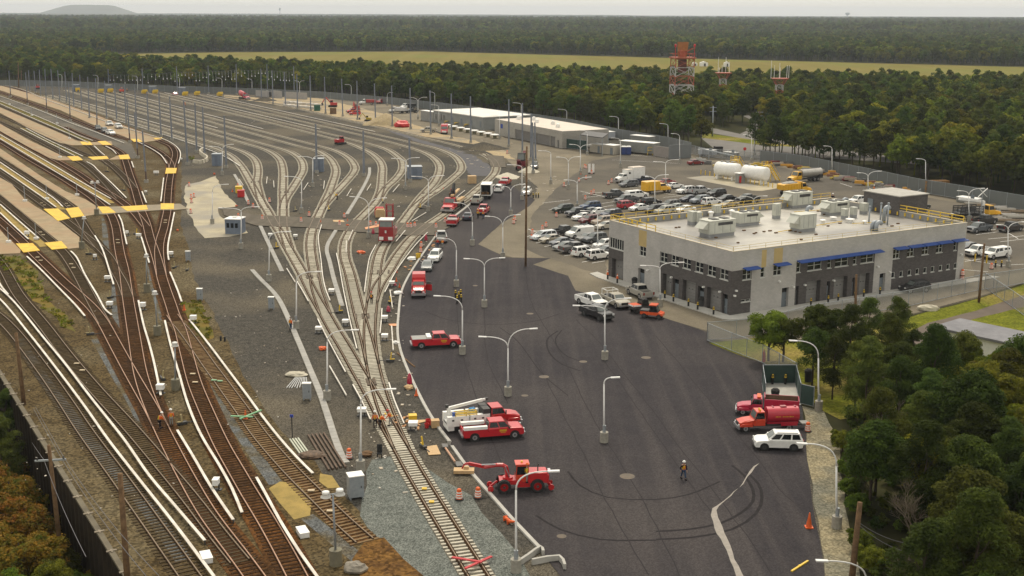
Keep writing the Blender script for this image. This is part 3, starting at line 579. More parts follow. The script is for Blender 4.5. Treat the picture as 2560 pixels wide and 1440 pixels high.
# square it up
mid=(u1+v1).normalized(); per=Vector((-mid.y,mid.x,0)); 
U=(mid+per).normalized() if (mid+per).dot(u1)>0.5 else (mid-per).normalized(); V=(mid*2**.5-U).normalized()
HB=hgt(B0,1831,630)
BA=math.atan2(V.y,V.x)       # local x along V, local y along U
bld=thing('depot_building',(B0.x,B0.y,0),BA,'large two-storey grey and charcoal block building with flat white roof and blue window awnings','building')
def onface(px,py,o,d):
    """px -> (distance along d, z) on the vertical plane through o along d"""
    r=ray(px,py); c=Vector((0,0,CH)); nrm=Vector((-d.y,d.x,0)); t=(o-c).dot(nrm)/r.dot(nrm); p=c+r*t; return (p-o).dot(d),p.z
def facewall(mb,o,d,nout,length,H,opens,zones,depthm=0):
    """vertical wall split in cells around openings. o,d,nout local 2D; zones (s0,s1,z0,z1,mat)"""
    S=sorted(set([0,length]+[x for q in opens+[z[:4]+(0,) for z in zones] for x in q[:2] if 0<x<length])); Z=sorted(set([0,H]+[x for q in opens+[z[:4]+(0,) for z in zones] for x in q[2:4] if 0<x<H]))
    def P(s,z,dp=0): return (o[0]+d[0]*s-nout[0]*dp,o[1]+d[1]*s-nout[1]*dp,z)
    for i in range(len(S)-1):
        sm=(S[i]+S[i+1])/2
        for j in range(len(Z)-1):
            zm=(Z[j]+Z[j+1])/2
            if any(q[0]<sm<q[1] and q[2]<zm<q[3] for q in opens): continue
            m=0
            for q in zones:
                if q[0]<sm<q[1] and q[2]<zm<q[3]: m=q[4]
            mb.quad(P(S[i],Z[j]),P(S[i+1],Z[j]),P(S[i+1],Z[j+1]),P(S[i],Z[j+1]),m)
    for q in opens:
        s0,s1,z0,z1,dp=q[:5]; s0=max(s0,0);s1=min(s1,length);z0=max(z0,0)
        m=0
        for zz in zones:
            if zz[0]<(s0+s1)/2<zz[1] and zz[2]<(z0+z1)/2<zz[3]: m=zz[4]
        mb.quad(P(s0,z0),P(s0,z1),P(s0,z1,dp),P(s0,z0,dp),m); mb.quad(P(s1,z0),P(s1,z1),P(s1,z1,dp),P(s1,z0,dp),m)
        mb.quad(P(s0,z1),P(s1,z1),P(s1,z1,dp),P(s0,z1,dp),m); mb.quad(P(s0,z0),P(s1,z0),P(s1,z0,dp),P(s0,z0,dp),m)
def brick(name,c,c2,mort,sc=1.0):
    m=bpy.data.materials.new(name); m.use_nodes=True; t=m.node_tree; b=t.nodes['Principled BSDF']; N=t.nodes.new; Lk=t.links.new
    tc=N('ShaderNodeTexCoord'); sx=N('ShaderNodeSeparateXYZ'); Lk(tc.outputs['Object'],sx.inputs[0]); ad=N('ShaderNodeMath'); Lk(sx.outputs[0],ad.inputs[0]); Lk(sx.outputs[1],ad.inputs[1])
    cb=N('ShaderNodeCombineXYZ'); Lk(ad.outputs[0],cb.inputs[0]); Lk(sx.outputs[2],cb.inputs[1])
    br=N('ShaderNodeTexBrick'); br.inputs['Color1'].default_value=(*c,1); br.inputs['Color2'].default_value=(*c2,1); br.inputs['Mortar'].default_value=(*mort,1)
    br.inputs['Scale'].default_value=1; br.inputs['Brick Width'].default_value=.4*sc; br.inputs['Row Height'].default_value=.2*sc; br.inputs['Mortar Size'].default_value=.012
    Lk(cb.outputs[0],br.inputs['Vector'])
    no=N('ShaderNodeTexNoise'); no.inputs['Scale'].default_value=.35; no.inputs['Detail'].default_value=6; Lk(tc.outputs['Object'],no.inputs['Vector'])
    mr=N('ShaderNodeMapRange'); mr.inputs[1].default_value=.3; mr.inputs[2].default_value=.7; mr.inputs[3].default_value=.88; mr.inputs[4].default_value=1.08; Lk(no.outputs[0],mr.inputs[0])
    mx=N('ShaderNodeMix'); mx.data_type='RGBA'; mx.blend_type='MULTIPLY'; mx.inputs[0].default_value=1; Lk(br.outputs[0],mx.inputs[6]); Lk(mr.outputs[0],mx.inputs[7]); Lk(mx.outputs[2],b.inputs['Base Color']); b.inputs['Roughness'].default_value=.9
    return m
bl_light=brick('light_block',(.47,.455,.435),(.41,.40,.385),(.36,.35,.335)); bl_dark=brick('charcoal_block',(.105,.095,.093),(.075,.068,.067),(.065,.06,.059)); bl_tan=gm('tan_panel',(.50,.38,.17),(.45,.34,.15),rough=.8)
def fr(face,x0,y0,x1,y1):
    d=U if face=='L' else V
    if face=='L': s1,z1=onface(x0,y0,B0,d); s0,z0=onface(x1,y1,B0,d)      # left image edge is the far end of U
    else: s0,z0=onface(x0,y1,B0,d); s1,z1=onface(x1,y0,B0,d)
    return (min(s0,s1),max(s0,s1),min(z0,z1),max(z0,z1))
K=lambda x,y:(1480+x/4,560+y/4)
Q=lambda x,y:(1920+x/4,560+y/4)
def kb4(f,a,b,c,d,o=K): p=o(a,b);q=o(c,d); return fr(f,p[0],p[1],q[0],q[1])
WL=[kb4('L',478,222,538,330)]+[kb4('L',*w) for w in [(683,272,752,385),(795,305,865,425),(910,338,985,462),(1035,372,1110,497),(1158,405,1235,532),(1283,440,1360,568)]]
zt=sum(w[3] for w in WL[1:])/6; zb=sum(w[2] for w in WL[1:])/6
WL=[(w[0],w[1],zb,zt) for w in WL]
corner=kb4('L',172,135,315,265); corner=(corner[0],Lu-.25,zb-.1,zt+.1)
WR=[kb4('R',1505,465,1595,570),kb4('R',1685,420,1730,530),kb4('R',1812,420,1898,515)]+[kb4('R',*w,Q) for w in [(285,385,328,490),(393,370,538,475),(592,355,636,445),(668,325,805,435),(850,310,890,410),(925,295,1060,395),(1248,250,1320,345),(1390,235,1463,325),(1537,212,1610,305),(1680,192,1750,285),(1855,175,1890,262)]]
WR=[(w[0],w[1],zb,zt) for w in WR]
SM=[kb4('R',*w,Q) for w in [(1232+x*0,490,1250,525) for x in (0,)]+[(1313,490,1333,520),(1396,472,1416,505),(1474,460,1494,495),(1552,445,1572,480),(1628,435,1650,468),(1707,422,1727,458),(1783,410,1803,445),(1858,398,1876,432)]]
zs=sum((w[2]+w[3])/2 for w in SM)/len(SM); SM=[(w[0],w[0]+.75,zs-.45,zs+.45) for w in SM]
sw=kb4('R',1490,745,1582,785)
DL=[kb4('L',705,525,790,730),kb4('L',808,600,862,755),kb4('L',905,585,1030,780),kb4('L',1060,635,1115,815),kb4('L',1150,660,1285,860),kb4('L',1305,705,1350,900),kb4('L',462,465,522,600),kb4('L',200,375,305,570)]
DR=[kb4('R',1890,655,1968,830)]+[kb4('R',*w,Q) for w in [(273,625,310,820),(375,600,525,800),(580,580,625,765),(650,560,795,740),(835,540,875,700),(905,525,1015,695),(1105,505,1175,680)]]
gar={0,2,4,7}; garR={2,4,6}
DL=[(w[0],w[1],0,3.3 if i in gar else 3.0) for i,w in enumerate(DL)]; DR=[(w[0],w[1],0,3.4 if i in garR else 3.0) for i,w in enumerate(DR)]
s_=lambda f,x,y,o=K:onface(*o(x,y),B0,U if f=='L' else V)[0]
zonL=[(s_('L',1400,600),s_('L',677,400),0,zt,1),(s_('L',313,400),Lu,0,zb-.1,1)]
tz=kb4('L',470,60,545,215); zonL.append((tz[0],tz[1],zt,HB-.25,2))
zonR=[(0,s_('R',1592,600),0,zt,1),(s_('R',280,500,Q),s_('R',1060,450,Q),0,zt,1),(s_('R',1240,450,Q),s_('R',1890,350,Q),0,zt,1)]
for w in (kb4('R',1693,245,1750,420),kb4('R',1815,232,1912,395)): zonR.append((w[0],w[1],zt,HB-.25,2))
mb=MB(); opL=[w+(.22,) for w in WL]+[corner+(.22,)]+[w+(.8 if i in gar else .5,) for i,w in enumerate(DL)]
opR=[w+(.22,) for w in WR]+[w+(.15,) for w in SM]+[sw+(.22,)]+[w+(.8 if i in garR else .5,) for i,w in enumerate(DR)]
facewall(mb,(0,0),(0,1),(-1,0),Lu,HB,opL,zonL); facewall(mb,(0,0),(1,0),(0,-1),Lv,HB,opR,zonR)
facewall(mb,(Lv,0),(0,1),(1,0),Lu,HB,[],[]); facewall(mb,(0,Lu),(1,0),(0,1),Lv,HB,[],[])
mb.build('walls',[bl_light,bl_dark,bl_tan],bld)
ZR=HB-.95; mb=MB(); mb.quad((.35,.35,ZR),(Lv-.35,.35,ZR),(Lv-.35,Lu-.35,ZR),(.35,Lu-.35,ZR))
def roofmat():
    m=gm('white_roof_membrane',(.47,.45,.40),(.34,.325,.295),rough=.42,scale=.16,detail=8,c3=(.23,.22,.21),scale3=.07,spec=.5); return m
mb.build('roof',roofmat(),bld)
mb=MB()
for x0,y0,x1,y1 in ((0,0,Lv,.35),(0,Lu-.35,Lv,Lu),(0,.35,.35,Lu-.35),(Lv-.35,.35,Lv,Lu-.35)):
    mb.box((x0+x1)/2,(y0+y1)/2,(ZR+HB)/2,abs(x1-x0)-.01,abs(y1-y0)-.01,HB-ZR-.01)
mb.build('parapet',gm('parapet_grey',(.30,.30,.29),(.24,.24,.235),rough=.7),bld); mb=MB()
for x0,y0,x1,y1 in ((0,0,Lv,.35),(0,Lu-.35,Lv,Lu),(0,.35,.35,Lu-.35),(Lv-.35,.35,Lv,Lu-.35)): mb.box((x0+x1)/2,(y0+y1)/2,HB+.03,abs(x1-x0)+.06,abs(y1-y0)+.06,.07)
mb.build('coping',gm('parapet_cream',(.60,.54,.42),(.50,.45,.36),rough=.7),bld)
def win(face,w,cols,rows,label=None,dep=.16):
    s0,s1,z0,z1=w; fm=MB(); pm=MB()
    def T(s,z,dp): return (dp,s,z) if face=='L' else (s,dp,z)
    def bx(m,sa,sb,za,zb,da,db):
        if face=='L': m.box((da+db)/2,(sa+sb)/2,(za+zb)/2,abs(db-da),sb-sa,zb-za)
        else: m.box((sa+sb)/2,(da+db)/2,(za+zb)/2,sb-sa,abs(db-da),zb-za)
    pm.quad(T(s0,z0,dep),T(s1,z0,dep),T(s1,z1,dep),T(s0,z1,dep))
    e=.07
    bx(fm,s0,s1,z0,z0+e,dep-.08,dep-.01); bx(fm,s0,s1,z1-e,z1,dep-.08,dep-.01); bx(fm,s0,s0+e,z0+e,z1-e,dep-.08,dep-.01); bx(fm,s1-e,s1,z0+e,z1-e,dep-.08,dep-.01)
    for i in range(1,cols): x=s0+(s1-s0)*i/cols; bx(fm,x-.045,x+.045,z0+e,z1-e,dep-.07,dep-.012)
    for j in range(1,rows): z=z0+(z1-z0)*j/rows; bx(fm,s0+e,s1-e,z-.03,z+.03,dep-.065,dep-.014)
    bx(fm,s0-.08,s1+.08,z0-.10,z0-.003,-.06,dep-.02)
    o=fm.build('window',gm('window_frame',(.62,.63,.60),(.55,.56,.53),rough=.5),bld); pm.build('pane',M['glass'],o); return o
for w in WL: win('L',w,2,2)
win('L',corner,6,1)
for w in WR: win('R',w,max(2,int((w[1]-w[0])/1.0)) if (w[1]-w[0])>1.2 else 1,2)
for w in SM: win('R',w,1,1,dep=.12)
win('R',sw,2,1)
m_gar=gm('garage_door_grey',(.23,.225,.22),(.20,.196,.19),rough=.6); m_dr=gm('blue_grey_door',(.17,.20,.225),(.15,.175,.20),rough=.6)
for face,D,gs in (('L',DL,gar),('R',DR,garR)):
    for i,w in enumerate(D):
        s0,s1,z0,z1=w; g=i in gs; dep=.78 if g else .48; mb=MB()
        def bx(sa,sb,za,zb,da,db,m=0):
            if face=='L': mb.box((da+db)/2,(sa+sb)/2,(za+zb)/2,abs(db-da),sb-sa,zb-za,0,m)
            else: mb.box((sa+sb)/2,(da+db)/2,(za+zb)/2,sb-sa,abs(db-da),zb-za,0,m)
        if g:
            for k in range(7): bx(s0+.02,s1-.02,z0+z1*k/7+.01,z0+z1*(k+1)/7-.02,dep-.05,dep)
            for k in range(3): x=s0+(s1-s0)*(k+1)/4; bx(x-.12,x+.12,1.9,2.05,dep-.06,dep-.051,1)
            mb.build('garage_door',[m_gar,M['dark']],bld)
        else:
            bx(s0+.02,s1-.02,z0+.01,2.2,dep-.05,dep); bx(s0+.02,s1-.02,2.25,z1-.02,dep-.04,dep,1)
            o=mb.build('door',[m_dr,M['glass']],bld); hm=MB()
            if face=='L': hm.box(dep-.09,s1-.2,1.05,.06,.06,.2)
            else: hm.box(s1-.2,dep-.09,1.05,.06,.06,.2)
            hm.build('handle',M['chrome'],o)
m_blue=gm('blue_awning',(.010,.062,.30),(.008,.05,.24),rough=.45)
aw=[kb4('R',1505,430,1655,455),kb4('R',1810,380,1955,415),kb4('R',285,255,1125,385,Q)]+[kb4('R',*w,Q) for w in [(1248,215,1375,250),(1390,200,1530,230),(1537,178,1675,212),(1680,158,1815,190),(1832,137,1965,168)]]
for w in aw:
    s0,s1=w[0],w[1]; mb=MB(); 
    nseg=max(1,round((s1-s0)/2.3))
    for k in range(nseg):
        a=s0+(s1-s0)*k/nseg+.02; b=s0+(s1-s0)*(k+1)/nseg-.02
        mb.add([(a,-.01,zt+.32),(b,-.01,zt+.32),(b,-1.0,zt+.12),(a,-1.0,zt+.12),(a,-.01,zt+.20),(b,-.01,zt+.20),(b,-1.0,zt+.02),(a,-1.0,zt+.02)],[(0,1,2,3),(4,7,6,5),(3,2,6,7),(0,3,7,4),(1,5,6,2)])
    mb.build('awning',m_blue,bld)
# wall lamps
for f,x,y,o in [('L',568,462,K),('L',803,532,K),('L',1125,628,K),('L',1288,676,K),('R',1434,665,K),('R',1418,715,K),('R',2005,625,K),('R',2122,607,K),('R',650,563,Q),('R',1212,480,Q),('R',1092,425,Q),('R',1922,302,Q),('R',1866,571,K)]:
    s,z=onface(*o(x,y),B0,U if f=='L' else V); mb=MB()
    if f=='L': mb.box(-.2,s,z,.38,.25,.22)
    else: mb.box(s,-.2,z,.25,.38,.22)
    mb.build('wall_light',M['white'],bld)
# roof: yellow railings along the far edges, thin rail along the near edges
m_cy=gm('pale_yellow_rail',(.62,.50,.22),rough=.6)
def rail(p,q,z,m,name,hh=1.05,step=2.2,w=.06):
    mb=MB(); p=Vector(p);q=Vector(q); n=int((q-p).length/step)
    for hz in (hh,hh*.5): mb.beam((p.x,p.y,z+hz),(q.x,q.y,z+hz),w,w)
    for i in range(n+1):
        r=p.lerp(q,i/n); mb.beam((r.x,r.y,z),(r.x,r.y,z+hh),w,w)
    return mb.build(name,m,bld)
rail((.6,Lu-.15),(Lv-.2,Lu-.15),HB-.1,M['yel'],'roof_railing',w=.06); rail((Lv-.15,.6),(Lv-.15,Lu*.72),HB-.1,M['yel'],'roof_railing',w=.12); rail((.15,Lu*.6),(.15,Lu-.2),HB-.1,M['yel'],'roof_railing',w=.10)
rail((.2,.15),(.2,Lu*.6),HB,m_cy,'roof_railing',.7,3,.045); rail((.2,.2),(Lv-.2,.2),HB,m_cy,'roof_railing',.7,3,.045)
mb=MB()
for i in range(30): mb.box(1+(Lv-2)*i/29,Lu-.42,HB-.45,.28,.12,.55)
for i in range(14): mb.box(Lv-.42,1+(Lu*.7)*i/13,HB-.45,.12,.28,.55)
mb.build('railing_brackets',M['yel'],bld)
# penthouse and roof plant; positions from the photo on the roof plane
def roofp(px,py):
    p=G(px,py,ZR); d=p-B0; return d.dot(V),d.dot(U)
def part(name,mb,m,par=None,smooth=False): return mb.build(name,m,par or bld,smooth)
hx,hy=roofp(2246,742-360+360) if False else roofp(2246,541)
ax,ay=roofp(2165,527); cx_,cy_=roofp(2284,538)
mb=MB(); PX0=roofp(2166,522)[0]; x0,y0=roofp(2246,541); x1,y1=roofp(2284,527); 
wx=max(3.5,x1-x0); wy=8.0; mb.box(x0+wx/2,y0+wy/2,ZR+1.65,wx,wy,3.3); ph=part('penthouse',mb,bl_dark)
mb=MB(); mb.box(x0+wx/2,y0+wy/2,ZR+3.38,wx+.4,wy+.4,.16); part('penthouse_roof',mb,M['conc_l'],ph)
mb=MB(); mb.box(x0-.03,y0+wy-1.6,ZR+1.1,.06,1.2,2.2); part('door',mb,m_dr,ph)
m_unit=gm('hvac_cream',(.52,.53,.47),(.44,.45,.40),rough=.6,scale=.8); m_curb=gm('curb_grey',(.30,.31,.32),rough=.8)
def unit(px,py,sx,sy,sz,hood=0,name='roof_unit',curb=.55):
    x,y=roofp(px,py); y+=sy/2
    mb=MB(); mb.box(x,y,ZR+curb/2,sx*.95,sy*.9,curb,0,1); mb.box(x,y,ZR+curb+sz/2,sx,sy,sz)
    mb.box(x,y,ZR+curb+sz+.03,sx+.08,sy+.08,.06)
    for k in range(3): mb.box(x-sx*.3+k*sx*.3,y-sy/2-.012,ZR+curb+sz*.5,.04,.03,sz*.85,0,1)
    if hood:
        xs=x+hood*(sx/2); z=ZR+curb
        mb.add([(xs,y-sy*.4,z+sz*.95),(xs,y+sy*.4,z+sz*.95),(xs+hood*1.1,y-sy*.4,z+sz*.45),(xs+hood*1.1,y+sy*.4,z+sz*.45),(xs,y-sy*.4,z+sz*.35),(xs,y+sy*.4,z+sz*.35)],[(0,1,3,2),(2,3,5,4),(0,2,4),(1,5,3)])
    if sx>4:
        for k in (-.15,.25): mb.box(x+sx*k,y,ZR+curb+sz+.12,sx*.22,sy*.5,.12,0,2)
        mb.box(x+sx*.1,y-sy/2-.02,ZR+curb+sz*.75,sx*.55,.05,sz*.22,0,2)
    return part(name,mb,[m_unit,m_curb,M['dark']])
unit(1806,592,5.2,2.6,2.0,-1); unit(1875,565,4.2,2.2,1.6,1); unit(2006,520,4.6,2.6,2.2,-1); unit(2020,580,3.4,2.4,2.2,-1); unit(2100,538,4.2,2.6,1.7,-1)
unit(1736,563,1.0,1.3,1.6,0,'condenser'); unit(1749,563,1.0,1.3,1.5,0,'condenser'); unit(1945,547,1.2,.9,1.9,0,'condenser'); unit(1795,540,1.3,1,1.2,0,'condenser'); unit(2116,548,.9,.9,1.1,0,'condenser'); unit(2138,545,.9,.9,1.2,0,'condenser'); unit(2164,536,1.1,1,1.3,0,'condenser')
for px,py,r,h in [(2057,560,.35,.8),(2083,550,.4,.6),(2125,556,.5,.7),(1777,542,.35,1.0),(1829,538,.35,1.0),(2161,560,.3,.6)]:
    x,y=roofp(px,py); mb=MB(); mb.lathe([(r,ZR),(r,ZR+h*.6),(r*1.5,ZR+h*.65),(r*1.5,ZR+h*.85),(r*.5,ZR+h)],x,y,14); part('roof_vent',mb,M['white'],smooth=False)
for px,py,h,cap in [(2172,557,2.6,0),(2200,560,3.3,0),(2218,563,3.5,0),(2016,548,2.0,1),(2209,557,2.6,1),(2180,576,1.3,1),(2190,578,1.4,1),(2106,515,1.2,1)]:
    x,y=roofp(px,py); mb=MB(); r=.13 if not cap else .33
    if cap:
        pts=[(x,y,ZR),(x,y,ZR+h-.6)]+[(x+.6-.6*math.cos(a),y,ZR+h-.6+.6*math.sin(a)) for a in [math.pi*i/6 for i in range(1,6)]]; mb.tube(pts,r,12)
    else: mb.cyl(x,y,ZR,ZR+h,r,10); mb.cyl(x,y,ZR+h,ZR+h+.2,r*1.5,10)
    part('vent_pipe',mb,M['galv'],smooth=True)
mb=MB(); rd=random.Random(4)
for px,py in [(1690,570),(1698,569),(1790,595),(1845,608),(1890,583),(1910,580),(1925,578),(1940,583),(1990,580),(2003,600),(2040,587),(2070,566),(2045,529),(2052,529),(2060,537),(2100,559),(2230,566),(2245,560),(1860,577),(1885,585),(2000,582),(1975,578)]:
    x,y=roofp(px,py); mb.box(x,y,ZR+.09,rd.uniform(.3,.6),.3,.16)
part('pipe_blocks',mb,M['wood'])
mb=MB()
for a,b in [((1945,583),(2105,556)),((2130,562),(2215,558)),((1985,533),(2060,527)),((1830,545),(1900,560))]:
    x,y=roofp(*a); x2,y2=roofp(*b); mb.beam((x,y,ZR+.22),(x2,y2,ZR+.22),.09,.09)
part('gas_pipe',mb,M['yel'])
# pavement around the building
def loc(s,t,z=0): p=B0+V*s+U*t; return (p.x,p.y)
struct(sheet('pavement',[loc(-.01,-.01),loc(Lv,-.01),loc(Lv,-.6),loc(Lv+6,-.9),loc(Lv+6.4,-2.2),loc(Lv,-2.4),loc(1,-2.4),loc(-1.6,-1.9),loc(-2.2,-1),loc(-2.2,Lu),loc(-1.6,Lu+3),loc(.2,Lu+3.4),loc(-.01,Lu)],.17,M['conc_l'],world=True,thick=.15))
# bollards
def bollard(px,py,label,cap=True):
    g=G(px,py); t=thing('bollard',(g.x,g.y,.1),0,label,'bollard','black bollards with yellow bands')
    mb=MB(); mb.cyl(0,0,0,1.1,.14,12); mb.build('post',M['black'],t); mb=MB(); mb.cyl(0,0,.78,.92,.15,12); mb.cyl(0,0,1.0,1.16,.15,12,r2=.1); mb.build('band',M['yel'],t)
for i,(x,y) in enumerate([(727,750),(813,785),(963,832),(1055,866),(1214,915)]): bollard(*K(x,y),ORD[i]+' black and yellow bollard from the left along the garage side of the building')
for i,(x,y) in enumerate([(427,825),(600,800),(700,780),(868,750),(955,738),(1118,712)]): bollard(*Q(x,y),ORD[i]+' black and yellow bollard from the left along the awning side of the building')
for i,(x,y,l) in enumerate([(1519,700,'left'),(1543,710,'right')]):
    g=G(x,y); t=thing('bollard',(g.x,g.y,.1),0,l+' one of two black bollards topped by orange cones at the building corner','bollard')
    mb=MB(); mb.cyl(0,0,0,1.0,.14,12); mb.build('post',M['black'],t); mb=MB(); mb.lathe([(.22,.8),(.2,.85),(.1,1.3),(.05,1.55)],n=12); mb.build('cone_cap',M['orange'],t)
    mb=MB(); mb.lathe([(.125,1.22),(.085,1.38)],n=12); mb.build('white_band',M['white'],t)
for i,(x,y,l) in enumerate([(1143,759,'left rear'),(1153,757,'right rear'),(1139,746,'left front'),(1152,744,'right front'),(1147,750,'middle'),(1147,742,'far')][:5]): bollard(x,y,l+' bollard of the small cluster on the new asphalt')
for i,(x,y) in enumerate([(1333,496),(1340,495),(1346,495)]): bollard(x,y,ORD[i]+' of three small bollards beside the white front-facing hatchback')
for i,(x,y) in enumerate([(1931,962),(1963,962)]): bollard(x,y,['left','right'][i]+' bollard inside the green-screened enclosure')
for i,(x,y) in enumerate([(2488,669),(2503,669)]): bollard(x,y,['left','right'][i]+' bollard beside the orange barrel at the far right kerb')
# =============== other buildings ===============
def boxbuilding(name,c0,c1,c2,ztop,label,mats,cat='building'):
    """c0 near corner px, c1 left corner px, c2 px along the right side"""
    a=G(*c0);b=G(*c1);c=G(*c2); u=(b-a);v=(c-a); lu=u.length; u.normalize(); v=(v-u*v.dot(u)); lv=v.length; v.normalize(); h=hgt(a,c0[0],ztop)
    t=thing(name,(a.x,a.y,0),math.atan2(u.y,u.x),label,cat); sgn=1 if Vector((-u.y,u.x,0)).dot(v)>0 else -1
    return t,lu,lv*sgn,h,a,u
# 1: tan single-storey garage
t,lu,lv,h,a,u=boxbuilding('garage_building',(1405,371),(1237,336),(1481,357),328,'single-storey pale block building with a row of grey roller doors and a white flat roof',None)
doors=[onface(1000+x/4.571,220+y/4.571,a,u)[0] for x,y in [(1315,500),(1390,500),(1400,500),(1545,500),(1550,500),(1715,500),(1718,500),(1775,500),(1800,500),(1820,500)]]
mb=MB(); ops=[]; 
for i in range(0,8,2): ops.append((min(doors[i],doors[i+1])+.05,max(doors[i],doors[i+1])-.05,0,3.2,.4))
ops.append((min(doors[8:]),max(doors[8:]),0,2.4,.3))
s=1 if lv>0 else -1; facewall(mb,(0,0),(1,0),(0,-s),lu,h,ops,[]); facewall(mb,(0,0),(0,s),(-1,0),abs(lv),h,[],[]); facewall(mb,(lu,0),(0,s),(1,0),abs(lv),h,[],[(abs(lv)*.3,abs(lv)*.6,h*.35,h-.3,1)]); facewall(mb,(0,lv),(1,0),(0,s),lu,h,[],[])
mb.build('walls',[brick('pale_block',(.38,.36,.32),(.33,.31,.28),(.28,.27,.25),1.5),bl_tan],t)
mb=MB(); mb.box(lu/2,lv/2,h-.15,lu-.1,abs(lv)-.1,.2); mb.build('roof',gm('tan_roof',(.60,.53,.45),(.50,.44,.38),rough=.6,scale=.1),t)
mb=MB()
for i,o in enumerate(ops):
    mb=MB()
    for k in range(6): mb.box((o[0]+o[1])/2,s*.35,o[3]*(k+.5)/6,o[1]-o[0]-.05,.06,o[3]/6-.03)
    mb.build('garage_door',gm('roller_grey',(.20,.19,.18)),t)
for k,(fx,fy) in enumerate([(.25,.3),(.45,.5),(.62,.4),(.8,.6),(.93,.5),(.9,.4)]):
    mb=MB(); mb.box(lu*fx,lv*fy,h+.35,1.1,1.1,.8); mb.lathe([(.5,h+.75),(.6,h+1.0),(.3,h+1.2)],lu*fx,lv*fy,10); mb.build('roof_vent',M['white'],t)
mb=MB(); mb.box(lu-5.5,-s*.03,h*.62,1.6,.05,1.5); mb.build('blue_sign',gm('sign_blue',(.03,.07,.35)),t)
# 2: long modular building
t,lu,lv,h,a,u=boxbuilding('modular_building',(1208,326),(1084,306),(1304,316),294,'long grey modular office building on low supports with a bright white roof',None)
s=1 if lv>0 else -1; lvv=abs(lv); mb=MB(); facewall(mb,(0,0),(1,0),(0,-s),lu,h,[],[]); facewall(mb,(0,0),(0,s),(-1,0),lvv,h,[],[]); facewall(mb,(lu,0),(0,s),(1,0),lvv,h,[],[]); facewall(mb,(0,lv),(1,0),(0,s),lu,h,[],[])
mb.build('walls',gm('modular_grey',(.25,.26,.255),(.21,.22,.215),rough=.7,scale=.3),t)
mb=MB(); mb.box(lu/2,lv/2,h+.08,lu+.6,lvv+.6,.3); mb.build('roof',gm('bright_roof',(.72,.71,.67),(.62,.61,.57),scale=.2),t)
mb=MB(); mb.box(lu/2,lv/2,.35,lu-.6,lvv-.6,.7); mb.build('skirting',M['dark'],t)
for k in range(4): mb=MB(); mb.box(lu*(.78+.055*k),-s*.3,h*.55,.9,.6,2.0); mb.build('wall_unit',M['gray'],t)
for k in (.05,.22,.42,.6): mb=MB(); mb.box(lu*k,-s*.03,h*.45,1,.05,2.1); mb.build('door',m_dr,t)
for k in (.3,.5,.7): mb=MB(); mb.box(lu*k,-s*.6,h*.3,1.6,1.2,.12); mb.beam((lu*k,-s*.6,1.4),(lu*k+2.2,-s*.6,.1),.5,.12); mb.build('steps',M['yel'],t)
def container(name,c0,c1,zpx,w,label,m,cat='trailer',wheels=False,roofm=None,group=None):
    a=G(*c0);b=G(*c1); u=(b-a); L=u.length; h=hgt(a,c0[0],zpx); nn=Vector((-u.y,u.x,0)); s=1 if nn.y>0 else -1
    t=thing(name,(a.x,a.y,0),math.atan2(u.y,u.x),label,cat,group); z0=.6 if wheels else .1
    mb=MB(); mb.box(L/2,s*w/2,(z0+h)/2,L,w,h-z0)
    for k in range(int(L/1.2)): mb.box(.6+k*1.2,-s*.02,(z0+h)/2,.10,.04,h-z0-.2)
    mb.build('body',m,t); mb=MB(); mb.box(L/2,s*w/2,h+.05,L+.15,w+.15,.12); mb.build('roof',roofm or M['white'],t)
    if wheels:
        for x in (L*.3,L*.38):
            mb=MB(); mb.tube([(x,.02*s,.42),(x,s*.3,.42)],.42,14); mb.build('wheel',M['black'],t)
        mb=MB(); mb.box(L*.5,s*w/2,.5,L*.9,.8,.2); mb.build('chassis',M['dark'],t)
    mb=MB(); mb.box(L*.8,-s*.03,z0+1.05,.95,.05,2.0); mb.build('door',m_dr,t)
    return t
mgr=gm('trailer_grey',(.24,.245,.23),(.20,.205,.19),rough=.7)
container('office_trailer',(1547,381),(1633,389),352,3.5,'long grey office trailer with white roof and yellow steps at its end',mgr,wheels=True)
container('office_trailer',(1483,344),(1519,350),325,3.0,'pale blue-grey trailer parked behind the block garage building',gm('pale_blue',(.42,.45,.50),rough=.6),wheels=True)
container('storage_container',(1575,366),(1622,371),338,3.0,'low grey flat-topped container beyond the long office trailer',mgr)
container('storage_container',(1052,301),(1083,306),276,2.5,'pale grey container at the left end of the long modular building',M['gray'])
container('storage_container',(1506,385),(1534,388),362,3.5,'beige square container at the right end of the shelter frame',gm('beige',(.42,.38,.31),(.36,.33,.27)),cat='container')
container('storage_container',(1475,380),(1502,384),359,3.0,'beige container standing inside the shelter frame',gm('beige',(.4,.4,.4)),cat='container')
container('storage_container',(1808,390),(1838,393),380,2.2,'small grey container by the yard gate fence',mgr,cat='container')
container('work_trailer',(1745,390),(1783,393),374,2.4,'small pale blue trailer with rooftop unit by the gate',gm('pale_blue',(.4,.4,.4)),cat='trailer',wheels=True)
container('site_cabin',(2390,505),(2440,512),492,2.4,'small grey equipment cabin among stacked materials by the east fence',mgr,cat='cabin')
# shelter frame
t=thing('shelter',(0,0,0),0,'open steel shelter frame with a slim dark roof over beige containers','shelter'); mb=MB()
c=[G(1450,381),G(1505,390),G(1520,378),G(1466,370)]
for i,p in enumerate(c): mb.beam((p.x,p.y,0),(p.x,p.y,5.2),.22,.22)
mb.build('posts',M['galv'],t); mb=MB(); mb.quad(*[(p.x,p.y,5.2) for p in c]); mb.prism([(p.x,p.y) for p in c],5.2,5.45); mb.build('roof',M['dark'],t)
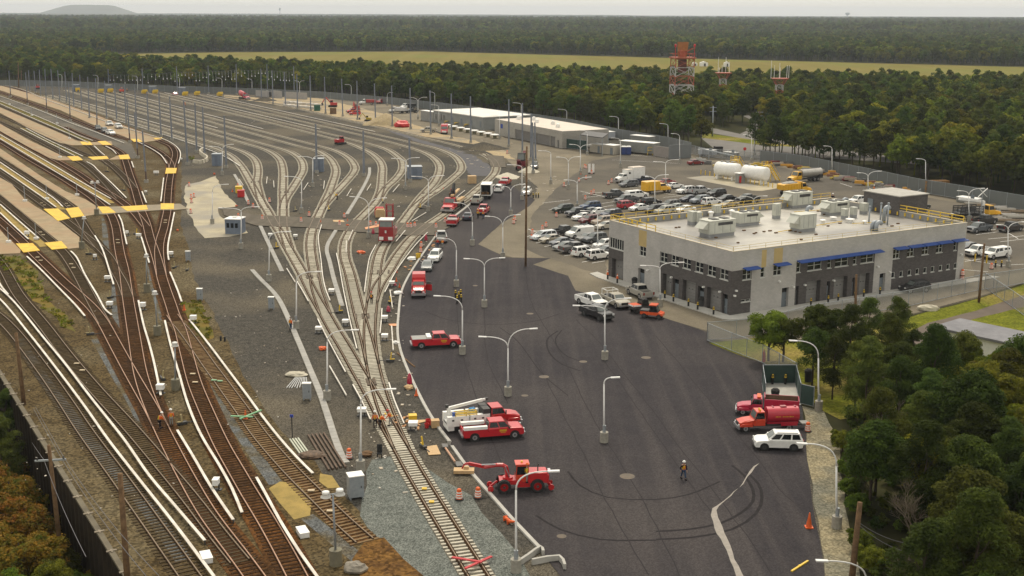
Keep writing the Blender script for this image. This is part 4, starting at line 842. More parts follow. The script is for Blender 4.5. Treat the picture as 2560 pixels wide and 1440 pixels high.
# green screened dumpster pen
def screen(pts,h,label,m,name='screen_fence',cat='fence',posts=True,group=None,postm=None,z0=0,pstep=3.0,rails=True):
    P=[G(*p) for p in pts]; t=thing(name,(P[0].x,P[0].y,0),0,label,cat,group); o=Vector((P[0].x,P[0].y,0)); mb=MB()
    for i in range(len(P)-1):
        a=P[i]-o;b=P[i+1]-o; mb.quad((a.x,a.y,z0+.08),(b.x,b.y,z0+.08),(b.x,b.y,z0+h),(a.x,a.y,z0+h))
    mb.build('mesh_panel',m,t)
    mb=MB(); k=0
    for i in range(len(P)-1):
        a=P[i]-o;b=P[i+1]-o; n=max(1,int((b-a).length/pstep))
        for j in range(n+(i==len(P)-2)):
            p=a.lerp(b,j/n); mb.cyl(p.x,p.y,0,z0+h+.1,.045,6); k+=1
    o2=mb.build('posts',postm or M['galv'],t)
    if k>1: o2['kind']='stuff'
    if rails:
        mb=MB()
        for i in range(len(P)-1):
            a=P[i]-o;b=P[i+1]-o
            for z in (z0+.12,z0+h): mb.beam((a.x,a.y,z),(b.x,b.y,z),.06,.06)
        mb.build('rails',postm or M['galv'],t)
    return t
m_green=gm('green_screen',(.028,.062,.052),(.02,.045,.038),rough=.8)
def fencemat(name,c,f):
    m=bpy.data.materials.new(name); m.use_nodes=True; t=m.node_tree; b=t.nodes['Principled BSDF']; b.inputs['Roughness'].default_value=.7
    N=t.nodes.new; L=t.links.new; tc=N('ShaderNodeTexCoord'); no=N('ShaderNodeTexNoise'); no.inputs['Scale'].default_value=.8; L(tc.outputs['Object'],no.inputs['Vector'])
    cr=N('ShaderNodeValToRGB'); cr.color_ramp.elements[0].color=tuple(x*.8 for x in c)+(1,); cr.color_ramp.elements[1].color=(*c,1); L(no.outputs[0],cr.inputs[0]); L(cr.outputs[0],b.inputs['Base Color'])
    b.inputs['Alpha'].default_value=f; return m
m_chain=fencemat('chain_link',(.36,.37,.37),.42); m_slat=fencemat('slatted_chain_link',(.15,.165,.165),.92); m_slat2=fencemat('slatted_chain_link_light',(.20,.215,.22),.88)
screen([(1413,370),(1445,374),(1466,376)],3.0,'teal green screened pen beside the block garage building',m_green,pstep=4)
# fences
FB='perimeter fences of the yard'
screen([(-60,214),(40,215),(150,217),(300,224),(450,231),(640,237),(810,246),(985,262),(1090,275)],3.2,'long slatted grey fence across the far end of the yard, under the tree line',m_slat,'chain_link_fence',group=FB,pstep=5)
screen([(1090,275),(1200,290),(1320,305),(1430,322),(1540,347),(1625,362),(1672,370),(1727,384)],3.4,'slatted grey fence behind the modular and garage buildings',m_slat2,'chain_link_fence',group=FB,pstep=4)
screen([(1900,404),(2000,417),(2145,447),(2295,480),(2430,503),(2560,526),(2680,550)],3.2,'slatted fence along the east side of the yard below the dark wood',m_slat,'chain_link_fence',group=FB,pstep=4)
screen([(1727,384),(1760,392),(1800,396),(1860,401),(1900,404)],2.6,'see-through chain-link fence and gate between the yard and the side road',m_chain,'chain_link_fence',group=FB,pstep=2.5)
screen([(1767,852),(1840,846),(1920,836),(2015,808),(2270,767),(2445,727),(2520,716),(2640,696)],2.5,'long chain-link fence between the building driveway and the grass',m_chain,'chain_link_fence',group=FB,pstep=3)
screen([(1767,852),(1828,878),(1905,908),(1990,958)],2.4,'chain-link fence along the grass edge running to the green enclosure',m_chain,'chain_link_fence',pstep=3)
screen([(2461,720),(2490,740),(2530,768),(2560,790)],2.4,'chain-link gate and fence across the trail at the right edge',m_chain,'chain_link_fence',pstep=3)
screen([(2190,490),(2240,505),(2285,512),(2300,500)],2.6,'chain-link storage cage with a white sign by the east side',m_chain,'storage_cage',cat='cage',pstep=3)
# white sign on that cage
g=G(2283,511); t=thing('sign_board',(g.x,g.y-.1,0),0,'square white warning sign with a dark symbol on the storage cage','sign')
mb=MB(); mb.box(0,0,2.3,1.5,.05,1.5); mb.build('panel',M['white'],t); mb=MB(); mb.tube([(.42*math.cos(a),-.04,2.25+.42*math.sin(a)) for a in [i*math.pi/8 for i in range(17)]],.06,6); mb.box(0,-.035,2.25,.3,.03,.35); mb.box(0,-.035,2.88,1.1,.03,.14); mb.build('symbol',M['dark'],t)
# green enclosure with pad
struct(sheet('concrete_pad',[(1908,960),(1988,960),(2003,1014),(1912,1014)],.075,M['conc_l']))
GE='green screened panels of the bin enclosure'
screen([(1905,960),(1988,960)],2.3,'back green-screened panel of the enclosure behind the red trucks',m_green,'screen_fence',group=GE,pstep=2.5)
screen([(1905,960),(1912,1010)],2.3,'left green-screened panel of the enclosure behind the red trucks',m_green,'screen_fence',group=GE,pstep=2.5)
screen([(1988,960),(2000,1010)],2.3,'right green-screened panel of the enclosure behind the red trucks',m_green,'screen_fence',group=GE,pstep=2.5)
screen([(2000,1010),(2033,1018)],2.3,'open green gate leaf swung out to the right of the enclosure',m_green,'enclosure_gate',group=GE,pstep=2.5)
# white flat-roofed building at the right, half behind trees
t,lu,lv,h,a,u=boxbuilding('flat_roof_house',(2640,958),(2340,887),(2718,941),880,'white low building with a grey flat roof half hidden by trees at the right edge',None)
s=1 if lv>0 else -1; lvv=abs(lv); h=3.4; mb=MB(); 
for args in [((0,0),(1,0),(0,-s),lu),((0,0),(0,s),(-1,0),lvv),((lu,0),(0,s),(1,0),lvv),((0,lv),(1,0),(0,s),lu)]: facewall(mb,*args,h,[],[])
mb.build('walls',M['white'],t); mb=MB(); mb.box(lu/2,lv/2,h+.15,lu+1,lvv+1,.3); mb.build('roof',gm('grey_roof',(.20,.20,.215),(.13,.13,.145),scale=.5,detail=8),t)
mb=MB(); mb.box(lu*.86,-s*.04,1.7,1,.06,1.1); mb.build('window',M['glassg'],t)
mb=MB(); mb.box(lu*.72,-s*.04,1.1,1.0,.06,2.2); mb.build('door',m_dr,t)
# guard booth and blue-grey signal huts
def hut(px,py,topy,w,d,label,windows=False,roofm=None,name='equipment_hut',rz=0):
    g=G(px,py); h=hgt(g,px,topy); t=thing(name,(g.x,g.y,0),rz,label,'hut',None if windows else 'blue-grey equipment huts')
    mb=MB(); mb.box(0,d/2,h/2,w,d,h); mb.build('walls',M['blueg'],t); mb=MB(); mb.box(0,d/2,h+.06,w+.25,d+.25,.14); mb.build('roof',roofm or M['galv'],t)
    if windows:
        for i in range(3):
            mb=MB(); mb.box(-.9+i*.85,-.02,h*.6,.55,.05,.9); mb.build('window',M['glass'],t)
        mb=MB(); mb.box(-w/2-.02,d/2,1.05,.05,.9,2.1); mb.build('door',M['white'],t); mb=MB(); mb.box(0,d/2,h+.25,.8,.6,.3); mb.build('roof_unit',M['white'],t)
    else:
        mb=MB(); mb.box(0,-.03,h*.45,w*.35,.05,h*.8); mb.build('door',gm('hut_door',(.14,.17,.225)),t)
hut(582,586,549,3.0,3.0,'blue-grey guard booth with three dark windows and white roof on the pale concrete patch',True,M['white'],'guard_booth',R(-8))
hut(541,415,386,2.4,2.4,'blue-grey hut beside the white rubble barrier, left of the first track curve')
hut(797,430,398,2.6,2.4,'blue-grey hut at the foot of a steel pole inside the third curve',rz=R(5))
hut(1038,448,418,3.6,3.4,'blue-grey hut with raised roof hatch between the right-hand curves',rz=R(10))
hut(189,230,212,3.4,2,'far blue-grey hut left of the first yellow buffer stop'); hut(270,231,213,3.2,2,'far blue-grey hut between the second and third yellow buffer stops'); hut(381,233,216,3.4,2,'far blue-grey hut right of the fourth yellow buffer stop'); hut(455,237,219,3.2,2,'far blue-grey hut beside the parked pink-red van')
# track-side metal cabinets
def cabinet(px,py,topy,w,d,label,m=None,rz=0,name='signal_cabinet'):
    g=G(px,py); h=hgt(g,px,topy); t=thing(name,(g.x,g.y,0),rz,label,'cabinet'); mb=MB()
    for x in (-w*.4,w*.4): mb.box(x,d*.5,.12,.1,d*.8,.24)
    mb.build('feet',M['galv'],t); mb=MB(); mb.box(0,d/2,.24+(h-.24)/2,w,d,h-.24); mb.build('body',m or M['galv'],t)
    mb=MB(); mb.box(0,d/2,h+.04,w+.1,d+.12,.08); mb.build('lid',M['white'],t); mb=MB(); mb.box(w*.3,-.03,h*.55,.06,.06,.2); mb.build('handle',M['dark'],t); return t
cabinet(893,1250,1192,1.3,1.1,'tall grey steel signal cabinet with open white lid at the foot of a lamp post',rz=R(20))
cabinet(767,1002,960,.9,.5,'slim grey cabinet with white cap beside the pile of pipes'); cabinet(678,775,744,.8,.5,'slim grey cabinet with white cap left of the long trough'); cabinet(499,752,723,.8,.5,'slim dark grey cabinet at the gravel edge'); cabinet(470,654,629,.8,.4,'slim grey cabinet in the gravel left of the guard booth')
def smallbox(px,py,label,sz=(.75,.6,.55),m='white',rz=0,legs=True,name='junction_box',cat='junction box',group='white track-side junction boxes'):
    g=G(px,py); t=thing(name,(g.x,g.y,0),rz,label,cat,group); z=.55 if legs else .02; mb=MB(); mb.box(0,0,z+sz[2]/2,sz[0],sz[1],sz[2]); mb.box(0,0,z+sz[2]+.03,sz[0]+.06,sz[1]+.06,.06); mb.build('case',M[m] if isinstance(m,str) else m,t)
    mb=MB()
    if legs:
        for x in(-.25,.25): mb.box(x,0,.3,.08,.3,.6)
        mb.box(0,0,.05,1.0,.5,.1)
    else: mb.box(sz[0]/2+.05,0,.15,.1,.3,.2)
    mb.build('stand',M['dark'],t); return t
JB=[(516,1400,'large white case by the bottom edge between the main lines',(.75,1.5,.4)),(757,1337,'large white case beside the cover board at the bottom centre-left',(.75,1.5,.4)),(541,1225,'small white case between two boards at the bottom left',(.5,.8,.5)),(1033,1075,'white-topped box on a stand right of the workers',(.9,.9,.3)),(905,1040,'white-topped box on a stand left of the workers',(.9,.8,.3)),(962,852,'white-topped box on a stand right of the switch',(.8,.8,.3)),(864,815,'white-topped box on a stand between the two trunk tracks',(.8,.8,.3)),(797,833,'white-topped box on a stand left of the trunk',(.8,.8,.3)),(829,737,'white-topped box on a stand near the end of the third trough',(.8,.8,.3)),(962,805,'white-topped box below the red bucket chair',(.8,.8,.3)),(980,717,'white-topped box beside the red lamp disc',(.8,.8,.3)),(739,598,'white-topped box right of the leftmost crossing',(.7,.7,.3)),(676,595,'white-topped box left of the first lamp arm',(.7,.7,.3)),(402,984,'white case at the end of the long board beside the trunk',(.8,.7,.5)),(358,775,'white case right of the board in the lower left',(.7,.7,.5)),(484,808,'white case at the weed patch by the gravel edge',(.8,.7,.5)),(275,771,'white case left of the curved board end',(.8,.7,.4)),(269,705,'white case beside the board near the old switch',(.8,.6,.4)),(428,643,'white case right of the junction board',(.7,.6,.4)),(347,597,'white case left of the junction',(.9,.5,.4)),(318,590,'small white box right of the middle board',(.5,.4,.4)),(365,486,'small white box right of the short board',(.5,.4,.3)),(238,650,'small white box above the old switch board',(.5,.4,.4)),(68,592,'white case between the boards at the lower left panels',(.8,.6,.5)),(391,438,'white fuel drum shaped case by the steel pole',(1.3,.6,.5)),(453,403,'small white box right of the sharp bend',(.6,.4,.3))]
for x,y,l,s3 in JB: smallbox(x,y,l,s3,rz=R(24) if s3[1]>1 else 0,legs=s3[1]<1)
# =============== lamp posts ===============
def lamp(bx,by,jy,tips,label,jx=None,base=True,m='lampw'):
    g=G(bx,by); t=thing('lamp_post',(g.x,g.y,0),0,label,'lamp post','white arched lamp posts of the yard'); o=Vector((g.x,g.y,0)); far=g.y>330; n=6 if far else 10
    hb=1.1 if base else .1
    mb=MB(); mb.cyl(0,0,0,hb,.42,18); mb.build('concrete_base',M['conc'],t)
    mb=MB(); mb.cyl(0,0,hb,hb+.7,.17,8); mb.build('base_cover',M['galv'],t)
    J=atY(jx if jx else bx,jy,g.y)-o; th=1.0 if g.y<250 else 1.15
    mb=MB(); mb.tube([(0,0,hb),(J.x*.5,0,J.z*.5),(J.x,J.y,J.z)],.105*th,n,r2=.075*th); mb.build('pole',M[m],t,True)
    for tx,ty in tips:
        T=atY(tx,ty,g.y)-o; c=Vector((J.x,0,T.z)); pts=[(J*(1-k)**2+c*2*k*(1-k)+T*k*k) for k in [i/8 for i in range(9)]]
        mb=MB(); mb.tube(pts,.065*th,n,r2=.05*th); ar=mb.build('arm',M[m],t,True)
        d=(T-pts[-2]).normalized(); mb=MB(); p=T+d*.1; mb.beam(T-d*.15,T+d*.75,.30*th,.10); mb.build('lamp_head',M[m],ar)
    return t
LP=[(1270,990,870,[(1213,842),(1327,822)],'double-arm lamp post in the centre of the new asphalt, above the crane truck'),
(1211,768,668,[(1172,647),(1250,645)],'double-arm lamp post right of the open-door red truck'),
(1512,899,776,[(1447,764),(1563,746)],'double-arm lamp post in front of the black pickup'),
(1257,646,568,[(1223,541),(1291,537)],'double-arm lamp post at the left tip of the tan asphalt'),
(1650,766,672,[(1613,664),(1698,656)],'double-arm lamp post in front of the dark garage doors'),
(603,622,530,[(556,520),(638,517)],'double-arm lamp post by the guard booth'),
(782,467,400,[(752,391),(803,389)],'double-arm lamp post beside the hut inside the third curve'),
(922,594,520,[(884,492),(957,495)],'double-arm lamp post left of the red rail crane'),
(1071,528,455,[(1037,441),(1102,439)],'double-arm lamp post behind the red flatbed truck'),
(1014,474,408,[(986,396),(1041,394)],'double-arm lamp post right of the fourth fan pair'),
(556,438,378,[(531,366),(577,361)],'double-arm lamp post beside the first blue-grey hut'),
(1277,538,480,[(1253,465),(1306,461)],'double-arm lamp post right of the white box truck'),
(1421,472,408,[(1399,393),(1444,392)],'double-arm lamp post on the tan asphalt, left of the barrels'),
(1451,436,374,[(1430,361),(1472,362)],'double-arm lamp post below the shelter frame'),
(1443,522,461,[(1418,450),(1470,443)],'double-arm lamp post above the second car row'),
(1664,466,410,[(1641,404),(1690,399)],'double-arm lamp post behind the yellow utility truck'),
(1637,518,452,[(1621,442),(1663,437)],'double-arm lamp post in front of the yellow utility truck'),
(1494,623,538,[(1461,527),(1527,524)],'double-arm lamp post among the lowest car rows'),
(1884,516,502,[(1858,491),(1910,490)],'double-arm lamp post just beyond the roof railing'),
(2170,484,444,[(2150,432),(2197,428)],'double-arm lamp post left of the storage cage'),
(2422,552,490,[(2402,477),(2453,471)],'double-arm lamp post in front of the yellow crane truck'),
(2520,668,576,[(2501,562),(2556,555)],'double-arm lamp post by the right edge white vans'),
(1045,298,256,[(1028,244),(1063,243)],'small far double-arm lamp post left of the modular building'),
(1181,614,555,[(1144,507)],'single-arm lamp post arching left over the dark sedan'),
(1141,717,625,[(1108,596)],'single-arm lamp post arching left over the silver pickup'),
(1156,886,775,[(1099,740)],'single-arm lamp post at the nose of the red pickup'),
(1290,1430,1225,[(1374,1178)],'large single-arm lamp post in front of the red loader at the bottom'),
(1510,1106,960,[(1531,944)],'lone lamp post with a short arm in the lower middle of the asphalt'),
(2046,1026,895,[(1990,852)],'single-arm lamp post at the corner of the green enclosure'),
(2091,1320,1165,[(2014,1109)],'single-arm lamp post on the stony shoulder beside the dead tree'),
(2165,1500,1450,[(2065,1402)],'lamp arm reaching in at the bottom right edge of the asphalt'),
(902,1178,1010,[(970,973)],'single-arm lamp post left of the bent-over workers'),
(818,1000,855,[(880,825)],'single-arm lamp post beside the pipe pile'),
(741,822,705,[(790,679)],'single-arm lamp post next to the worker on the long trough'),
(673,703,600,[(716,579)],'single-arm lamp post left of the leftmost crossing track'),
(531,560,480,[(562,461)],'single-arm lamp post on the pale concrete patch'),
(754,532,455,[(720,441)],'single-arm lamp post right of the second fan pair'),
(1305,500,420,[(1276,412)],'single-arm lamp post in front of the rock crusher'),
(1377,460,385,[(1353,377)],'single-arm lamp post on the tan asphalt, left of the double lamps'),
(1468,388,335,[(1457,326)],'single-arm lamp post at the corner of the shelter frame'),
(1249,348,296,[(1232,288)],'single-arm lamp post at the left end of the block garage'),
(1097,316,267,[(1080,262)],'single-arm lamp post at the left end of the modular building'),
(1087,275,237,[(1077,230)],'single-arm lamp post behind the modular building, left'),
(1303,300,262,[(1286,257)],'single-arm lamp post behind the modular building, right'),
(1417,318,280,[(1400,273)],'single-arm lamp post behind the block garage building'),
(1546,346,297,[(1529,291)],'single-arm lamp post behind the pale blue-grey trailer'),
(1551,418,353,[(1534,345)],'single-arm lamp post by the blue portable toilets'),
(1670,364,316,[(1654,309)],'single-arm lamp post at the end of the long office trailer'),
(1699,407,343,[(1684,334)],'single-arm lamp post right of the office trailer'),
(1886,388,335,[(1872,323)],'taller of the two lamp posts at the side road gate'),
(1879,404,345,[(1864,337)],'nearer of the two lamp posts at the side road gate'),
(2080,434,373,[(2066,365)],'single-arm lamp post behind the silver tanker truck'),
(2314,470,405,[(2298,397)],'single-arm lamp post near the pallets by the east fence'),
(155,224,192,[(148,186)],'far lamp post, leftmost under the dark tree line'),(245,227,193,[(236,188)],'far lamp post left of the red roller'),(344,230,196,[(336,190)],'far lamp post right of the red roller'),(449,232,198,[(444,193)],'far lamp post above the pink-red van'),(555,234,202,[(546,195)],'far lamp post left of the cement mixer'),(630,236,203,[(621,197)],'far lamp post right of the cement mixer'),(749,244,210,[(740,202),(757,202)],'far lamp post beside the pale wall panels'),(878,250,217,[(866,211)],'far lamp post right of the excavators'),(968,264,240,[(978,231)],'far lamp post by the flatbed lorries')]
for a in LP: lamp(*a)
# old grey twin-head luminaires
def oldlamp(bx,by,hx,hy,label,heads=2):
    g=G(bx,by); t=thing('yard_lamp',(g.x,g.y,0),0,label,'lamp post','old grey yard lamps with round heads'); o=Vector((g.x,g.y,0)); T=atY(hx,hy,g.y)-o
    mb=MB(); mb.cyl(0,0,0,1.3,.5,16); mb.build('concrete_base',gm('old_conc',(.20,.18,.12),(.14,.13,.09),scale=1),t)
    mb=MB(); mb.tube([(0,0,1.3),(T.x,T.y,T.z)],.10,10,r2=.07); mb.build('pole',M['galv'],t,True)
    for s in ((-1,1) if heads==2 else (0,)):
        mb=MB(); mb.lathe([(.10,T.z+.35),(.28,T.z+.3),(.3,T.z+.12),(.24,T.z+.1),(.42,T.z-.12),(.40,T.z-.17)],T.x+s*.5,T.y+s*.25,16); mb.build('lamp_head',M['white'],t,True)
    if heads==2: mb=MB(); mb.beam((T.x-.6,T.y-.3,T.z),(T.x+.6,T.y+.3,T.z),.07,.07); mb.build('crossbar',M['galv'],t)
oldlamp(840,1412,832,1235,'round twin-head yard lamp in the bottom centre-left with a thick concrete base'); oldlamp(440,975,437,862,'round-head yard lamp standing between the two trunk tracks',1); oldlamp(394,838,387,733,'round-head yard lamp just above the junction boards',1); oldlamp(205,622,210,545,'yard lamp at the tip of the lower sandy platform',1); oldlamp(242,538,237,456,'tall twin-head yard lamp on the middle sandy platform'); oldlamp(368,730,366,640,'short yard lamp left of the junction boards',1)
for i,(x,y,ty) in enumerate([(63,505,467),(118,500,463),(193,490,460),(22,608,570),(91,600,560),(150,395,365),(174,348,320),(143,310,285),(80,290,268),(24,262,240)]):
    g=G(x,y); t=thing('platform_post',(g.x,g.y,.15),0,['thin grey post at the left on the middle sandy platform','second thin post on the middle sandy platform','thin grey post near the yellow middle panels','leftmost thin post on the lowest platform','thin grey post by the board ends of the lower platform','thin post on the third platform','thin post with white foot on the fourth platform','small thin post on the fourth platform','thin post near the left on the fourth platform','thin post at the far left of the fourth platform'][i],'post','thin posts on the sandy platforms'); h=hgt(g,x,ty)
    mb=MB(); mb.cyl(0,0,0,h,.08,8); mb.build('pole',M['galv'],t); mb=MB(); mb.box(0,0,.2,.8,.6,.4); mb.build('foot',M['white'],t)
# =============== steel poles ===============
def spole(bx,by,tx,ty,label,group,w=.28,rust=False):
    g=G(bx,by); t=thing('steel_pole',(g.x,g.y,0),0,label,'pole',group); o=Vector((g.x,g.y,0)); T=atY(tx,ty,g.y)-o
    mb=MB(); mb.box(0,0,.4,.9,.9,.8); mb.build('footing',M['conc'] ,t); 
    if rust:
        k=.22; mb=MB(); mb.tube([(0,0,.8),T*k],w*.62,8); mb.build('rusty_sleeve',gm('rusty_sleeve',(.13,.085,.07),(.09,.06,.05)),t); mb=MB(); mb.tube([T*k,T],w*.6,8,r2=w*.5); mb.build('shaft',M['steelp'],t)
    else: mb=MB(); mb.tube([(0,0,.8),T*.5,T],w,8,r2=w*.7); mb.build('shaft',M['steelp'],t)
R1=[(27,243,22,177),(69,262,64,181),(117,281,112,172),(176,303,171,206),(243,322,239,196),(325,357,317,246),(345,396,336,281),(366,457,356,326)]
for i,p in enumerate(R1): spole(*p,ORD[i]+' tall steel pole from the left in the nearest row, along the sandy top platform','nearest row of steel poles',.36,True)
R2=[(75,229,71,176),(89,233,85,177),(102,241,98,174),(133,249,127,172),(150,252,144,175),(167,257,162,179),(185,268,180,183),(205,276,199,187),(224,296,219,192),(267,298,261,202),(292,301,286,207),(316,312,311,212),(342,322,337,221),(372,329,367,229),(403,342,397,232),(430,351,424,241),(469,412,459,250),(492,382,487,256),(512,389,506,267),(566,420,560,289)]
for i,p in enumerate(R2): spole(*p,ORD[i]+' steel pole from the left in the long row bordering the first new yard track','second row of steel poles')
R3=[(272,216,270,172),(357,229,355,171),(444,232,441,166),(522,234,520,164),(592,237,590,160),(669,234,667,161),(736,239,734,165)]
for i,p in enumerate(R3): spole(*p,ORD[i]+' steel pole from the left in the far row in front of the tree line','far row of steel poles')
R4=[(654,252,652,172),(683,261,680,176),(714,266,711,180),(744,273,742,185),(777,277,775,189),(814,285,811,192),(857,291,854,197),(894,300,892,202),(939,307,936,209),(981,316,979,214),(1027,323,1025,220),(1077,336,1075,226),(1129,347,1128,234),(1177,357,1176,241),(1272,367,1272,248),(1306,382,1306,258),(1327,400,1328,284),(1333,433,1331,306),(1339,403,1337,306)]
for i,p in enumerate(R4): spole(*p,ORD[i]+' steel pole from the left in the row along the sandy strip','row of steel poles on the sandy strip')
for i,p in enumerate([(792,433,789,310),(910,440,908,327),(1026,455,1023,344)]): spole(*p,['steel pole at the blue-grey hut inside the third curve','free-standing steel pole in the middle of the curved tracks','steel pole at the hut between the right-hand curves'][i],'steel poles inside the track curves',.32)
# wooden utility poles
def wpole(bx,by,tx,ty,label,r=.2,arm=None,m='wood',gy=None):
    g=G(bx,by) if gy is None else G(bx,by,gy); t=thing('utility_pole',(g.x,g.y,g.z),0,label,'utility pole'); o=g.copy(); T=atY(tx,ty,g.y)-o
    mb=MB(); mb.tube([(0,0,-.3),T*.5,T],r,12,r2=r*.72); mb.build('pole',M[m],t,True)
    if arm:
        for k in arm:
            c=T*k; mb=MB(); mb.beam(c+Vector((-1.2,-.2,0)),c+Vector((1.2,.2,0)),.12,.14); cb=mb.build('crossarm',M['galv'],t)
            for x in (-1.0,1.0): mb=MB(); mb.cyl(c.x+x,c.y+x*.17,c.z+.07,c.z+.3,.07,8); mb.build('insulator',M['dark'],cb)
    return t
wpole(1314,667,1317,366,'tall wooden utility pole standing at the edge of the tan asphalt in the middle',.2)
wpole(322,1500,300,1184,'brown wooden pole rising at the bottom left between the main line and the wall',.25)
wpole(60,1012,40,832,'dark brown wooden pole at the left edge above the retaining wall',.24)
wpole(146,1330,122,1113,'weathered utility pole with a grey crossarm in front of the retaining wall',.2,arm=[.83],m='wood')
wpole(2126,1480,2150,1256,'thick pale wooden pole at the bottom right beside the shoulder',.26,m='wood')
wpole(1781,340,1783,265,'grey utility pole with crossarms by the side road',.28,arm=[.95,.82],m='galv'); wpole(1898,356,1899,278,'tan utility pole with crossarms at the edge of the east wood',.28,arm=[.97,.85])
wpole(2137,810,2141,686,'wooden pole in front of the awning side of the building',.2); wpole(2447,757,2461,609,'leaning wooden pole at the right beside the long fence',.2)
wpole(47,222,45,155,'tall far wooden pole at the upper left',.3); wpole(54,215,53,175,'shorter far wooden pole at the upper left',.25)
# wires
m_wire=gm('wire',(.10,.10,.11),rough=.7)
def wire(P,label,sag=1.0,r=.02,group='overhead wires'):
    out=[]
    for i in range(len(P)-1):
        a,b=Vector(P[i]),Vector(P[i+1])
        for k in range(12): t=k/12; out.append(a.lerp(b,t)-Vector((0,0,sag*4*t*(1-t))))
    out.append(Vector(P[-1])); mb=MB(); mb.tube(out,r,5); tag(mb.build('overhead_wire',m_wire),label,'wire',group)
g=G(146,1330); 
wire([atY(37,1030,190),atY(110,1150,g.y),atY(215,1392,58)],'wire passing left of the crossarm pole over the retaining wall',.4)
wire([atY(0,860,200),atY(155,1148,g.y),atY(365,1440,60)],'wire running across the ballast from the crossarm pole to the bottom edge',.4); wire([atY(0,845,210),atY(160,1144,g.y),atY(398,1440,62)],'second wire across the ballast to the bottom edge',.5)
wire([atY(2150,1315,88),atY(2290,1385,84),atY(2420,1460,80)],'lower wire crossing the wood at the bottom right',.4); wire([atY(2150,1308,88),atY(2300,1362,84),atY(2480,1460,78)],'upper wire crossing the wood at the bottom right',.4)
# catenary span wires in front of the tree line with small white insulators
for i in range(len(R3)-1):
    a=G(R3[i][0],R3[i][1]);b=G(R3[i+1][0],R3[i+1][1]); A=atY(R3[i][2],R3[i][3]+14,a.y);Bq=atY(R3[i+1][2],R3[i+1][3]+14,b.y)
    t=thing('span_wire',(0,0,0),0,'thin span wire with white droplet insulators between far poles '+ORD[i]+' and '+ORD[i+1]+' from the left','wire','span wires with hanging insulators')
    mb=MB(); mb.tube([A,(A+Bq)/2-Vector((0,0,.5)),Bq],.04,4); mb.build('wire',m_wire,t); mb=MB(); rd=random.Random(i)
    for k in range(9):
        p=A.lerp(Bq,(k+.5)/9); z=p.z-rd.choice((1.5,3,4.5)); mb.tube([(p.x,p.y,p.z-.3),(p.x,p.y,z)],.03,4); mb.lump(p.x,p.y,z-.2,.22,.22,.35,k,n=6,k=4,rough=0)
    mb.build('insulators',M['white'],t)
# =============== towers ===============
def lattice(t,w0,w1,z0,z1,bands,m2,brace=3,th=.28):
    n=bands; cm=[m2,gm('faded_white',(.55,.54,.52),(.45,.44,.43))]
    for k in range(n):
        za=z0+(z1-z0)*k/n; zb=z0+(z1-z0)*(k+1)/n; wa=w0+(w1-w0)*k/n; wb=w0+(w1-w0)*(k+1)/n; mb=MB()
        ca=[(s*wa/2,q*wa/2,za) for s,q in((-1,-1),(1,-1),(1,1),(-1,1))]; cb=[(s*wb/2,q*wb/2,zb) for s,q in((-1,-1),(1,-1),(1,1),(-1,1))]
        for i in range(4):
            mb.beam(ca[i],cb[i],th,th); mb.beam(ca[i],cb[(i+1)%4],th*.5,th*.5); mb.beam(ca[(i+1)%4],cb[i],th*.5,th*.5); mb.beam(cb[i],cb[(i+1)%4],th*.7,th*.7)
        mb.build('lattice_section',cm[k%2],t)
g=G(1701,300); s_px=FPX/ (g.y/math.cos(PITCH)); wT=48/ (FPX/g.y)*1.0
m_ro=gm('aviation_orange',(.42,.10,.04),(.30,.065,.028),rough=.6,scale=.5)
t=thing('radar_tower',(g.x,g.y,0),R(8),'orange and white lattice radar tower with orange dish rising above the wood','tower'); zt2=hgt(g,1701,146); lattice(t,wT,wT*.96,0,zt2,7,m_ro,th=.32)
mb=MB(); mb.box(0,0,zt2+.3,wT+1,wT+1,.5); mb.build('platform',m_ro,t)
mb=MB()
for a in range(12):
    an=2*math.pi*a/12; mb.beam((wT*.5*math.cos(an),wT*.5*math.sin(an),zt2+.5),(wT*.5*math.cos(an),wT*.5*math.sin(an),zt2+2),.15,.15)
for e in ((-1,-1,1,-1),(1,-1,1,1),(1,1,-1,1),(-1,1,-1,-1)): mb.beam((e[0]*wT*.53,e[1]*wT*.53,zt2+1.8),(e[2]*wT*.53,e[3]*wT*.53,zt2+1.8),.18,.18)
mb.build('railing',m_ro,t)
mb=MB(); mb.box(0,0,zt2-3.0,wT*.36,wT*.36,4.8); mb.build('equipment_cabin',gm('rust_box',(.16,.045,.03),(.12,.035,.025)),t)
zt3=hgt(g,1701,105); mb=MB(); mb.cyl(0,0,zt2+.5,zt2+3,1.2,12); mb.beam((-1.2,0,zt2+2),(0,1.5,zt3-3),.8,.8); mb.beam((1.4,0,zt2+2),(.5,1.5,zt3-3),.6,.6); mb.beam((1.2,0,zt2+2.5),(3.6,-2,zt2+4),.4,.4); mb.build('pedestal',m_ro,t)
mb=MB(); nx,nz=8,6
for i in range(nx+1):
    for j in range(nz+1):
        x=(i/nx-.5)*(4.6-1.2*(1-j/nz)); z=zt3-7+7*j/nz; mb.v.append((x,.8-.09*x*x-.03*(z-zt3+3.5)**2,z))
for i in range(nx):
    for j in range(nz): a=i*(nz+1)+j; mb.f.append((a,a+nz+1,a+nz+2,a+1)); mb.m.append(0)
mb.build('dish',gm('dish_orange',(.40,.17,.05),(.30,.12,.035)),t)
for s in(-1,1): mb=MB(); mb.lump(s*wT*.5,-wT*.4,zt2+5,.5,.5,.7,1,n=8,k=5,rough=0); mb.cyl(s*wT*.5,-wT*.4,zt2+.5,zt2+4.6,.12,6); mb.build('beacon',M['red'],t)
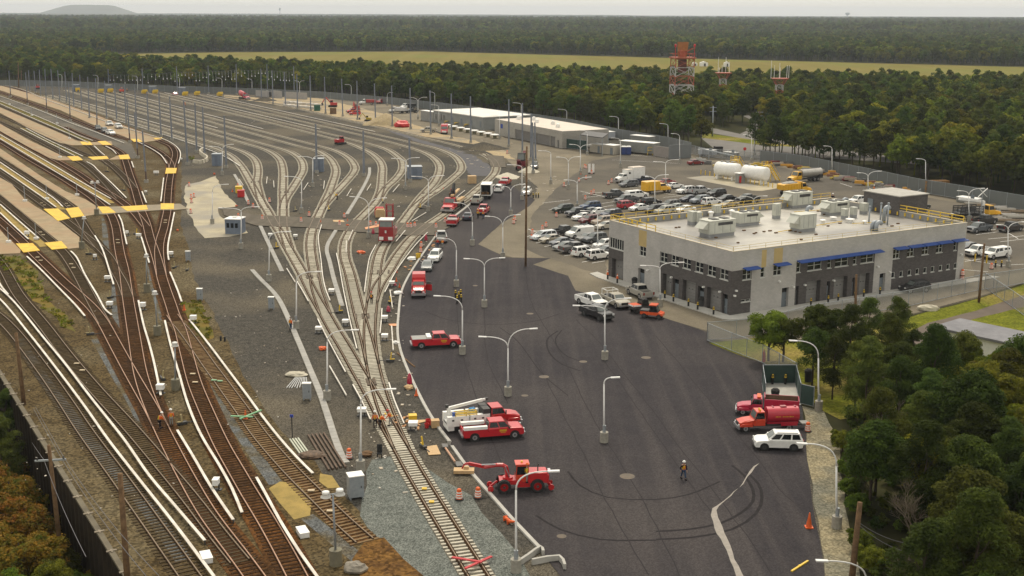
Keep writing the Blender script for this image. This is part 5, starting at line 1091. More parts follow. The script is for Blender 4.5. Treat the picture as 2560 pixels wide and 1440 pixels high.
for (bx,by,ty,l,ants) in [(1804,282,178,'left of two small lattice antenna platforms behind the wood',[(-3.2,6.5),(.9,6.5),(-.8,3.2),(3.2,4.5),(-2,2)]),(1944,296,192,'right one of two small lattice antenna platforms, with several white rods',[(-5,7),(-3.2,5),(-.4,6),(3.6,5),(4.8,5),(.6,4)])]:
    g=G(bx,by); h=hgt(g,bx,ty+5); t=thing('antenna_tower',(g.x,g.y,0),0,l,'tower'); lattice(t,2.8,2.6,0,h-2.4,6,m_ro,th=.2); lattice(t,2.6,5.0,h-2.4,h,1,m_ro,th=.18)
    mb=MB(); mb.box(0,0,h+.15,6.4,5,.25); mb.build('platform',m_ro,t)
    for k,(x,hh) in enumerate(ants): mb=MB(); mb.cyl(x*.8,-2+k*.8,h+.3,h+.3+hh,.10,6); mb.build('antenna',M['white'],t)
# tents and shed in the field
def tent(px,py,w,h,label,m='white'):
    g=G(px,py); t=thing('field_shed',(g.x,g.y,0),0,label,'shed','small sheds in the field'); mb=MB(); mb.box(0,w*.3,h*.35,w,w*.6,h*.7); mb.build('walls',M[m],t)
    mb=MB(); mb.add([(-w/2,0,h*.7),(w/2,0,h*.7),(w/2,w*.6,h*.7),(-w/2,w*.6,h*.7),(-w*.0,0,h),(0,w*.6,h)],[(0,1,4),(2,3,5),(0,4,5,3),(1,2,5,4)]); mb.build('roof',M[m],t); mb=MB(); mb.box(w*.1,-.05,h*.3,w*.25,.08,h*.55); mb.build('door',M['dark'],t)
tent(1737,165,4.2,3.2,'left small white shed in the field behind the radar tower'); tent(1760,166,6.2,4.0,'larger white gabled shed in the field right of the radar tower'); tent(1817,167,4.5,4.2,'white and red shed in the field behind the antenna platform')
# yellow buffer stops
for i,(x,y) in enumerate([(195,230),(253,233),(277,232),(362,235),(389,235),(464,240),(494,239),(551,241)]):
    g=G(x,y); t=thing('buffer_stop',(g.x,g.y,0),R(35),ORD[i]+' yellow buffer stop from the left at the far ends of the yard tracks','buffer stop','yellow buffer stops')
    mb=MB()
    for s in(-.75,.75): mb.beam((s,0,.2),(s,0,2.2),.25,.25); mb.beam((s,0,2.0),(s,2.6,.2),.22,.22)
    mb.build('frame',M['yel'],t); mb=MB(); mb.box(0,-.2,1.7,2.6,.5,1.1); mb.box(0,1.0,1.0,2.2,1.9,1.3); mb.build('bumper',M['yel'],t); mb=MB(); mb.cyl(0,-.1,1.2,1.6,.3,8); mb.build('coupler',M['dark'],t)
# =============== vehicles ===============
def place(r,f):
    """rear and front ground contact px -> centre, heading"""
    a=G(*r);b=G(*f); c=(a+b)/2; d=b-a; return c,math.atan2(d.y,d.x)
def wheelp(t,x,y,r=.36,w=.25,rim='chrome'):
    s=1 if y>0 else -1; mb=MB(); mb.tube([(x,y-s*w,r),(x,y,r)],r,16); o=mb.build('wheel',M['black'],t)
    mb=MB(); mb.tube([(x,y-s*.05,r),(x,y+s*.012,r)],r*.60,12); mb.tube([(x,y,r),(x,y+s*.03,r)],r*.2,8,1); mb.build('rim',[M[rim],M['dark']],o)
def lights(t,xf,xr,y,zf,zr,hf=.16,w=.32):
    for s in(-1,1):
        mb=MB(); mb.box(xf,s*y,zf,.10,w,hf); mb.build('headlight',M['lens'],t); mb=MB(); mb.box(xr,s*(y+.04),zr,.10,w*.6,hf*1.6); mb.build('tail_light',M['tail'],t)
def green(mb,b,rf,w0,w1,z0,z1,m=0):
    """greenhouse frustum: b=(rear,front) at z0, rf=(rear,front) at z1"""
    vs=[(b[0],-w0,z0),(b[1],-w0,z0),(b[1],w0,z0),(b[0],w0,z0),(rf[0],-w1,z1),(rf[1],-w1,z1),(rf[1],w1,z1),(rf[0],w1,z1)]
    mb.add(vs,[(0,3,2,1),(4,5,6,7),(0,1,5,4),(1,2,6,5),(2,3,7,6),(3,0,4,7)],m)
def cabin(t,P,b,rf,w0,w1,z0,z1,wins=2):
    mb=MB(); green(mb,b,rf,w0,w1,z0,z1); 
    mb.build('cabin',P,t); e=.012
    # windscreen and rear glass just proud of the frustum
    def L(a,c,k): return a+(c-a)*k
    mb=MB()
    def face(x0,x1,sx,k0=.12,k1=.9,my=.88):
        za,zb=L(z0,z1,k0),L(z0,z1,k1); xa,xb=L(x0,x1,k0),L(x0,x1,k1); ya,yb=L(w0,w1,k0)*my,L(w0,w1,k1)*my
        mb.quad((xa+sx*e,-ya,za),(xa+sx*e,ya,za),(xb+sx*e,yb,zb+e),(xb+sx*e,-yb,zb+e))
    face(b[1],rf[1],1.5); mb.build('windscreen',M['glassg'],t); mb=MB(); face(b[0],rf[0],-1.5); mb.build('rear_window',M['glass'],t)
    for s in(-1,1):
        mb=MB(); n=wins; 
        for i in range(n):
            u0=i/n+.025+(.03 if i==0 else 0); u1=(i+1)/n-.025-(.03 if i==n-1 else 0)
            pts=[]
            for u,k in((u0,.14),(u1,.14),(u1,.88),(u0,.88)):
                x=L(L(b[0],b[1],u),L(rf[0],rf[1],u),k); y=L(w0,w1,k)+e; pts.append((x,s*y,L(z0,z1,k)))
            mb.quad(*pts)
        mb.build('side_windows',M['glass'],t)
def mirrors(t,P,x,y,z):
    for s in(-1,1): mb=MB(); mb.box(x,s*(y+.12),z,.12,.22,.16); mb.build('mirror',P,t)
def bumpers(t,xf,xr,w,z,m):
    mb=MB(); mb.box(xf,0,z,.16,w*1.92,.20); mb.build('front_bumper',m,t); mb=MB(); mb.box(xr,0,z+.03,.16,w*1.92,.20); mb.build('rear_bumper',m,t)
def arches(mb,xs,w,r,m=1):
    for x in xs:
        for s in(-1,1): mb.tube([(x,s*(w-.02),r),(x,s*(w+.006),r)],r+.08,16,m)
def vehicle(kind,col,r,f,label,cat=None,group=None,**kw):
    c,h=place(r,f); P=paint(col) if isinstance(col,tuple) else col
    nm={'sedan':'parked_car','suv':'parked_car','wagon':'parked_car','pickup':'pickup_truck','van':'parked_van'}[kind]
    t=thing(nm,(c.x,c.y,.055),h,label,cat or {'sedan':'car','suv':'car','wagon':'car','pickup':'pickup truck','van':'van'}[kind],group)
    if kind=='sedan':
        w=.90; mb=MB(); mb.prof([(-2.30,.35),(-2.36,.72),(-2.28,.96),(-1.55,1.02),(1.0,.97),(1.9,.84),(2.28,.68),(2.36,.42),(2.25,.26),(-2.2,.26)],w,.10); arches(mb,(-1.42,1.42),w,.33); mb.build('body',[P,M['black']],t)
        cabin(t,P,(-1.75,1.15),(-1.0,.25),.82,.62,.98,1.44); lights(t,2.27,-2.31,.62,.70,.82); mirrors(t,P,.85,.85,1.02); bumpers(t,2.32,-2.33,.84,.38,P); W=[(-1.42,.33),(1.42,.33)]
    elif kind=='suv':
        w=.96; mb=MB(); mb.prof([(-2.32,.42),(-2.38,.85),(-2.34,1.12),(.95,1.10),(1.95,1.02),(2.32,.85),(2.38,.5),(2.28,.34),(-2.25,.34)],w,.10); arches(mb,(-1.42,1.42),w,.37); mb.build('body',[P,M['black']],t)
        cabin(t,P,(-2.30,1.10),(-2.02,.35),.88,.70,1.10,1.74,3); lights(t,2.30,-2.35,.68,.86,1.0,.2); mirrors(t,P,.85,.92,1.15); bumpers(t,2.35,-2.35,.9,.46,kw.get('bump',P)); W=[(-1.42,.37),(1.42,.37)]
        mb=MB(); 
        for s in(-1,1): mb.beam((-1.8,s*.62,1.79),(.2,s*.62,1.79),.05,.05)
        mb.build('roof_rails',M['dark'],t)
    elif kind=='wagon':
        w=.98; mb=MB(); mb.prof([(-2.5,.38),(-2.56,.8),(-2.5,1.05),(1.3,1.02),(2.1,.88),(2.45,.7),(2.5,.42),(2.4,.28),(-2.4,.28)],w,.10); arches(mb,(-1.5,1.5),w,.34); mb.build('body',[P,M['black']],t)
        cabin(t,P,(-2.48,1.6),(-2.2,.35),.88,.70,1.03,1.68,3); lights(t,2.42,-2.5,.68,.74,1.05,.18); mirrors(t,P,1.0,.93,1.05); bumpers(t,2.46,-2.52,.92,.42,P); W=[(-1.5,.34),(1.5,.34)]
    elif kind=='van':
        w=1.0; mb=MB(); mb.prof([(-2.75,.45),(-2.8,1.0),(-2.72,2.1),(.9,2.15),(1.7,1.35),(2.55,1.15),(2.78,.9),(2.8,.5),(2.7,.35),(-2.7,.35)],w,.14); arches(mb,(-1.75,1.75),w,.38); mb.build('body',[P,M['black']],t)
        mb=MB(); mb.quad((.98,-.85,2.08),(.98,.85,2.08),(1.68,.9,1.40),(1.68,-.9,1.40)); mb.v=[(x+.02,y,z+.02) for x,y,z in mb.v]; mb.build('windscreen',M['glassg'],t)
        for s in(-1,1): mb=MB(); mb.quad((.5,s*1.012,1.35),(1.35,s*1.012,1.35),(.95,s*1.012,1.85),(.5,s*1.012,1.85)); mb.build('side_window',M['glass'],t)
        lights(t,2.74,-2.76,.75,.85,1.3,.25); mirrors(t,M['black'],1.3,1.0,1.35); bumpers(t,2.78,-2.78,.95,.48,M['dark']); W=[(-1.75,.38),(1.75,.38)]
        if kw.get('rack'):
            mb=MB()
            for x in (-2,-.8,.4): mb.beam((x,-.9,2.3),(x,.9,2.3),.05,.05)
            for s in(-1,1): mb.beam((-2.3,s*.9,2.32),(.6,s*.9,2.32),.05,.05)
            mb.build('roof_rack',M['galv'],t)
    else:
        w=1.0; L0=kw.get('bed',2.0); xr=-1.0-L0; bf=kw.get('bedcol',M['dark'])
        mb=MB(); mb.prof([(xr+.05,.55),(xr,.62),(xr,.88),(-1.0,.88),(-1.0,1.22),(1.35,1.20),(2.5,1.14),(2.72,.98),(2.78,.55),(2.66,.42),(xr+.1,.42)],w,.09)
        for s in(-1,1): mb.box((xr-1.0)/2,s*(w-.06),1.06,-1.0-xr,.12,.38)
        mb.box(xr+.05,0,1.05,.10,1.98,.40); arches(mb,(xr+1.15,1.75),w,.42); mb.build('body',[P,M['black']],t)
        mb=MB(); mb.box((xr-1.0)/2+.02,0,.90,-1.0-xr-.16,1.74,.04); mb.build('bed_floor',bf,t)
        cabin(t,P,(-.98,1.45),(-.78,.72),.90,.72,1.20,1.88,2); lights(t,2.72,xr+.02,.78,.92,1.0,.24); mirrors(t,M['black'],1.15,.98,1.28); bumpers(t,2.78,xr-.08,.98,.55,kw.get('bump',M['chrome'])); W=[(xr+1.15,.42),(1.75,.42)]
        mb=MB(); mb.box(2.74,0,.86,.06,1.1,.34); mb.build('grille',M['black'],t)
        if kw.get('cover'): mb=MB(); mb.box((xr-1.0)/2,0,1.28,-1.0-xr-.04,1.9,.05); mb.build('bed_cover',kw['cover'],t)
        if kw.get('cap'): mb=MB(); green(mb,(xr+.02,-1.0),(xr+.15,-1.0),.94,.76,1.26,1.86); mb.build('bed_cap',P,t); 
        if kw.get('cap'):
            for s in(-1,1): mb=MB(); mb.quad((xr+.35,s*.925,1.4),(-1.2,s*.925,1.4),(-1.2,s*.82,1.74),(xr+.4,s*.82,1.74)); mb.build('cap_window',M['glass'],t)
        if kw.get('box'): mb=MB(); mb.box(-1.32,0,1.36,.55,1.9,.35); mb.build('toolbox',M['white'],t)
        if kw.get('sideboxes'):
            for s in(-1,1): mb=MB(); mb.box((xr-1.0)/2,s*.82,1.38,-1.0-xr-.1,.42,.30); mb.build('toolbox',M['white'],t)
        if kw.get('rack'):
            mb=MB()
            for x in (xr+.3,-1.1):
                for s in(-1,1): mb.beam((x,s*.9,1.2),(x,s*.9,2.1),.07,.07)
                mb.beam((x,-.9,2.1),(x,.9,2.1),.07,.07)
            for s in(-1,1): mb.beam((xr+.3,s*.9,2.1),(-1.1,s*.9,2.1),.07,.07)
            mb.build('ladder_rack',M['white'],t)
        if kw.get('cargo'):
            mb=MB(); rd=random.Random(3)
            for k in range(5): mb.box(rd.uniform(xr+.4,-1.3),rd.uniform(-.6,.6),1.1,.5,.4,rd.uniform(.25,.5),rd.random())
            mb.build('cargo',M[kw['cargo']],t)
    for x,rr in W:
        for s in(-1,1): wheelp(t,x,s*(w+.008),rr,rim=kw.get('rim','chrome'))
    if kind=='pickup' and col==RD:
        mb=MB()
        for s in(-1,1): mb.box(.55,s*(w+.006),.98,.75,.012,.22); mb.box(.55,s*(w+.006),.78,.5,.012,.08)
        mb.build('door_emblem',gm('gold_letters',(.62,.33,.02)),t)
    if t and kind in('sedan','suv','wagon'):
        mb=MB(); mb.box(W[1][0]+ .93,0,.52,.04,.9,.22); mb.build('grille',M['black'],t)
    return t
WH=(.86,.86,.84); SV=(.42,.43,.44); GR=(.13,.13,.14); BK=(.016,.016,.018); NV=(.012,.018,.045); DB=(.02,.04,.11); RD=(.52,.012,.022); MR=(.17,.015,.02); BG=(.42,.36,.26); DG=(.035,.04,.035); BLG=(.10,.12,.15); TN=(.46,.43,.36); ORG=(.62,.26,.02)
PK='cars parked in the rows beside the building'
def pk(kind,col,x,y,face,label,dx=26,**kw):
    """parked in the lot: centre px, face L/R along the building's long side direction"""
    c=G(x,y); hd=V if face=='R' else -V; hv=c+hd*2; 
    a=c-hd*2; t=vehicle(kind,col,(x,y),(x+1,y),label,group=PK,**kw); t.location=(c.x,c.y,.055); t.rotation_euler=(0,0,math.atan2(hd.y,hd.x)); return t
pk('wagon',(.09,.095,.11),1572,467,'L','grey minivan beside the white box ambulance truck')
pk('pickup',NV,1614,459,'R','navy blue pickup between the grey minivan and the red car')
pk('sedan',(.30,.02,.02),1667,461,'R','dark red car half hidden behind the yellow utility truck')
pk('sedan',WH,1686,471,'R','white saloon right of the yellow utility truck')
pk('suv',WH,1714,484,'L','white crossover left of the silver pickup')
pk('pickup',SV,1750,485,'R','silver pickup in the upper right car row')
pk('suv',BK,1791,491,'L','boxy black off-roader right of the silver pickup')
pk('pickup',(.055,.06,.065),1538,494,'R','charcoal pickup with covered bed, leftmost in its row',cover=M['dark'])
pk('pickup',WH,1592,496,'R','white pickup with a windowed cap on its bed',cap=1)
pk('pickup',(.12,.12,.125),1565,508,'L','grey pickup with black bed behind the red crossover')
pk('suv',(.42,.015,.03),1569,521,'R','bright red crossover in the middle car row')
pk('suv',BK,1628,513,'R','black crossover in front of the white capped pickup')
pk('sedan',WH,1598,527,'L','white saloon right of the red crossover')
pk('suv',(.15,.15,.14),1675,520,'L','grey-brown crossover beside the lamp post base of the yellow truck')
pk('sedan',(.03,.035,.06),1723,504,'L','dark blue saloon, left end of the right-hand row')
pk('suv',(.25,.28,.32),1750,508,'L','silver-blue crossover second in the right-hand row')
pk('suv',WH,1779,513,'R','white crossover with a spare wheel on its tailgate')
pk('sedan',BK,1816,503,'L','black saloon left of the last dark pickup')
pk('pickup',(.03,.032,.03),1868,506,'L','dark pickup just behind the roof railing')
pk('suv',(.03,.03,.035),1636,532,'L','dark crossover right at the roof railing')
pk('suv',(.5,.5,.45),1662,535,'L','pale crossover partly hidden by the railing')
pk('sedan',(.35,.38,.35),1690,526,'L','pale green-grey saloon near the railing')
pk('sedan',WH,1713,531,'L','white saloon near the railing')
pk('sedan',BG,1822,518,'L','beige saloon behind the roof railing')
pk('suv',(.035,.045,.035),1408,531,'L','dark green crossover, leftmost of the front middle rows')
pk('pickup',(.012,.016,.03),1444,541,'L','dark navy pickup beside the dark green crossover')
pk('suv',(.015,.045,.12),1475,524,'L','deep blue crossover above the navy pickup')
pk('sedan',(.06,.07,.09),1477,536,'L','dark grey-blue saloon behind the navy pickup')
pk('sedan',WH,1493,537,'L','white saloon beside the lamp top in the front rows')
pk('sedan',WH,1457,550,'L','white saloon left of the maroon people carrier')
pk('suv',(.13,.012,.016),1475,559,'L','maroon off-roader in the front rows')
pk('suv',(.42,.34,.26),1507,562,'L','champagne crossover at the building corner')
pk('suv',(.02,.03,.065),1527,544,'L','dark blue crossover at the building corner')
pk('sedan',(.5,.47,.4),1515,572,'L','cream saloon touching the building edge')
pk('wagon',(.62,.66,.70),1359,599,'L','small boxy white wagon, leftmost of the lowest block')
pk('pickup',BK,1411,588,'R','black pickup left of the white cargo van')
pk('van',WH,1449,594,'L','white cargo van with roof rack',rack=1)
pk('sedan',(.40,.36,.28),1378,606,'L','beige saloon next to the boxy white wagon')
pk('sedan',(.10,.11,.13),1404,614,'L','dark grey hatch in the lowest block')
pk('sedan',(.2,.21,.2),1413,625,'L','grey saloon behind the grey pickup')
pk('pickup',(.085,.08,.078),1438,631,'R','charcoal pickup with covered bed in the lowest block',cover=M['dark'])
pk('suv',WH,1462,640,'R','white estate crossover right of the charcoal pickup')
pk('suv',WH,1496,648,'R','white crossover, lowest of all the parked rows',bump=M['dark'])
pk('suv',(.08,.09,.10),1487,606,'L','dark grey crossover behind the lamp in the lowest block')
pk('sedan',(.2,.2,.19),1470,602,'L','grey-green saloon behind the dark grey crossover')
pk('suv',WH,1513,622,'L','white crossover touching the building left edge')
pk('sedan',(.2,.21,.22),1516,635,'L','light grey saloon by the building left edge')
# right-hand rows
pk('pickup',BK,2462,560,'R','black pickup behind the grey pickup at the right of the roof'); pk('pickup',(.10,.115,.13),2446,580,'L','grey-blue pickup right of the roof corner'); pk('pickup',(.035,.03,.032),2526,578,'R','dark plum pickup at the right edge'); pk('suv',BK,2400,545,'L','black crossover just behind the right end of the roof'); pk('suv',(.05,.055,.05),2300,524,'R','dark car right of the rooftop penthouse'); pk('pickup',WH,2146,510,'L','white pickup behind the roof left of the penthouse')
pk('pickup',WH,2444,639,'L','white pickup near the yellow posts at the right'); pk('pickup',WH,2488,645,'L','white pickup with dark-windowed cap at the right',cap=1); pk('sedan',(.05,.05,.05),2421,626,'L','dark saloon mostly behind the white pickup at the right')
vehicle('sedan',(.20,.012,.016),(1722,413),(1755,411),'dark red saloon alone near the side gate')
vehicle('suv',BK,(2310,728),(2262,732),'black off-roader seen through the long fence beside the awning wall')
# driveway and asphalt
vehicle('pickup',(.34,.33,.30),(1622,752),(1576,731),'silver-grey pickup parked at the garage side of the building',bed=1.9)
vehicle('pickup',WH,(1455,757),(1504,774),'white pickup with open bed left of the beige pickup')
vehicle('pickup',TN,(1512,752),(1568,778),'beige pickup with a white ladder rack',rack=1,cargo='dark')
vehicle('pickup',BK,(1462,784),(1524,806),'black pickup in front of the white one',rim='dark',bump=M['dark'])
vehicle('pickup',RD,(1044,869),(1150,864),'red pickup with white toolbox and grey bed cover facing right',bed=2.5,box=1,cover=M['gray'])
vehicle('pickup',RD,(1174,1098),(1304,1088),'red pickup with long white side toolboxes in front of the crane truck',bed=2.5,sideboxes=1,rim='chrome')
vehicle('suv',WH,(1984,1122),(1903,1120),'white compact off-roader with dark sunroof and black sills at the lower right',bump=M['dark'],rim='dark')
vehicle('pickup',(.42,.42,.40),(1106,617),(1101,588),'silver pickup with two workers at its tailgate') .rotation_euler
vehicle('suv',WH,(1098,640),(1078,663),'white off-roader with roof bars driving towards the camera',bump=P if False else None) if False else vehicle('suv',WH,(1098,640),(1078,663),'white off-roader on the asphalt facing the camera')
vehicle('sedan',(.10,.115,.12),(1072,662),(1064,686),'dark saloon with pale bonnet facing the camera behind the red utility truck')
vehicle('sedan',(.035,.04,.06),(1164,556),(1176,541),'dark saloon parked under the single-arm lamp')
vehicle('pickup',RD,(1125,572),(1140,552),'red pickup with white bed box behind the orange barrel',box=1)
vehicle('pickup',RD,(1200,542),(1218,524),'red pickup with two workers at its open tailgate',cargo='white')
vehicle('pickup',(.52,.50,.44),(1180,518),(1204,499),'cream pickup with an orange cone in its bed')
vehicle('suv',WH,(1242,485),(1254,473),'small white car right of the white box truck')
vehicle('pickup',RD,(1252,469),(1274,456),'red pickup with white rails below the rock crusher',box=1)
vehicle('suv',WH,(1322,480),(1310,494),'white hatchback facing the camera near the tall wooden pole')
vehicle('suv',(.12,.12,.12),(1340,415),(1332,428),'grey off-roader behind the steel pole at the rock crusher')
# left yard cars
vehicle('pickup',WH,(266,311),(282,319),'left white pickup on the sandy top platform'); vehicle('pickup',WH,(291,319),(303,325),'right white pickup on the sandy top platform',cap=1)
vehicle('suv',BK,(241,322),(250,329),'leftmost dark car on the grey lane'); vehicle('suv',(.06,.06,.065),(256,328),(268,335),'middle dark car on the grey lane'); vehicle('suv',WH,(268,335),(286,339),'white car right of two dark cars on the grey lane')
vehicle('pickup',(.42,.40,.33),(1085,331),(1056,331),'pale sandy pickup parked on the dirt strip'); vehicle('suv',RD,(905,288),(870,288),'nearer red car on the sandy strip below the excavator'); vehicle('pickup',RD,(896,282),(868,283),'red pickup right behind the nearer red car')
vehicle('van',(.33,.015,.02),(968,258),(940,260),'dark red van by the back fence')
vehicle('pickup',BK,(1042,282),(1015,283),'black pickup near the white crane lorry'); 
vehicle('sedan',(.4,.1,.13),(432,237),(443,239),'pink-red and white van at the far end of the tracks')
# ---- heavy vehicles ----
def heavy(name,r,f,label,cat,z=.055):
    c,h=place(r,f); return thing(name,(c.x,c.y,z),h,label,cat)
def truckcab(t,P,x0,x1,w=1.15,z0=.75,zr=2.5,hood=True,roofm=None,hl=1.6):
    """cab between x0 and x1, bonnet in front of x1"""
    mb=MB(); mb.prof([(x0,z0),(x0,1.65),(x1,1.62),(x1,z0)],w,.06)
    if hood: mb.prof([(x1-.05,z0),(x1-.05,1.62),(x1+hl*.6,1.48),(x1+hl,1.25),(x1+hl+.05,z0)],w*.82,.12)
    if hood:
        for s in(-1,1): mb.prof([(x1+.1,.75),(x1+.3,1.1),(x1+hl*.85,1.1),(x1+hl,.75)],.2,.04,y0=s*(w-.2))
    mb.build('cab_body',P,t); cabin(t,roofm or P,(x0,x1),(x0+.08,x1-.38),w-.03,w-.22,1.64,zr,1)
    mb=MB(); xb=x1+(hl+.1 if hood else .05); mb.box(xb,0,.62,.25,w*2,.32); mb.build('front_bumper',M['chrome'],t)
    if hood: mb=MB(); mb.box(x1+hl+.06,0,1.0,.06,w*.9,.5); mb.build('grille',M['dark'],t)
    for s in(-1,1): mb=MB(); mb.box(xb-.02,s*w*.72,.95,.14,.3,.22); mb.build('headlight',M['lens'],t)
    for s in(-1,1): mb=MB(); mb.box(x1-.1,s*(w+.2),1.95,.12,.1,.45); mb.build('mirror',M['dark'],t)
def axle(t,x,w,r=.5,dual=False,rim='chrome'):
    for s in(-1,1): wheelp(t,x,s*w,r,.5 if dual else .3,rim)
def chassis(t,x0,x1,m='dark'):
    mb=MB(); 
    for s in(-1,1): mb.box((x0+x1)/2,s*.42,.72,x1-x0,.14,.26)
    for k in range(4): x=x0+(x1-x0)*(k+.5)/4; mb.box(x,0,.72,.14,.84,.16)
    mb.build('chassis',M[m],t)
RP=paint((.50,.014,.018)); YP_=paint((.80,.44,.02)); OP=paint((.62,.055,.02)); WP=M['white']
# red service truck with canopy & open door
t=heavy('service_truck',(1048,722),(1046,752),'bright red covered utility truck facing the camera with its door open','truck'); truckcab(t,RP,-.5,1.1,1.05,.6,2.2,hl=1.5); axle(t,2.0,1.04,.42); axle(t,-2.1,1.04,.42,True); chassis(t,-3.2,1.5)
mb=MB(); mb.prof([(-3.3,.7),(-3.3,2.9),(-.9,2.95),(-.55,2.5),(-.55,.7)],1.12,.08,tap=lambda x,z:1 if z<1.5 else .88); mb.build('service_body',RP,t); mb=MB(); mb.box(.35,1.55,1.15,1.0,.08,.95,R(60)); o=mb.build('open_door',RP,t); mb=MB(); mb.box(.35,1.55,1.85,.8,.05,.45,R(60)); mb.build('door_glass',M['glassg'],o)
# crane / mechanics truck
t=heavy('crane_truck',(1115,1078),(1288,1060),'white-bodied service truck with red cab and folded white crane boom','truck'); t.scale=(.93,.93,.93); truckcab(t,RP,.9,2.6,1.15,.75,2.45,hl=1.7); axle(t,3.5,1.1,.5); axle(t,-2.0,1.12,.5,True); chassis(t,-4.0,2.6)
mb=MB(); mb.box(-2.9,-.95,1.35,2.4*1,.5,1.1); mb.box(-2.9,.95,1.35,2.4,.5,1.1); mb.box(-.4,-.95,1.35,2.2,.5,1.1); mb.box(-.4,.95,1.35,2.2,.5,1.1); mb.box(-3.7,0,.75,.7,2.2,.9); mb.build('side_lockers',WP,t)
mb=MB()
for x in(-3.5,-2.5,-1.0,-.1):
    for s in(-1,1): mb.box(x,s*1.21,1.5,.25,.03,.18)
mb.build('locker_handles',M['dark'],t); mb=MB(); mb.box(-1.8,0,1.0,4.6,1.4,.1); mb.box(.35,0,2.0,.8,2.3,.9); mb.build('deck',M['dark'],t)
mb=MB(); mb.cyl(-3.6,.3,1.0,2.6,.22,10); mb.beam((-3.7,.3,2.45),(.3,.5,3.0),.26,.30); mb.beam((.0,.5,2.96),(.8,.52,3.07),.18,.22); mb.build('crane_boom',WP,t); mb=MB(); mb.cyl(.8,.52,2.95,3.2,.17,10); mb.cyl(-3.8,.3,2.55,2.9,.2,10); mb.build('boom_ends',M['dark'],t)
mb=MB(); 
for s in(-1.18,-.6):
    mb.beam((-3.2,s,2.0),(-.8,s,2.0),.08,.08); mb.beam((-3.2,s,2.35),(-.8,s,2.35),.08,.08)
    for x in(-3.2,-2,-.8): mb.beam((x,s,1.9),(x,s,2.35),.08,.08)
mb.build('yellow_rack',M['yel'],t); mb=MB(); mb.lump(-1.0,.1,2.1,.45,.35,.3,2); mb.build('blue_tarp',paint((.03,.25,.55)),t); mb=MB(); mb.cyl(-3.3,-.8,1.9,2.3,.2,10); mb.build('gas_bottle',paint((.02,.08,.35)),t)
# speed-swing rail loader
t=heavy('rail_loader',(1362,1222),(1246,1226),'red articulated rail loader with long hooked boom and orange cab roof','loader'); t.scale=(.79,.79,.79)
mb=MB(); mb.prof([(-3.0,1.0),(-3.05,1.9),(-2.8,2.25),(-.6,2.3),(-.6,1.0)],.95,.1); mb.box(1.3,0,1.15,2.6,1.6,.5); mb.box(-.1,0,.8,1.6,1.4,.6); mb.build('engine_body',RP,t)
mb=MB(); mb.box(.0,.0,1.5,1.5,1.5,.7); mb.build('cab_base',OP,t); cabin(t,OP,(-.75,.75),(-.7,.65),.75,.68,1.85,3.15,1); mb=MB(); mb.box(-.02,0,3.2,1.6,1.5,.12); mb.build('cab_roof',OP,t); mb=MB(); mb.cyl(0,0,3.25,3.4,.12,8); mb.build('beacon',M['yel'],t)
mb=MB(); mb.tube([(1.6,0,1.3),(1.7,0,2.3),(1.8,0,2.75),(2.2,0,3.0),(2.8,0,3.02),(4.3,0,2.8)],.27,8,r2=.22); mb.beam((4.2,0,2.85),(6.0,0,3.3),.32,.34); mb.beam((5.9,0,3.32),(6.5,0,3.25),.2,.22); mb.beam((6.5,0,3.25),(6.8,0,2.7),.12,.14); mb.cyl(1.6,0,1.2,1.6,.6,14); mb.build('boom',RP,t)
mb=MB(); mb.beam((3.0,.28,3.2),(4.6,.28,3.2),.12,.12); mb.beam((1.4,.3,1.6),(1.9,.3,2.9),.12,.12); mb.build('hydraulic_ram',M['chrome'],t)
for x in(-1.7,2.1): axle(t,x,1.3,.78,True,'rim_red' if 'rim_red' in M else 'tail')
for x in(-3.3,3.6):
    for s in(-.75,.75): mb=MB(); mb.tube([(x,s-.08,.42),(x,s+.08,.42)],.34,14); mb.build('rail_wheel',RP,t)
    mb=MB(); mb.beam((x,-.7,.45),(x,.7,.45),.12,.12); mb.beam((x,0,.45),(x+(.8 if x<0 else -.8),0,1.1),.2,.2); mb.build('rail_axle',RP,t)
mb=MB(); mb.box(-3.15,0,1.7,.3,1.2,1.0); mb.build('grille',M['chrome'],t); mb=MB(); mb.tube([(-1.8,.3,2.2),(-1.8,.3,2.9),(-1.9,.3,3.1)],.07,8); mb.build('exhaust',M['dark'],t)
# tanker (red water truck) + dump truck behind
t=heavy('dump_truck',(1982,1042),(1858,1034),'crimson dump truck with rusty empty bed standing behind the red tank truck','truck'); t.scale=(.78,.78,.78); PKR=paint((.46,.02,.06)); truckcab(t,PKR,.8,2.4,1.15,.8,2.5,hl=1.8); axle(t,3.4,1.1,.5); axle(t,-1.6,1.12,.5,True); axle(t,-2.9,1.12,.5,True); chassis(t,-4,2.4)
mb=MB(); 
for s in(-1,1): mb.box(-1.7,s*1.15,1.9,4.6,.1,1.3)
mb.box(.55,0,2.05,.1,2.3,1.6); mb.box(-4.0,0,1.9,.1,2.3,1.3); mb.build('bed_walls',PKR,t); mb=MB(); mb.box(-1.7,0,1.32,4.5,2.18,.12); mb.build('bed_floor',gm('rusty_bed',(.17,.10,.06),(.11,.065,.04)),t); mb=MB()
for s in(-1,1): mb.box(-1.7,s*1.09,1.95,4.4,.02,1.15)
mb.build('bed_lining',gm('rusty_bed',(.1,.1,.1)),t); mb=MB(); mb.box(1.3,0,2.65,.5,1.6,.18); mb.build('beacon_bar',M['orange'],t)
t=heavy('tank_truck',(1992,1072),(1857,1076),'red and orange tank truck with a glossy red cylinder tank and gold lettering','truck'); t.scale=(.78,.78,.8); truckcab(t,OP,1.0,2.5,1.15,.85,2.65,hl=1.9); axle(t,3.6,1.1,.52); axle(t,-2.2,1.12,.52,True); chassis(t,-4.2,2.5)
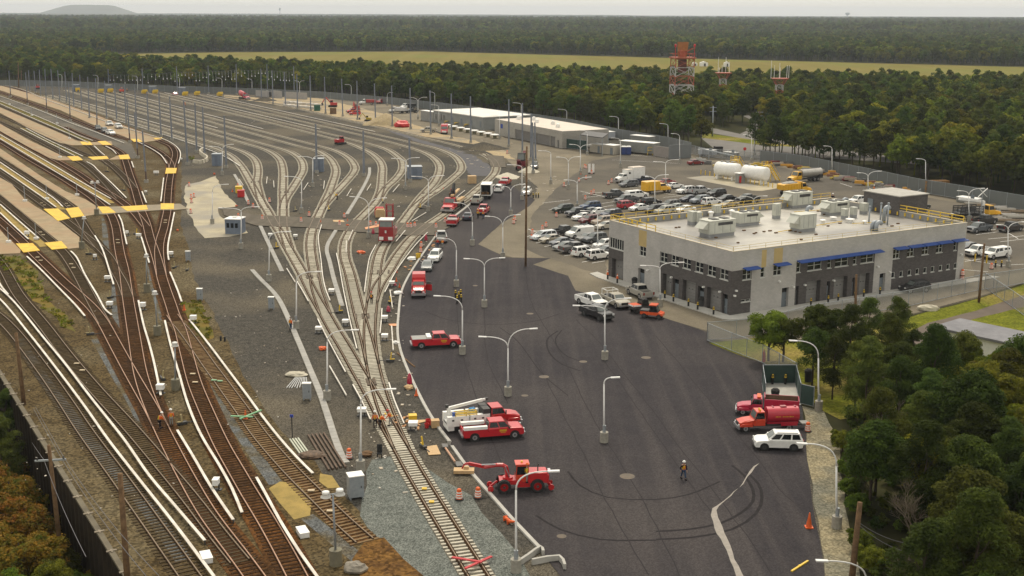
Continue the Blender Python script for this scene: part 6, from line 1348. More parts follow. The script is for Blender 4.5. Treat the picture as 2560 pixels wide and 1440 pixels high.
mb=MB(); mb.tube([(-3.6,0,2.0),(-3.5,0,2.0),(.55,0,2.0),(.65,0,2.0)],1.05,28); mb.build('tank',paint((.48,.016,.04)),t,False); mb=MB()
for x in(-3.2,-.2): mb.box(x,0,3.05,.2,.5,.12)
mb.box(-1.6,0,3.08,.8,.6,.12); mb.build('tank_hatch',paint((.3,.01,.02)),t); mb=MB(); mb.box(-2.2,1.15,1.05,2.2,.1,.5); mb.box(-2.2,-1.15,1.05,2.2,.1,.5); mb.box(-1.5,0,1.05,4.2,1.2,.3); mb.build('tank_cradle',paint((.48,.016,.04)),t)
m_gold=gm('gold_letters',(.62,.33,.02))
mb=MB()
for s in(-1,1):
    for k in range(13):
        if k!=8: mb.box(-2.7+k*.19,s*1.055,1.98,.11,.02,.13+.05*(k%3)/2)
mb.build('gold_lettering',m_gold,t)
mb=MB(); mb.box(-4.6,0,.8,1.0,1.2,.12); mb.build('rear_platform',M['gray'],t); mb=MB(); mb.cyl(1.6,0,2.7,2.9,.12,8); mb.cyl(1.6,.5,2.7,2.9,.12,8); mb.build('beacon',M['yel'],t)
# flatbed semi with crane
t=heavy('flatbed_truck',(1172,497),(1093,551),'red cab flatbed lorry with dark knuckle crane and timber load on the outer track','truck'); t.scale=(1.12,1.12,1.12); truckcab(t,RP,2.2,3.8,1.2,.8,2.6,hl=1.9); axle(t,4.9,1.15,.5); axle(t,-2.6,1.15,.5,True); axle(t,-3.9,1.15,.5,True); chassis(t,-6,3.8)
mb=MB(); mb.box(-2.6,0,1.25,7.4,2.5,.22); mb.build('flatbed',gm('deck_wood',(.28,.22,.14),(.2,.16,.1)),t); mb=MB(); mb.beam((1.6,0,.9),(1.5,0,3.6),.5,.5); mb.beam((1.5,0,3.6),(.3,.2,5.0),.4,.4); mb.beam((.3,.2,5.0),(1.3,.5,3.2),.3,.3); mb.build('knuckle_crane',M['dark'],t); mb=MB(); mb.box(.6,0,3.4,.7,.8,1.3); mb.build('crane_cab',RP,t)
mb=MB(); mb.box(-2.4,-.9,2.2,4.8,.15,1.7); mb.build('bulkhead_panel',gm('rusty_bed',(.1,.1,.1)),t); mb=MB(); mb.beam((-5.2,-.2,3.1),(2.8,.3,2.95),.5,.3); mb.box(-3,.6,1.5,5,.7,.3); mb.build('timber_load',M['ply'],t)
# white box truck rear view
t=heavy('box_truck',(1208,510),(1226,478),'white box truck with its rear shutter open, seen from behind','truck'); mb=MB()
mb.box(-.9,0,3.35,5.0,2.4,.1)
for s in(-1,1): mb.box(-.9,s*1.17,2.15,5.0,.08,2.4)
mb.box(1.55,0,2.15,.08,2.4,2.4); mb.box(-.9,0,.95,5.0,2.4,.12); mb.build('cargo_box',WP,t); mb=MB(); mb.box(1.2,0,2.1,.1,2.2,2.2); mb.box(-1,0,1.02,4.6,2.2,.02); mb.build('box_interior',M['dark'],t); mb=MB()
for k,(x,y) in enumerate([(-2.8,-.5),(-2.4,.4),(-2.9,.8),(-1.8,-.1)]): mb.box(x,y,1.3,.5,.5,.6,k)
mb.build('cargo',M['wood'],t); truckcab(t,WP,1.7,3.0,1.05,.7,2.3,hl=.9); axle(t,2.9,1.04,.42); axle(t,-1.9,1.12,.45,True); chassis(t,-3.4,2.6)
# white box ambulance-like truck
c=G(1572,456); t=thing('box_truck',(c.x,c.y,.055),math.atan2(-V.y,-V.x),'white double-box truck at the top of the car park','truck',None); truckcab(t,WP,1.3,2.7,1.1,.7,2.3,hl=1.1); mb=MB(); mb.box(.4,0,2.0,1.7,2.3,2.4); mb.box(-2.3,0,2.25,3.6,2.4,2.9); mb.build('cargo_box',WP,t); mb=MB()
for s in(-1,1): mb.box(.6,s*1.17,2.5,.5,.03,.5)
mb.build('side_window',M['glass'],t); mb=MB(); mb.box(-2.3,0,3.75,3.7,2.45,.08); mb.box(.4,0,3.25,1.75,2.35,.08); mb.build('roof_edge',gm('tan_roof',(.5,.5,.5)),t); axle(t,2.9,1.08,.42); axle(t,-2.2,1.12,.45,True); chassis(t,-4,2.5)
# yellow utility truck
c=G(1642,483); t=thing('utility_truck',(c.x,c.y,.055),math.atan2(V.y,V.x),'yellow crew-cab truck with a yellow covered service body in the car park','truck'); truckcab(t,YP_,.2,2.1,1.1,.7,2.3,hl=1.4); mb=MB(); mb.prof([(-3.9,.8),(-3.9,2.9),(-3.6,3.0),(.05,3.0),(.15,2.7),(.15,.8)],1.18,.1); mb.build('service_body',YP_,t); axle(t,2.9,1.08,.45); axle(t,-2.3,1.12,.45,True); chassis(t,-3.8,2.5)
mb=MB(); 
for x in(-3.2,-2.2,-1.2,-.3):
    for s in(-1,1): mb.box(x,s*1.185,1.5,.04,.02,1.3)
mb.build('panel_seams',M['dark'],t)
# yellow dump truck, silver tanker, yellow crane truck
c=G(1985,486); t=thing('dump_truck',(c.x,c.y,.055),math.atan2(V.y,V.x),'yellow dump truck loaded with grey gravel beside the white fuel tanks','truck'); truckcab(t,YP_,1.4,3.0,1.2,.8,2.7,hl=1.6); axle(t,3.9,1.15,.52); axle(t,-1.6,1.15,.52,True); axle(t,-2.9,1.15,.52,True); chassis(t,-4,3)
mb=MB(); mb.prof([(-4.2,1.3),(-4.4,2.5),(-4.0,2.75),(1.0,2.75),(1.1,1.3)],1.25,.08)
for k in range(6): mb.box(-3.9+k*.9,-1.29,2.0,.14,.08,1.3)
mb.box(1.2,0,2.9,.5,2.3,.3); mb.build('tipper_body',YP_,t); mb=MB(); mb.lump(-1.6,0,2.7,2.4,1.05,.45,5,n=16,k=6,rough=.08); mb.build('gravel_load',M['gray'],t)
c=G(2013,454); t=thing('tank_truck',(c.x,c.y,.055),math.atan2(-V.y,-V.x),'silver tank truck with yellow cab by the east side','truck'); truckcab(t,YP_,2.3,3.8,1.2,.8,2.7,hl=1.5); axle(t,4.6,1.15,.52); axle(t,-2.2,1.15,.52,True); axle(t,-3.4,1.15,.52,True); chassis(t,-5,3.8)
mb=MB(); mb.tube([(-4.9,0,2.15),(1.9,0,2.15)],1.1,24); mb.build('tank',gm('tank_silver',(.52,.50,.46),(.42,.40,.37),rough=.35,metal=.5),t,False); mb=MB(); mb.box(-1.5,0,3.28,6,.5,.1); mb.build('tank_walkway',M['dark'],t); mb=MB(); mb.box(-4.3,0,1.2,1.2,2.3,.9); mb.build('pump_box',M['dark'],t)
c=G(2440,546); t=thing('crane_truck',(c.x,c.y,.055),math.atan2(V.y,V.x)-R(12),'yellow cab lorry with black stake bed and folded white crane','truck'); truckcab(t,YP_,2.2,3.8,1.2,.8,2.7,hl=1.7); axle(t,4.8,1.15,.52); axle(t,-2.2,1.15,.52,True); axle(t,-3.5,1.15,.52,True); chassis(t,-5.2,3.8)
mb=MB(); mb.box(-2.2,0,1.3,6,2.5,.2)
for s in(-1,1):
    for z in(1.6,1.95,2.3,2.65): mb.beam((-5.1,s*1.22,z),(.7,s*1.22,z),.06,.22)
    for k in range(6): mb.box(-5+k*1.15,s*1.2,2.0,.12,.1,1.6)
mb.build('stake_bed',M['dark'],t); mb=MB(); mb.beam((1.5,0,.8),(1.5,0,3.6),.5,.5); mb.beam((1.5,0,3.5),(-4.6,.1,4.3),.45,.5); mb.beam((1.4,.5,1.0),(1.4,1.4,.4),.25,.25); mb.beam((1.4,-.5,1.0),(1.4,-1.4,.4),.25,.25); mb.build('folded_crane',WP,t)
# white storage tanks
struct(sheet('fuel_pad',[(1715,445),(1760,440),(1790,441),(1955,461),(1950,470),(1905,478),(1880,477)],.06,M['cream'] if 'cream' in M else m_cream))
def tank(c0,c1,rr,label):
    a=G(*c0);b=G(*c1); t=thing('fuel_tank',(a.x,a.y,0),math.atan2((b-a).y,(b-a).x),label,'tank','white horizontal fuel tanks'); L=(b-a).length; z=rr+.9; mb=MB(); mb.tube([(-.25,0,z),(-.12,0,z),(0,0,z)],rr*.5,28,cap=True); mb.v=[]; mb.f=[]; mb.m=[]
    pr=[(0,-.45),(rr*.55,-.38),(rr*.85,-.2),(rr,0),(rr,L),(rr*.85,L+.2),(rr*.55,L+.38),(0,L+.45)]; n=28
    for r_,x in pr:
        for j in range(n): th=2*math.pi*j/n; mb.v.append((x,r_*math.cos(th),z+r_*math.sin(th)))
    for i in range(len(pr)-1):
        for j in range(n): mb.f.append((i*n+j,i*n+(j+1)%n,(i+1)*n+(j+1)%n,(i+1)*n+j)); mb.m.append(0)
    mb.build('shell',M['white'],t,True); 
    for x in(.8,L-.8): mb=MB(); mb.box(x,0,.55,.35,rr*1.5,1.1); mb.build('saddle',M['white'],t)
    mb=MB(); mb.box(L*.5,0,z+rr+.1,.7,.6,.3); mb.box(L*.2,0,z+rr+.1,.4,.4,.3); mb.build('hatches',M['galv'],t); return t
tank((1793,446),(1843,452),1.75,'left of the two large white horizontal fuel tanks'); tank((1861,455),(1914,462),1.75,'right of the two large white horizontal fuel tanks')
g=G(1852,457); t=thing('fuel_pump_cabinet',(g.x,g.y,0),BA,'grey and red pump cabinet between the two white fuel tanks','cabinet'); mb=MB(); mb.box(0,0,1.2,2.6,1.4,2.4); mb.build('body',M['gray'],t); mb=MB(); mb.box(-.9,-.75,1,.5,.3,1.6); mb.build('red_pump',M['red'],t); mb=MB(); mb.box(0,0,2.5,3,2,.15); mb.build('canopy',M['white'],t)
for k,(px,py) in enumerate([(1836,415),(1914,430)]):
    g=G(px,py+25); t=thing('access_stairs',(g.x,g.y,0),BA,['small yellow platform behind the left fuel tank','yellow access stairs at the right fuel tank'][k],'stairs','yellow fuel tank stairs'); mb=MB(); z=4.2
    mb.box(0,0,z,1.8,1.4,.12)
    for s in(-1,1):
        mb.beam((-.9,s*.7,z+.5),(.9,s*.7,z+.5),.07,.07); mb.beam((-.9,s*.7,z+1),(.9,s*.7,z+1),.07,.07)
        for x in(-.9,.9): mb.beam((x,s*.7,0),(x,s*.7,z+1),.1,.1)
        mb.beam((.9,s*.7,z),(4.2,s*.7,.1),.1,.25); mb.beam((.9,s*.7,z+1),(4.2,s*.7,1.1),.07,.07)
    for i in range(10): f=i/10; mb.box(.9+3.3*f,0,z*(1-f),.3,1.4,.06)
    mb.build('steps',M['yel'],t)
for i in range(20):
    f=i/19; px=1752+f*(1965-1752) ; py=436+ f*(476-436)-(0 if i<19 else 0); g=G(px,py); t=thing('yellow_post',(g.x,g.y,0),0,ORD[i]+' thin yellow guard post from the left along the front of the fuel tanks','post','yellow guard posts of the fuel pad'); mb=MB(); mb.cyl(0,0,0,1.15,.11,8); mb.build('post',M['yel'],t); mb=MB(); mb.cyl(0,0,1.15,1.2,.13,8); mb.build('cap',M['yel'],t)
for i,(x,y) in enumerate([(2437,654),(2466,658)]):
    g=G(x,y); t=thing('yellow_post',(g.x,g.y,0),0,['left','right'][i]+' yellow post in front of the white pickups at the right','post'); mb=MB(); mb.cyl(0,0,0,1.3,.12,8); mb.build('post',M['yel'],t); mb=MB(); mb.cyl(0,0,1.3,1.36,.14,8); mb.build('cap',M['yel'],t)
# red rail crane / locomotive
RP=paint((.30,.008,.014)); t=heavy('rail_crane',(985,586),(957,620),'boxy red rail crane with white cab roof and lattice mast on the middle track','locomotive',.235); mb=MB(); mb.box(1.6,0,1.7,2.6,2.7,2.2); mb.box(-1.6,0,1.3,3.8,2.3,1.2); mb.box(3.0,0,.8,.3,2.8,.9); mb.build('hull',RP,t); cabin(t,RP,(.4,2.9),(.45,2.75),1.3,1.22,2.8,4.1,1); mb=MB(); mb.box(1.6,0,4.2,2.7,2.7,.16); mb.build('cab_roof',WP,t)
for s in(-.85,.85): mb=MB(); mb.box(3.2,s,.85,.12,.8,.6); mb.build('front_panel',WP,t)
for x in(-2.5,2.2):
    for s in(-.75,.75): mb=MB(); mb.tube([(x,s-.08,.42),(x,s+.08,.42)],.42,14); mb.build('wheel',M['black'],t)
mb=MB()
for x,y in((-3.2,-.7),(-3.2,.5),(-2.2,-.7),(-2.2,.5)): mb.beam((x,y,1.8),(x,y,6.4),.16,.16)
for z in(2.6,3.8,5.0,6.2):
    mb.beam((-3.2,-.7,z),(-3.2,.5,z),.1,.1); mb.beam((-2.2,-.7,z),(-2.2,.5,z),.1,.1); mb.beam((-3.2,-.7,z),(-2.2,-.7,z),.1,.1); mb.beam((-3.2,.5,z),(-2.2,.5,z),.1,.1)
mb.build('lattice_mast',RP,t); mb=MB(); mb.box(3.22,0,2.1,.08,.3,.5); mb.build('headlight',M['lens'],t); mb=MB(); mb.box(-1.0,.9,2.1,.7,.5,.6); mb.box(-2,-.6,2.1,.8,.5,.5); mb.build('machinery',paint((.05,.04,.25)),t)
# orange utility vehicle with black cart
t=heavy('utility_vehicle',(1609,793),(1652,797),'orange and black off-road utility vehicle with open dump bed','utility vehicle'); UO=paint((.72,.09,.015))
mb=MB(); mb.prof([(-1.6,.55),(-1.6,.95),(1.1,.95),(1.6,.8),(1.65,.5)],.75,.06); mb.build('body',UO,t); cabin(t,M['black'],(-.3,.95),(-.2,.6),.72,.66,.95,1.85,1); mb=MB(); mb.box(.2,0,1.92,1.1,1.4,.12); mb.build('roof',UO,t); mb=MB(); mb.box(-1.0,0,1.05,1.2,1.4,.18); mb.build('cargo_bed',M['dark'],t)
for x in(-1.0,1.1): axle(t,x,.78,.36,False,'dark')
t=heavy('utility_vehicle',(1588,782),(1613,779),'second utility vehicle with black cab and white-striped bed behind the orange one','utility vehicle'); mb=MB(); mb.prof([(-1.5,.55),(-1.5,.95),(1.1,.95),(1.5,.8),(1.5,.5)],.75,.06); mb.build('body',M['dark'],t); cabin(t,M['black'],(-.1,1.1),(0,.8),.72,.66,.95,1.95,1); mb=MB(); mb.box(-.95,0,1.12,1.3,1.45,.25); mb.build('cargo_bed',UO,t); mb=MB(); mb.box(-.95,-.74,1.12,1.3,.02,.22); mb.box(-1.62,0,1.12,.02,1.3,.22); mb.build('white_stripe',WP,t)
for x in(-.95,1.0): axle(t,x,.78,.34,False,'dark')
# distant machines
t=heavy('mixer_truck',(598,247),(622,250),'pink-red cement mixer truck at the far end of the tracks','truck'); truckcab(t,paint((.5,.06,.10)),1.3,2.9,1.2,.8,2.7,hl=1.6); axle(t,3.7,1.15,.52); axle(t,-1.6,1.15,.52,True); axle(t,-2.9,1.15,.52,True); chassis(t,-4,3); mb=MB(); mb.tube([(-3.8,0,3.0),(-3.2,0,2.9),(-1.2,0,2.5),(.4,0,2.2),(1.0,0,2.1)],1.3,16); mb.v=[(x,y*(.55+.45*min(1,(x+4.2)/1.5)) if x<-2.5 else y*(1 if x<.2 else .7),z) for x,y,z in mb.v]; mb.build('mixer_drum',paint((.45,.02,.03)),t)
def digger(r,f,label,col=(.45,.02,.02),arm=True,s=1.0):
    c,h=place(r,f); t=thing('excavator',(c.x,c.y,.05),h,label,'excavator'); P=paint(col); mb=MB()
    for q in(-1,1): mb.prof([(-1.8*s,.1),(-2.0*s,.5*s),(-1.8*s,.85*s),(1.8*s,.85*s),(2.0*s,.5*s),(1.8*s,.1)],.28*s,.05,y0=q*1.0*s)
    mb.build('tracks',M['black'],t); mb=MB(); mb.box(-.5*s,0,1.5*s,3.0*s,2.3*s,1.1*s); mb.build('upper_body',P,t); cabin(t,P,(-.2*s,1.2*s),(-.15*s,1.0*s),.6*s,.55*s,2.0*s,3.1*s,1)
    if arm: mb=MB(); mb.beam((1.0*s,-.7*s,1.8*s),(3.0*s,-.7*s,4.3*s),.35*s,.45*s); mb.beam((3.0*s,-.7*s,4.3*s),(4.6*s,-.7*s,2.0*s),.28*s,.35*s); mb.build('arm',P,t); mb=MB(); mb.prof([(4.2*s,.8*s),(4.9*s,.6*s),(5.1*s,1.8*s),(4.4*s,2.0*s)],.5*s,.05,y0=-.7*s); mb.build('bucket',M['dark'],t)
    return t
digger((838,268),(826,268),'dark red excavator with boxy cab beside the wall panels on the sandy strip'); digger((896,275),(888,278),'red backhoe behind the red cars on the sandy strip',s=.9); digger((925,303),(915,303),'small yellow-green excavator left of the sand heap',(.45,.33,.03),s=.7); digger((303,232),(306,233),'orange-red roller with black canopy at the far track ends',(.65,.06,.02),False,.9); digger((845,362),(858,361),'small red ballast machine standing between the curving tracks',(.42,.01,.02),False,.85); digger((90,222),(98,223),'red machine at the far upper left beside the poles',(.5,.02,.02),False,.8)
# rock crusher rig
t=heavy('rock_crusher',(1318,415),(1290,432),'dark maroon crushing rig with black cab among rubble heaps','machine'); P=paint((.16,.015,.025)); mb=MB(); mb.box(-1,0,1.6,4,2.4,1.6); mb.beam((1,0,1),(4.5,0,3),1.0,.3); mb.beam((-2,0,2.5),(-4,0,4.5),.9,.3); mb.build('frame',P,t); cabin(t,M['black'],(-.8,1.2),(-.7,1.0),1,.95,2.4,4.4,1)
for x in(-2.2,0,1.8): axle(t,x,1.25,.5)
mb=MB(); mb.box(3.2,.2,1.1,1.6,1.2,.9); mb.build('hopper',P,t)
# lorries by the back fence
for r_,f_,l,c_ in [((935,262),(905,262),'white cab tipper lorry with red bed by the back fence',(.35,.02,.02)),((690,241),(655,239),'white cab lorry with dark load by the far wall panels',(.05,.05,.05)),((1015,284),(975,282),'white crane lorry near the modular building',(.55,.55,.55)),((870,249),(835,247),'lorry with a tall grey cage body near the fence',(.3,.3,.3)),((1035,272),(1005,274),'dark lorry behind the black pickup',(.03,.03,.03))]:
    t=heavy('lorry',r_,f_,l,'truck'); truckcab(t,WP,1.2,2.5,1.15,.8,2.5,hl=1.4); axle(t,3.2,1.1,.5); axle(t,-1.8,1.12,.5,True); chassis(t,-3.6,2.4); mb=MB(); mb.prof([(-3.8,1.1),(-3.8,2.3),(.8,2.4),(.8,1.1)],1.2,.06); mb.build('load_bed',paint(c_),t)
t=heavy('box_van',(1114,327),(1108,341),'red high-roof van facing the camera on the sandy strip','van'); mb=MB(); mb.prof([(-3.2,.5),(-3.2,3.0),(-2.9,3.15),(.4,3.1),(.9,2.6),(1.5,1.5),(2.5,1.3),(2.7,.6)],1.15,.15); mb.build('body',paint((.5,.02,.04)),t); mb=MB(); mb.quad((.95,-.95,2.5),(.95,.95,2.5),(1.5,1.0,1.6),(1.5,-1.0,1.6)); mb.v=[(x+.05,y,z+.04) for x,y,z in mb.v]; mb.build('windscreen',M['glassg'],t); axle(t,1.8,1.1,.42); axle(t,-2,1.1,.42); mb=MB(); mb.box(2.7,0,.9,.1,1.6,.5); mb.build('grille',WP,t)
# =============== people ===============
def skinmesh(name,verts,edges,radii,m,parent,root=0,sub=1):
    me=bpy.data.meshes.new(name); me.from_pydata(verts,edges,[]); me.materials.append(m); o=bpy.data.objects.new(name,me); COL.objects.link(o); o.parent=parent
    md=o.modifiers.new('skin','SKIN'); md.use_smooth_shade=True
    for i,r in enumerate(radii): me.skin_vertices[0].data[i].radius=(r,r) if not isinstance(r,tuple) else r
    me.skin_vertices[0].data[root].use_root=True
    s=o.modifiers.new('sub','SUBSURF'); s.levels=sub; s.render_levels=sub; return o
def person(px,py,heading,pose,label,vest='hiviz',pants='jeans',shirt='hiviz',hat='white',z=.05,hp=None):
    g=G(px,py) if hp is None else G(px,py,hp); t=thing('person',(g.x,g.y,z if hp is None else hp),heading,label,'person'); lean={'stand':.0,'walk':.05,'bend':.75,'stoop':.35}[pose]
    hipz=.92 if pose!='bend' else .86
    def sp(s,y=0,fx=0):   # point along the spine, leaning forward (+x)
        return (math.sin(lean)*s+fx*math.cos(lean),y,hipz+math.cos(lean)*s-fx*math.sin(lean))
    st={'stand':(.02,-.02),'walk':(.26,-.26),'bend':(.05,-.08),'stoop':(.14,-.10)}[pose]
    V_=[sp(0),sp(.28),sp(.46),sp(.56),sp(.64,0,.02),sp(.76,0,.03)]; E=[(0,1),(1,2),(2,3),(3,4),(4,5)]; Rr=[.13,.135,.14,.06,.08,.085]
    arm=[]; legs=[]
    for s in(-1,1):
        k=len(V_); sh=sp(.46,s*.19); 
        if pose in('bend','stoop'): el=(sh[0]+.12,s*.24,sh[2]-.26); ha=(sh[0]+.28,s*.15,sh[2]-.48)
        else: el=(sh[0]-.03+s*(.10 if pose=='walk' else 0),s*.26,sh[2]-.29); ha=(el[0]+.10,s*.25,el[2]-.24)
        V_+=[sh,el,ha]; E+=[(2,k),(k,k+1),(k+1,k+2)]; Rr+=[.065,.05,.032]
        d=Vector(ha)-Vector(el); d.normalize(); pa=Vector(ha)+d*.09; V_.append(tuple(pa)); E.append((k+2,k+3)); Rr.append((.035,.02))
        for q,L in((-.03,.07),(-.01,.08),(.012,.075),(.032,.06)): V_.append(tuple(pa+d*L+Vector((q,0,-.01)))); E.append((k+3,len(V_)-1)); Rr.append(.009)
        V_.append(tuple(Vector(ha)+d*.05+Vector((.05,0,0)))); E.append((k+2,len(V_)-1)); Rr.append(.01)
        k2=len(V_); f=st[0 if s>0 else 1]; V_+=[(0,s*.10,hipz-.06),(f*.55+.03,s*.11,.50),(f,s*.11,.09),(f+.17,s*.12,.05)]; E+=[(0,k2),(k2,k2+1),(k2+1,k2+2),(k2+2,k2+3)]; Rr+=[.10,.065,.045,.04]
        arm.append((sh,el,ha)); legs.append(V_[k2:k2+4])
    skinmesh('body',V_,E,Rr,M['skin'],t)
    a=[sp(.0),sp(.28),sp(.50)]; e=[(0,1),(1,2)]; r=[.155,.165,.16]
    for sh,el,ha in arm:
        k=len(a); a+=[sh,el,tuple(Vector(el).lerp(Vector(ha),.8))]; e+=[(2,k),(k,k+1),(k+1,k+2)]; r+=[.085,.068,.05]
    skinmesh('jacket',a,e,r,M[shirt],t)
    a=[(sp(0)[0],0,hipz-.02)]; e=[]; r=[.15]
    for L in legs:
        k=len(a); a+=[tuple(L[0]),tuple(L[1]),(L[2][0],L[2][1],.14)]; e+=[(0,k),(k,k+1),(k+1,k+2)]; r+=[.115,.08,.062]
    skinmesh('trousers',a,e,r,M[pants],t)
    for L in legs: mb=MB(); mb.box(L[2][0]+.06,L[2][1],.06,.30,.11,.12); mb.build('boot',M['cloth'],t)
    if vest: 
        o=skinmesh('vest',[sp(.02),sp(.28),sp(.48)],[(0,1),(1,2)],[(.172,.168),(.18,.178),(.178,.17)],M[vest],t)
        mb=MB(); b=sp(.2)
        for s in(-1,1): mb.beam(sp(.05,s*.08,-.175),sp(.45,s*.08,-.18),.05,.02); mb.beam(sp(.05,s*.08,.175),sp(.45,s*.08,.18),.05,.02)
        mb.build('reflective_stripes',M['hivizy' if vest=='hiviz' else 'hiviz'],t)
    c=Vector(sp(.80,0,.03)); mb=MB(); mb.lathe([(.165,0),(.16,.02),(.135,.03),(.12,.09),(.07,.14),(.01,.155)],n=14); hh=mb.build('hard_hat',M[hat] if hat in M else paint(hat),t,True); hh.location=c; hh.rotation_euler=(0,lean,0)
    mb=MB(); h0=Vector(sp(.76,0,.115)); mb.lump(h0.x,h0.y,h0.z-.02,.02,.018,.025,1,n=6,k=4,rough=0); mb.build('nose',M['skin'],t)
    mb=MB()
    for s in(-1,1): q=Vector(sp(.775,s*.035,.11)); mb.lump(q.x,q.y,q.z,.01,.012,.01,1,n=6,k=4,rough=0)
    q=Vector(sp(.70,0,.105)); mb.box(q.x,q.y,q.z,.012,.05,.012); mb.build('face_features',M['cloth'],t)
    return t
H=lambda d:R(d)
person(1708,1199,R(-75),'walk','worker in yellow vest, jeans and white hard hat walking across the empty asphalt','hivizy','jeans','cloth')
person(938,1070,R(100),'stand','worker with an X-striped orange vest, left one of three at the trunk switch','hiviz','cloth','hiviz')
person(950,1071,R(20),'bend','worker with yellow hard hat bending over the rail between two others','hiviz','cloth','hiviz','yel')
person(977,1066,R(170),'stoop','worker in orange vest stooping at the right rail of the trunk','hiviz','gray','hiviz','red')
person(727,826,R(60),'stand','worker in orange vest and light jeans standing on the long trough','hiviz','jeans','hiviz',(.1,.06,.03))
person(929,760,R(80),'stand','worker in yellow vest and red hat standing on the middle trunk track','hivizy','cloth','cloth','red')
person(400,1073,R(40),'stoop','worker with white hard hat and black clothes in the old trunk tracks','hiviz','cloth','hiviz')
person(429,1065,R(110),'stand','worker with an X-striped orange vest beside the old trunk tracks','hiviz','gray','hiviz')
person(843,499,R(180),'bend','tiny worker in yellow vest bending at a switch of the third fan pair','hivizy','cloth','hivizy','yel')
person(1094,620,R(90),'stand','left worker at the tailgate of the silver pickup, in red vest and blue jeans','red','jeans','red'); person(1106,621,R(90),'stoop','right worker at the tailgate of the silver pickup, in orange vest and cream trousers','hiviz',('gray'),'hiviz')
person(1195,546,R(60),'stand','worker in yellow jacket at the tailgate of the red pickup','hivizy','cloth','hivizy','yel'); person(1208,547,R(60),'stand','worker in orange vest and blue trousers at the tailgate of the red pickup','hiviz','jeans','hiviz')
person(1317,1206,R(0),'stand','driver in a yellow and orange vest at the cab door of the red loader','hiviz','gray','hivizy','orange',hp=.9)
person(2081,508,R(-90),'stand','dark-clothed person with white hat standing on the building roof',None,'cloth','cloth',hp=ZR)
person(318,229,R(0),'stand','tiny figure in orange by the far fence','hiviz','cloth','hiviz'); person(463,264,R(0),'stand','tiny figure in orange between the long yard tracks','hiviz','hiviz','hiviz')
person(2184,482,R(0),'stand','worker in yellow and orange by the storage cage fence','hivizy','cloth','hiviz')
# =============== barrels and cones ===============
def barrel(px,py,label,z=.05,top=False,tip=False):
    g=G(px,py); t=thing('traffic_barrel',(g.x,g.y,z),0,label,'traffic barrel','orange and white traffic barrels')
    if tip: t.rotation_euler=(R(90),0,R(40)); t.location.z=.35
    mb=MB(); mb.lathe([(.29,.08),(.29,.30),(.26,.32),(.26,.52),(.23,.55),(.23,.75),(.20,.78),(.20,.95),(.12,1.02)],n=16); mb.build('drum',M['orange'],t)
    mb=MB(); mb.lathe([(.295,.18),(.288,.32)],n=16); mb.lathe([(.27,.42),(.262,.52)],n=16); mb.lathe([(.24,.63),(.232,.75)],n=16); mb.build('white_bands',M['white'],t)
    mb=MB(); mb.lathe([(.42,0),(.42,.06),(.3,.1)],n=16); mb.build('rubber_base',M['black'],t); return t
BL=[(1148,1250,'orange barrel left of its twin at the kerb beside the red loader'),(1195,1246,'yellow-topped orange barrel at the kerb beside the red loader'),(873,1147,'orange barrel at the end of the long trough'),(2019,1080,'orange barrel on the shoulder behind the tank truck'),(1052,632,'lower barrel of the two by the kerb near the white off-roader'),(1053,618,'upper barrel by the kerb near the white off-roader'),(1167,545 if 0 else 543,'bright orange barrel on top of the crossing by the dark saloon'),(1113,557,'orange barrel left of the red pickup with white box'),(1090,571,'barrel with cone at the right end of the crossing road'),(1019,570,'left barrel of the cluster right of the red rail crane'),(1027,570,'middle barrel of the cluster right of the red rail crane'),(1037,568,'right barrel of the cluster right of the red rail crane'),(940,567,'barrel beside the white roof of the rail crane'),(926,565,'barrel at the pallet pile left of the rail crane'),(849,564,'barrel at the wooden boards on the crossing road'),(861,545,'barrel at the end of the middle trough'),(773,541,'barrel left of the third fan pair'),(753,556,'barrel at the near edge of the crossing road'),(656,550,'barrel beside the leftmost track at the crossing road'),(633,520,'right barrel above the crossing road on the left'),(621,512,'left barrel above the crossing road on the left'),(674,506,'barrel between the first two fan pairs'),(596,546,'barrel behind the guard booth'),(595,470,'striped barrel near the first trough'),(479,508,'lower barrel on the left edge of the pale concrete'),(478,497,'second barrel on the left edge of the pale concrete'),(485,494,'third barrel on the left edge of the pale concrete'),(477,534,'lone barrel at the left tip of the concrete patch'),(473,466,'barrel at the upper left corner of the concrete patch'),
(1391,543,'barrel at the bumper of the dark green crossover'),(1423,520,'barrel behind the deep blue crossover'),(1329,600,'front barrel of the row of two left of the white wagon'),(1331,586,'rear barrel of the row of two left of the white wagon'),(1356,576,'barrel in the middle left of the car park'),(1365,568,'barrel just above the middle left one'),(1284,560,'barrel below the right double-arm lamp on the tan asphalt'),(1287,552,'barrel just behind the one by the double-arm lamp'),(1463,500,'front barrel of the pair left of the charcoal pickup'),(1478,488,'tall stacked barrel left of the charcoal pickup'),(1521,462,'left barrel beside the white ambulance truck'),(1529,457,'right barrel beside the white ambulance truck'),(1410,467,'lone faint barrel on the tan asphalt'),(1447,455,'barrel behind the double-arm lamp arms'),(1465,449,'barrel right of the double-arm lamp'),(1462,420,'left of two barrels by the white barricade'),(1465,422,'right of two barrels by the white barricade'),(1479,435,'barrel at the foot of the white barricade'),(1268,385,'barrel near the grey gravel heap'),(2405,700,'stacked orange barrel at the far corner of the building'),(2478,673,'orange barrel beside the right-hand kerb'),(1484,484,'barrel beside the tall stacked one')]
for x,y,l in BL: barrel(x,y,l)
barrel(2405,700,'upper barrel of the stack at the far corner of the building',z=.75)
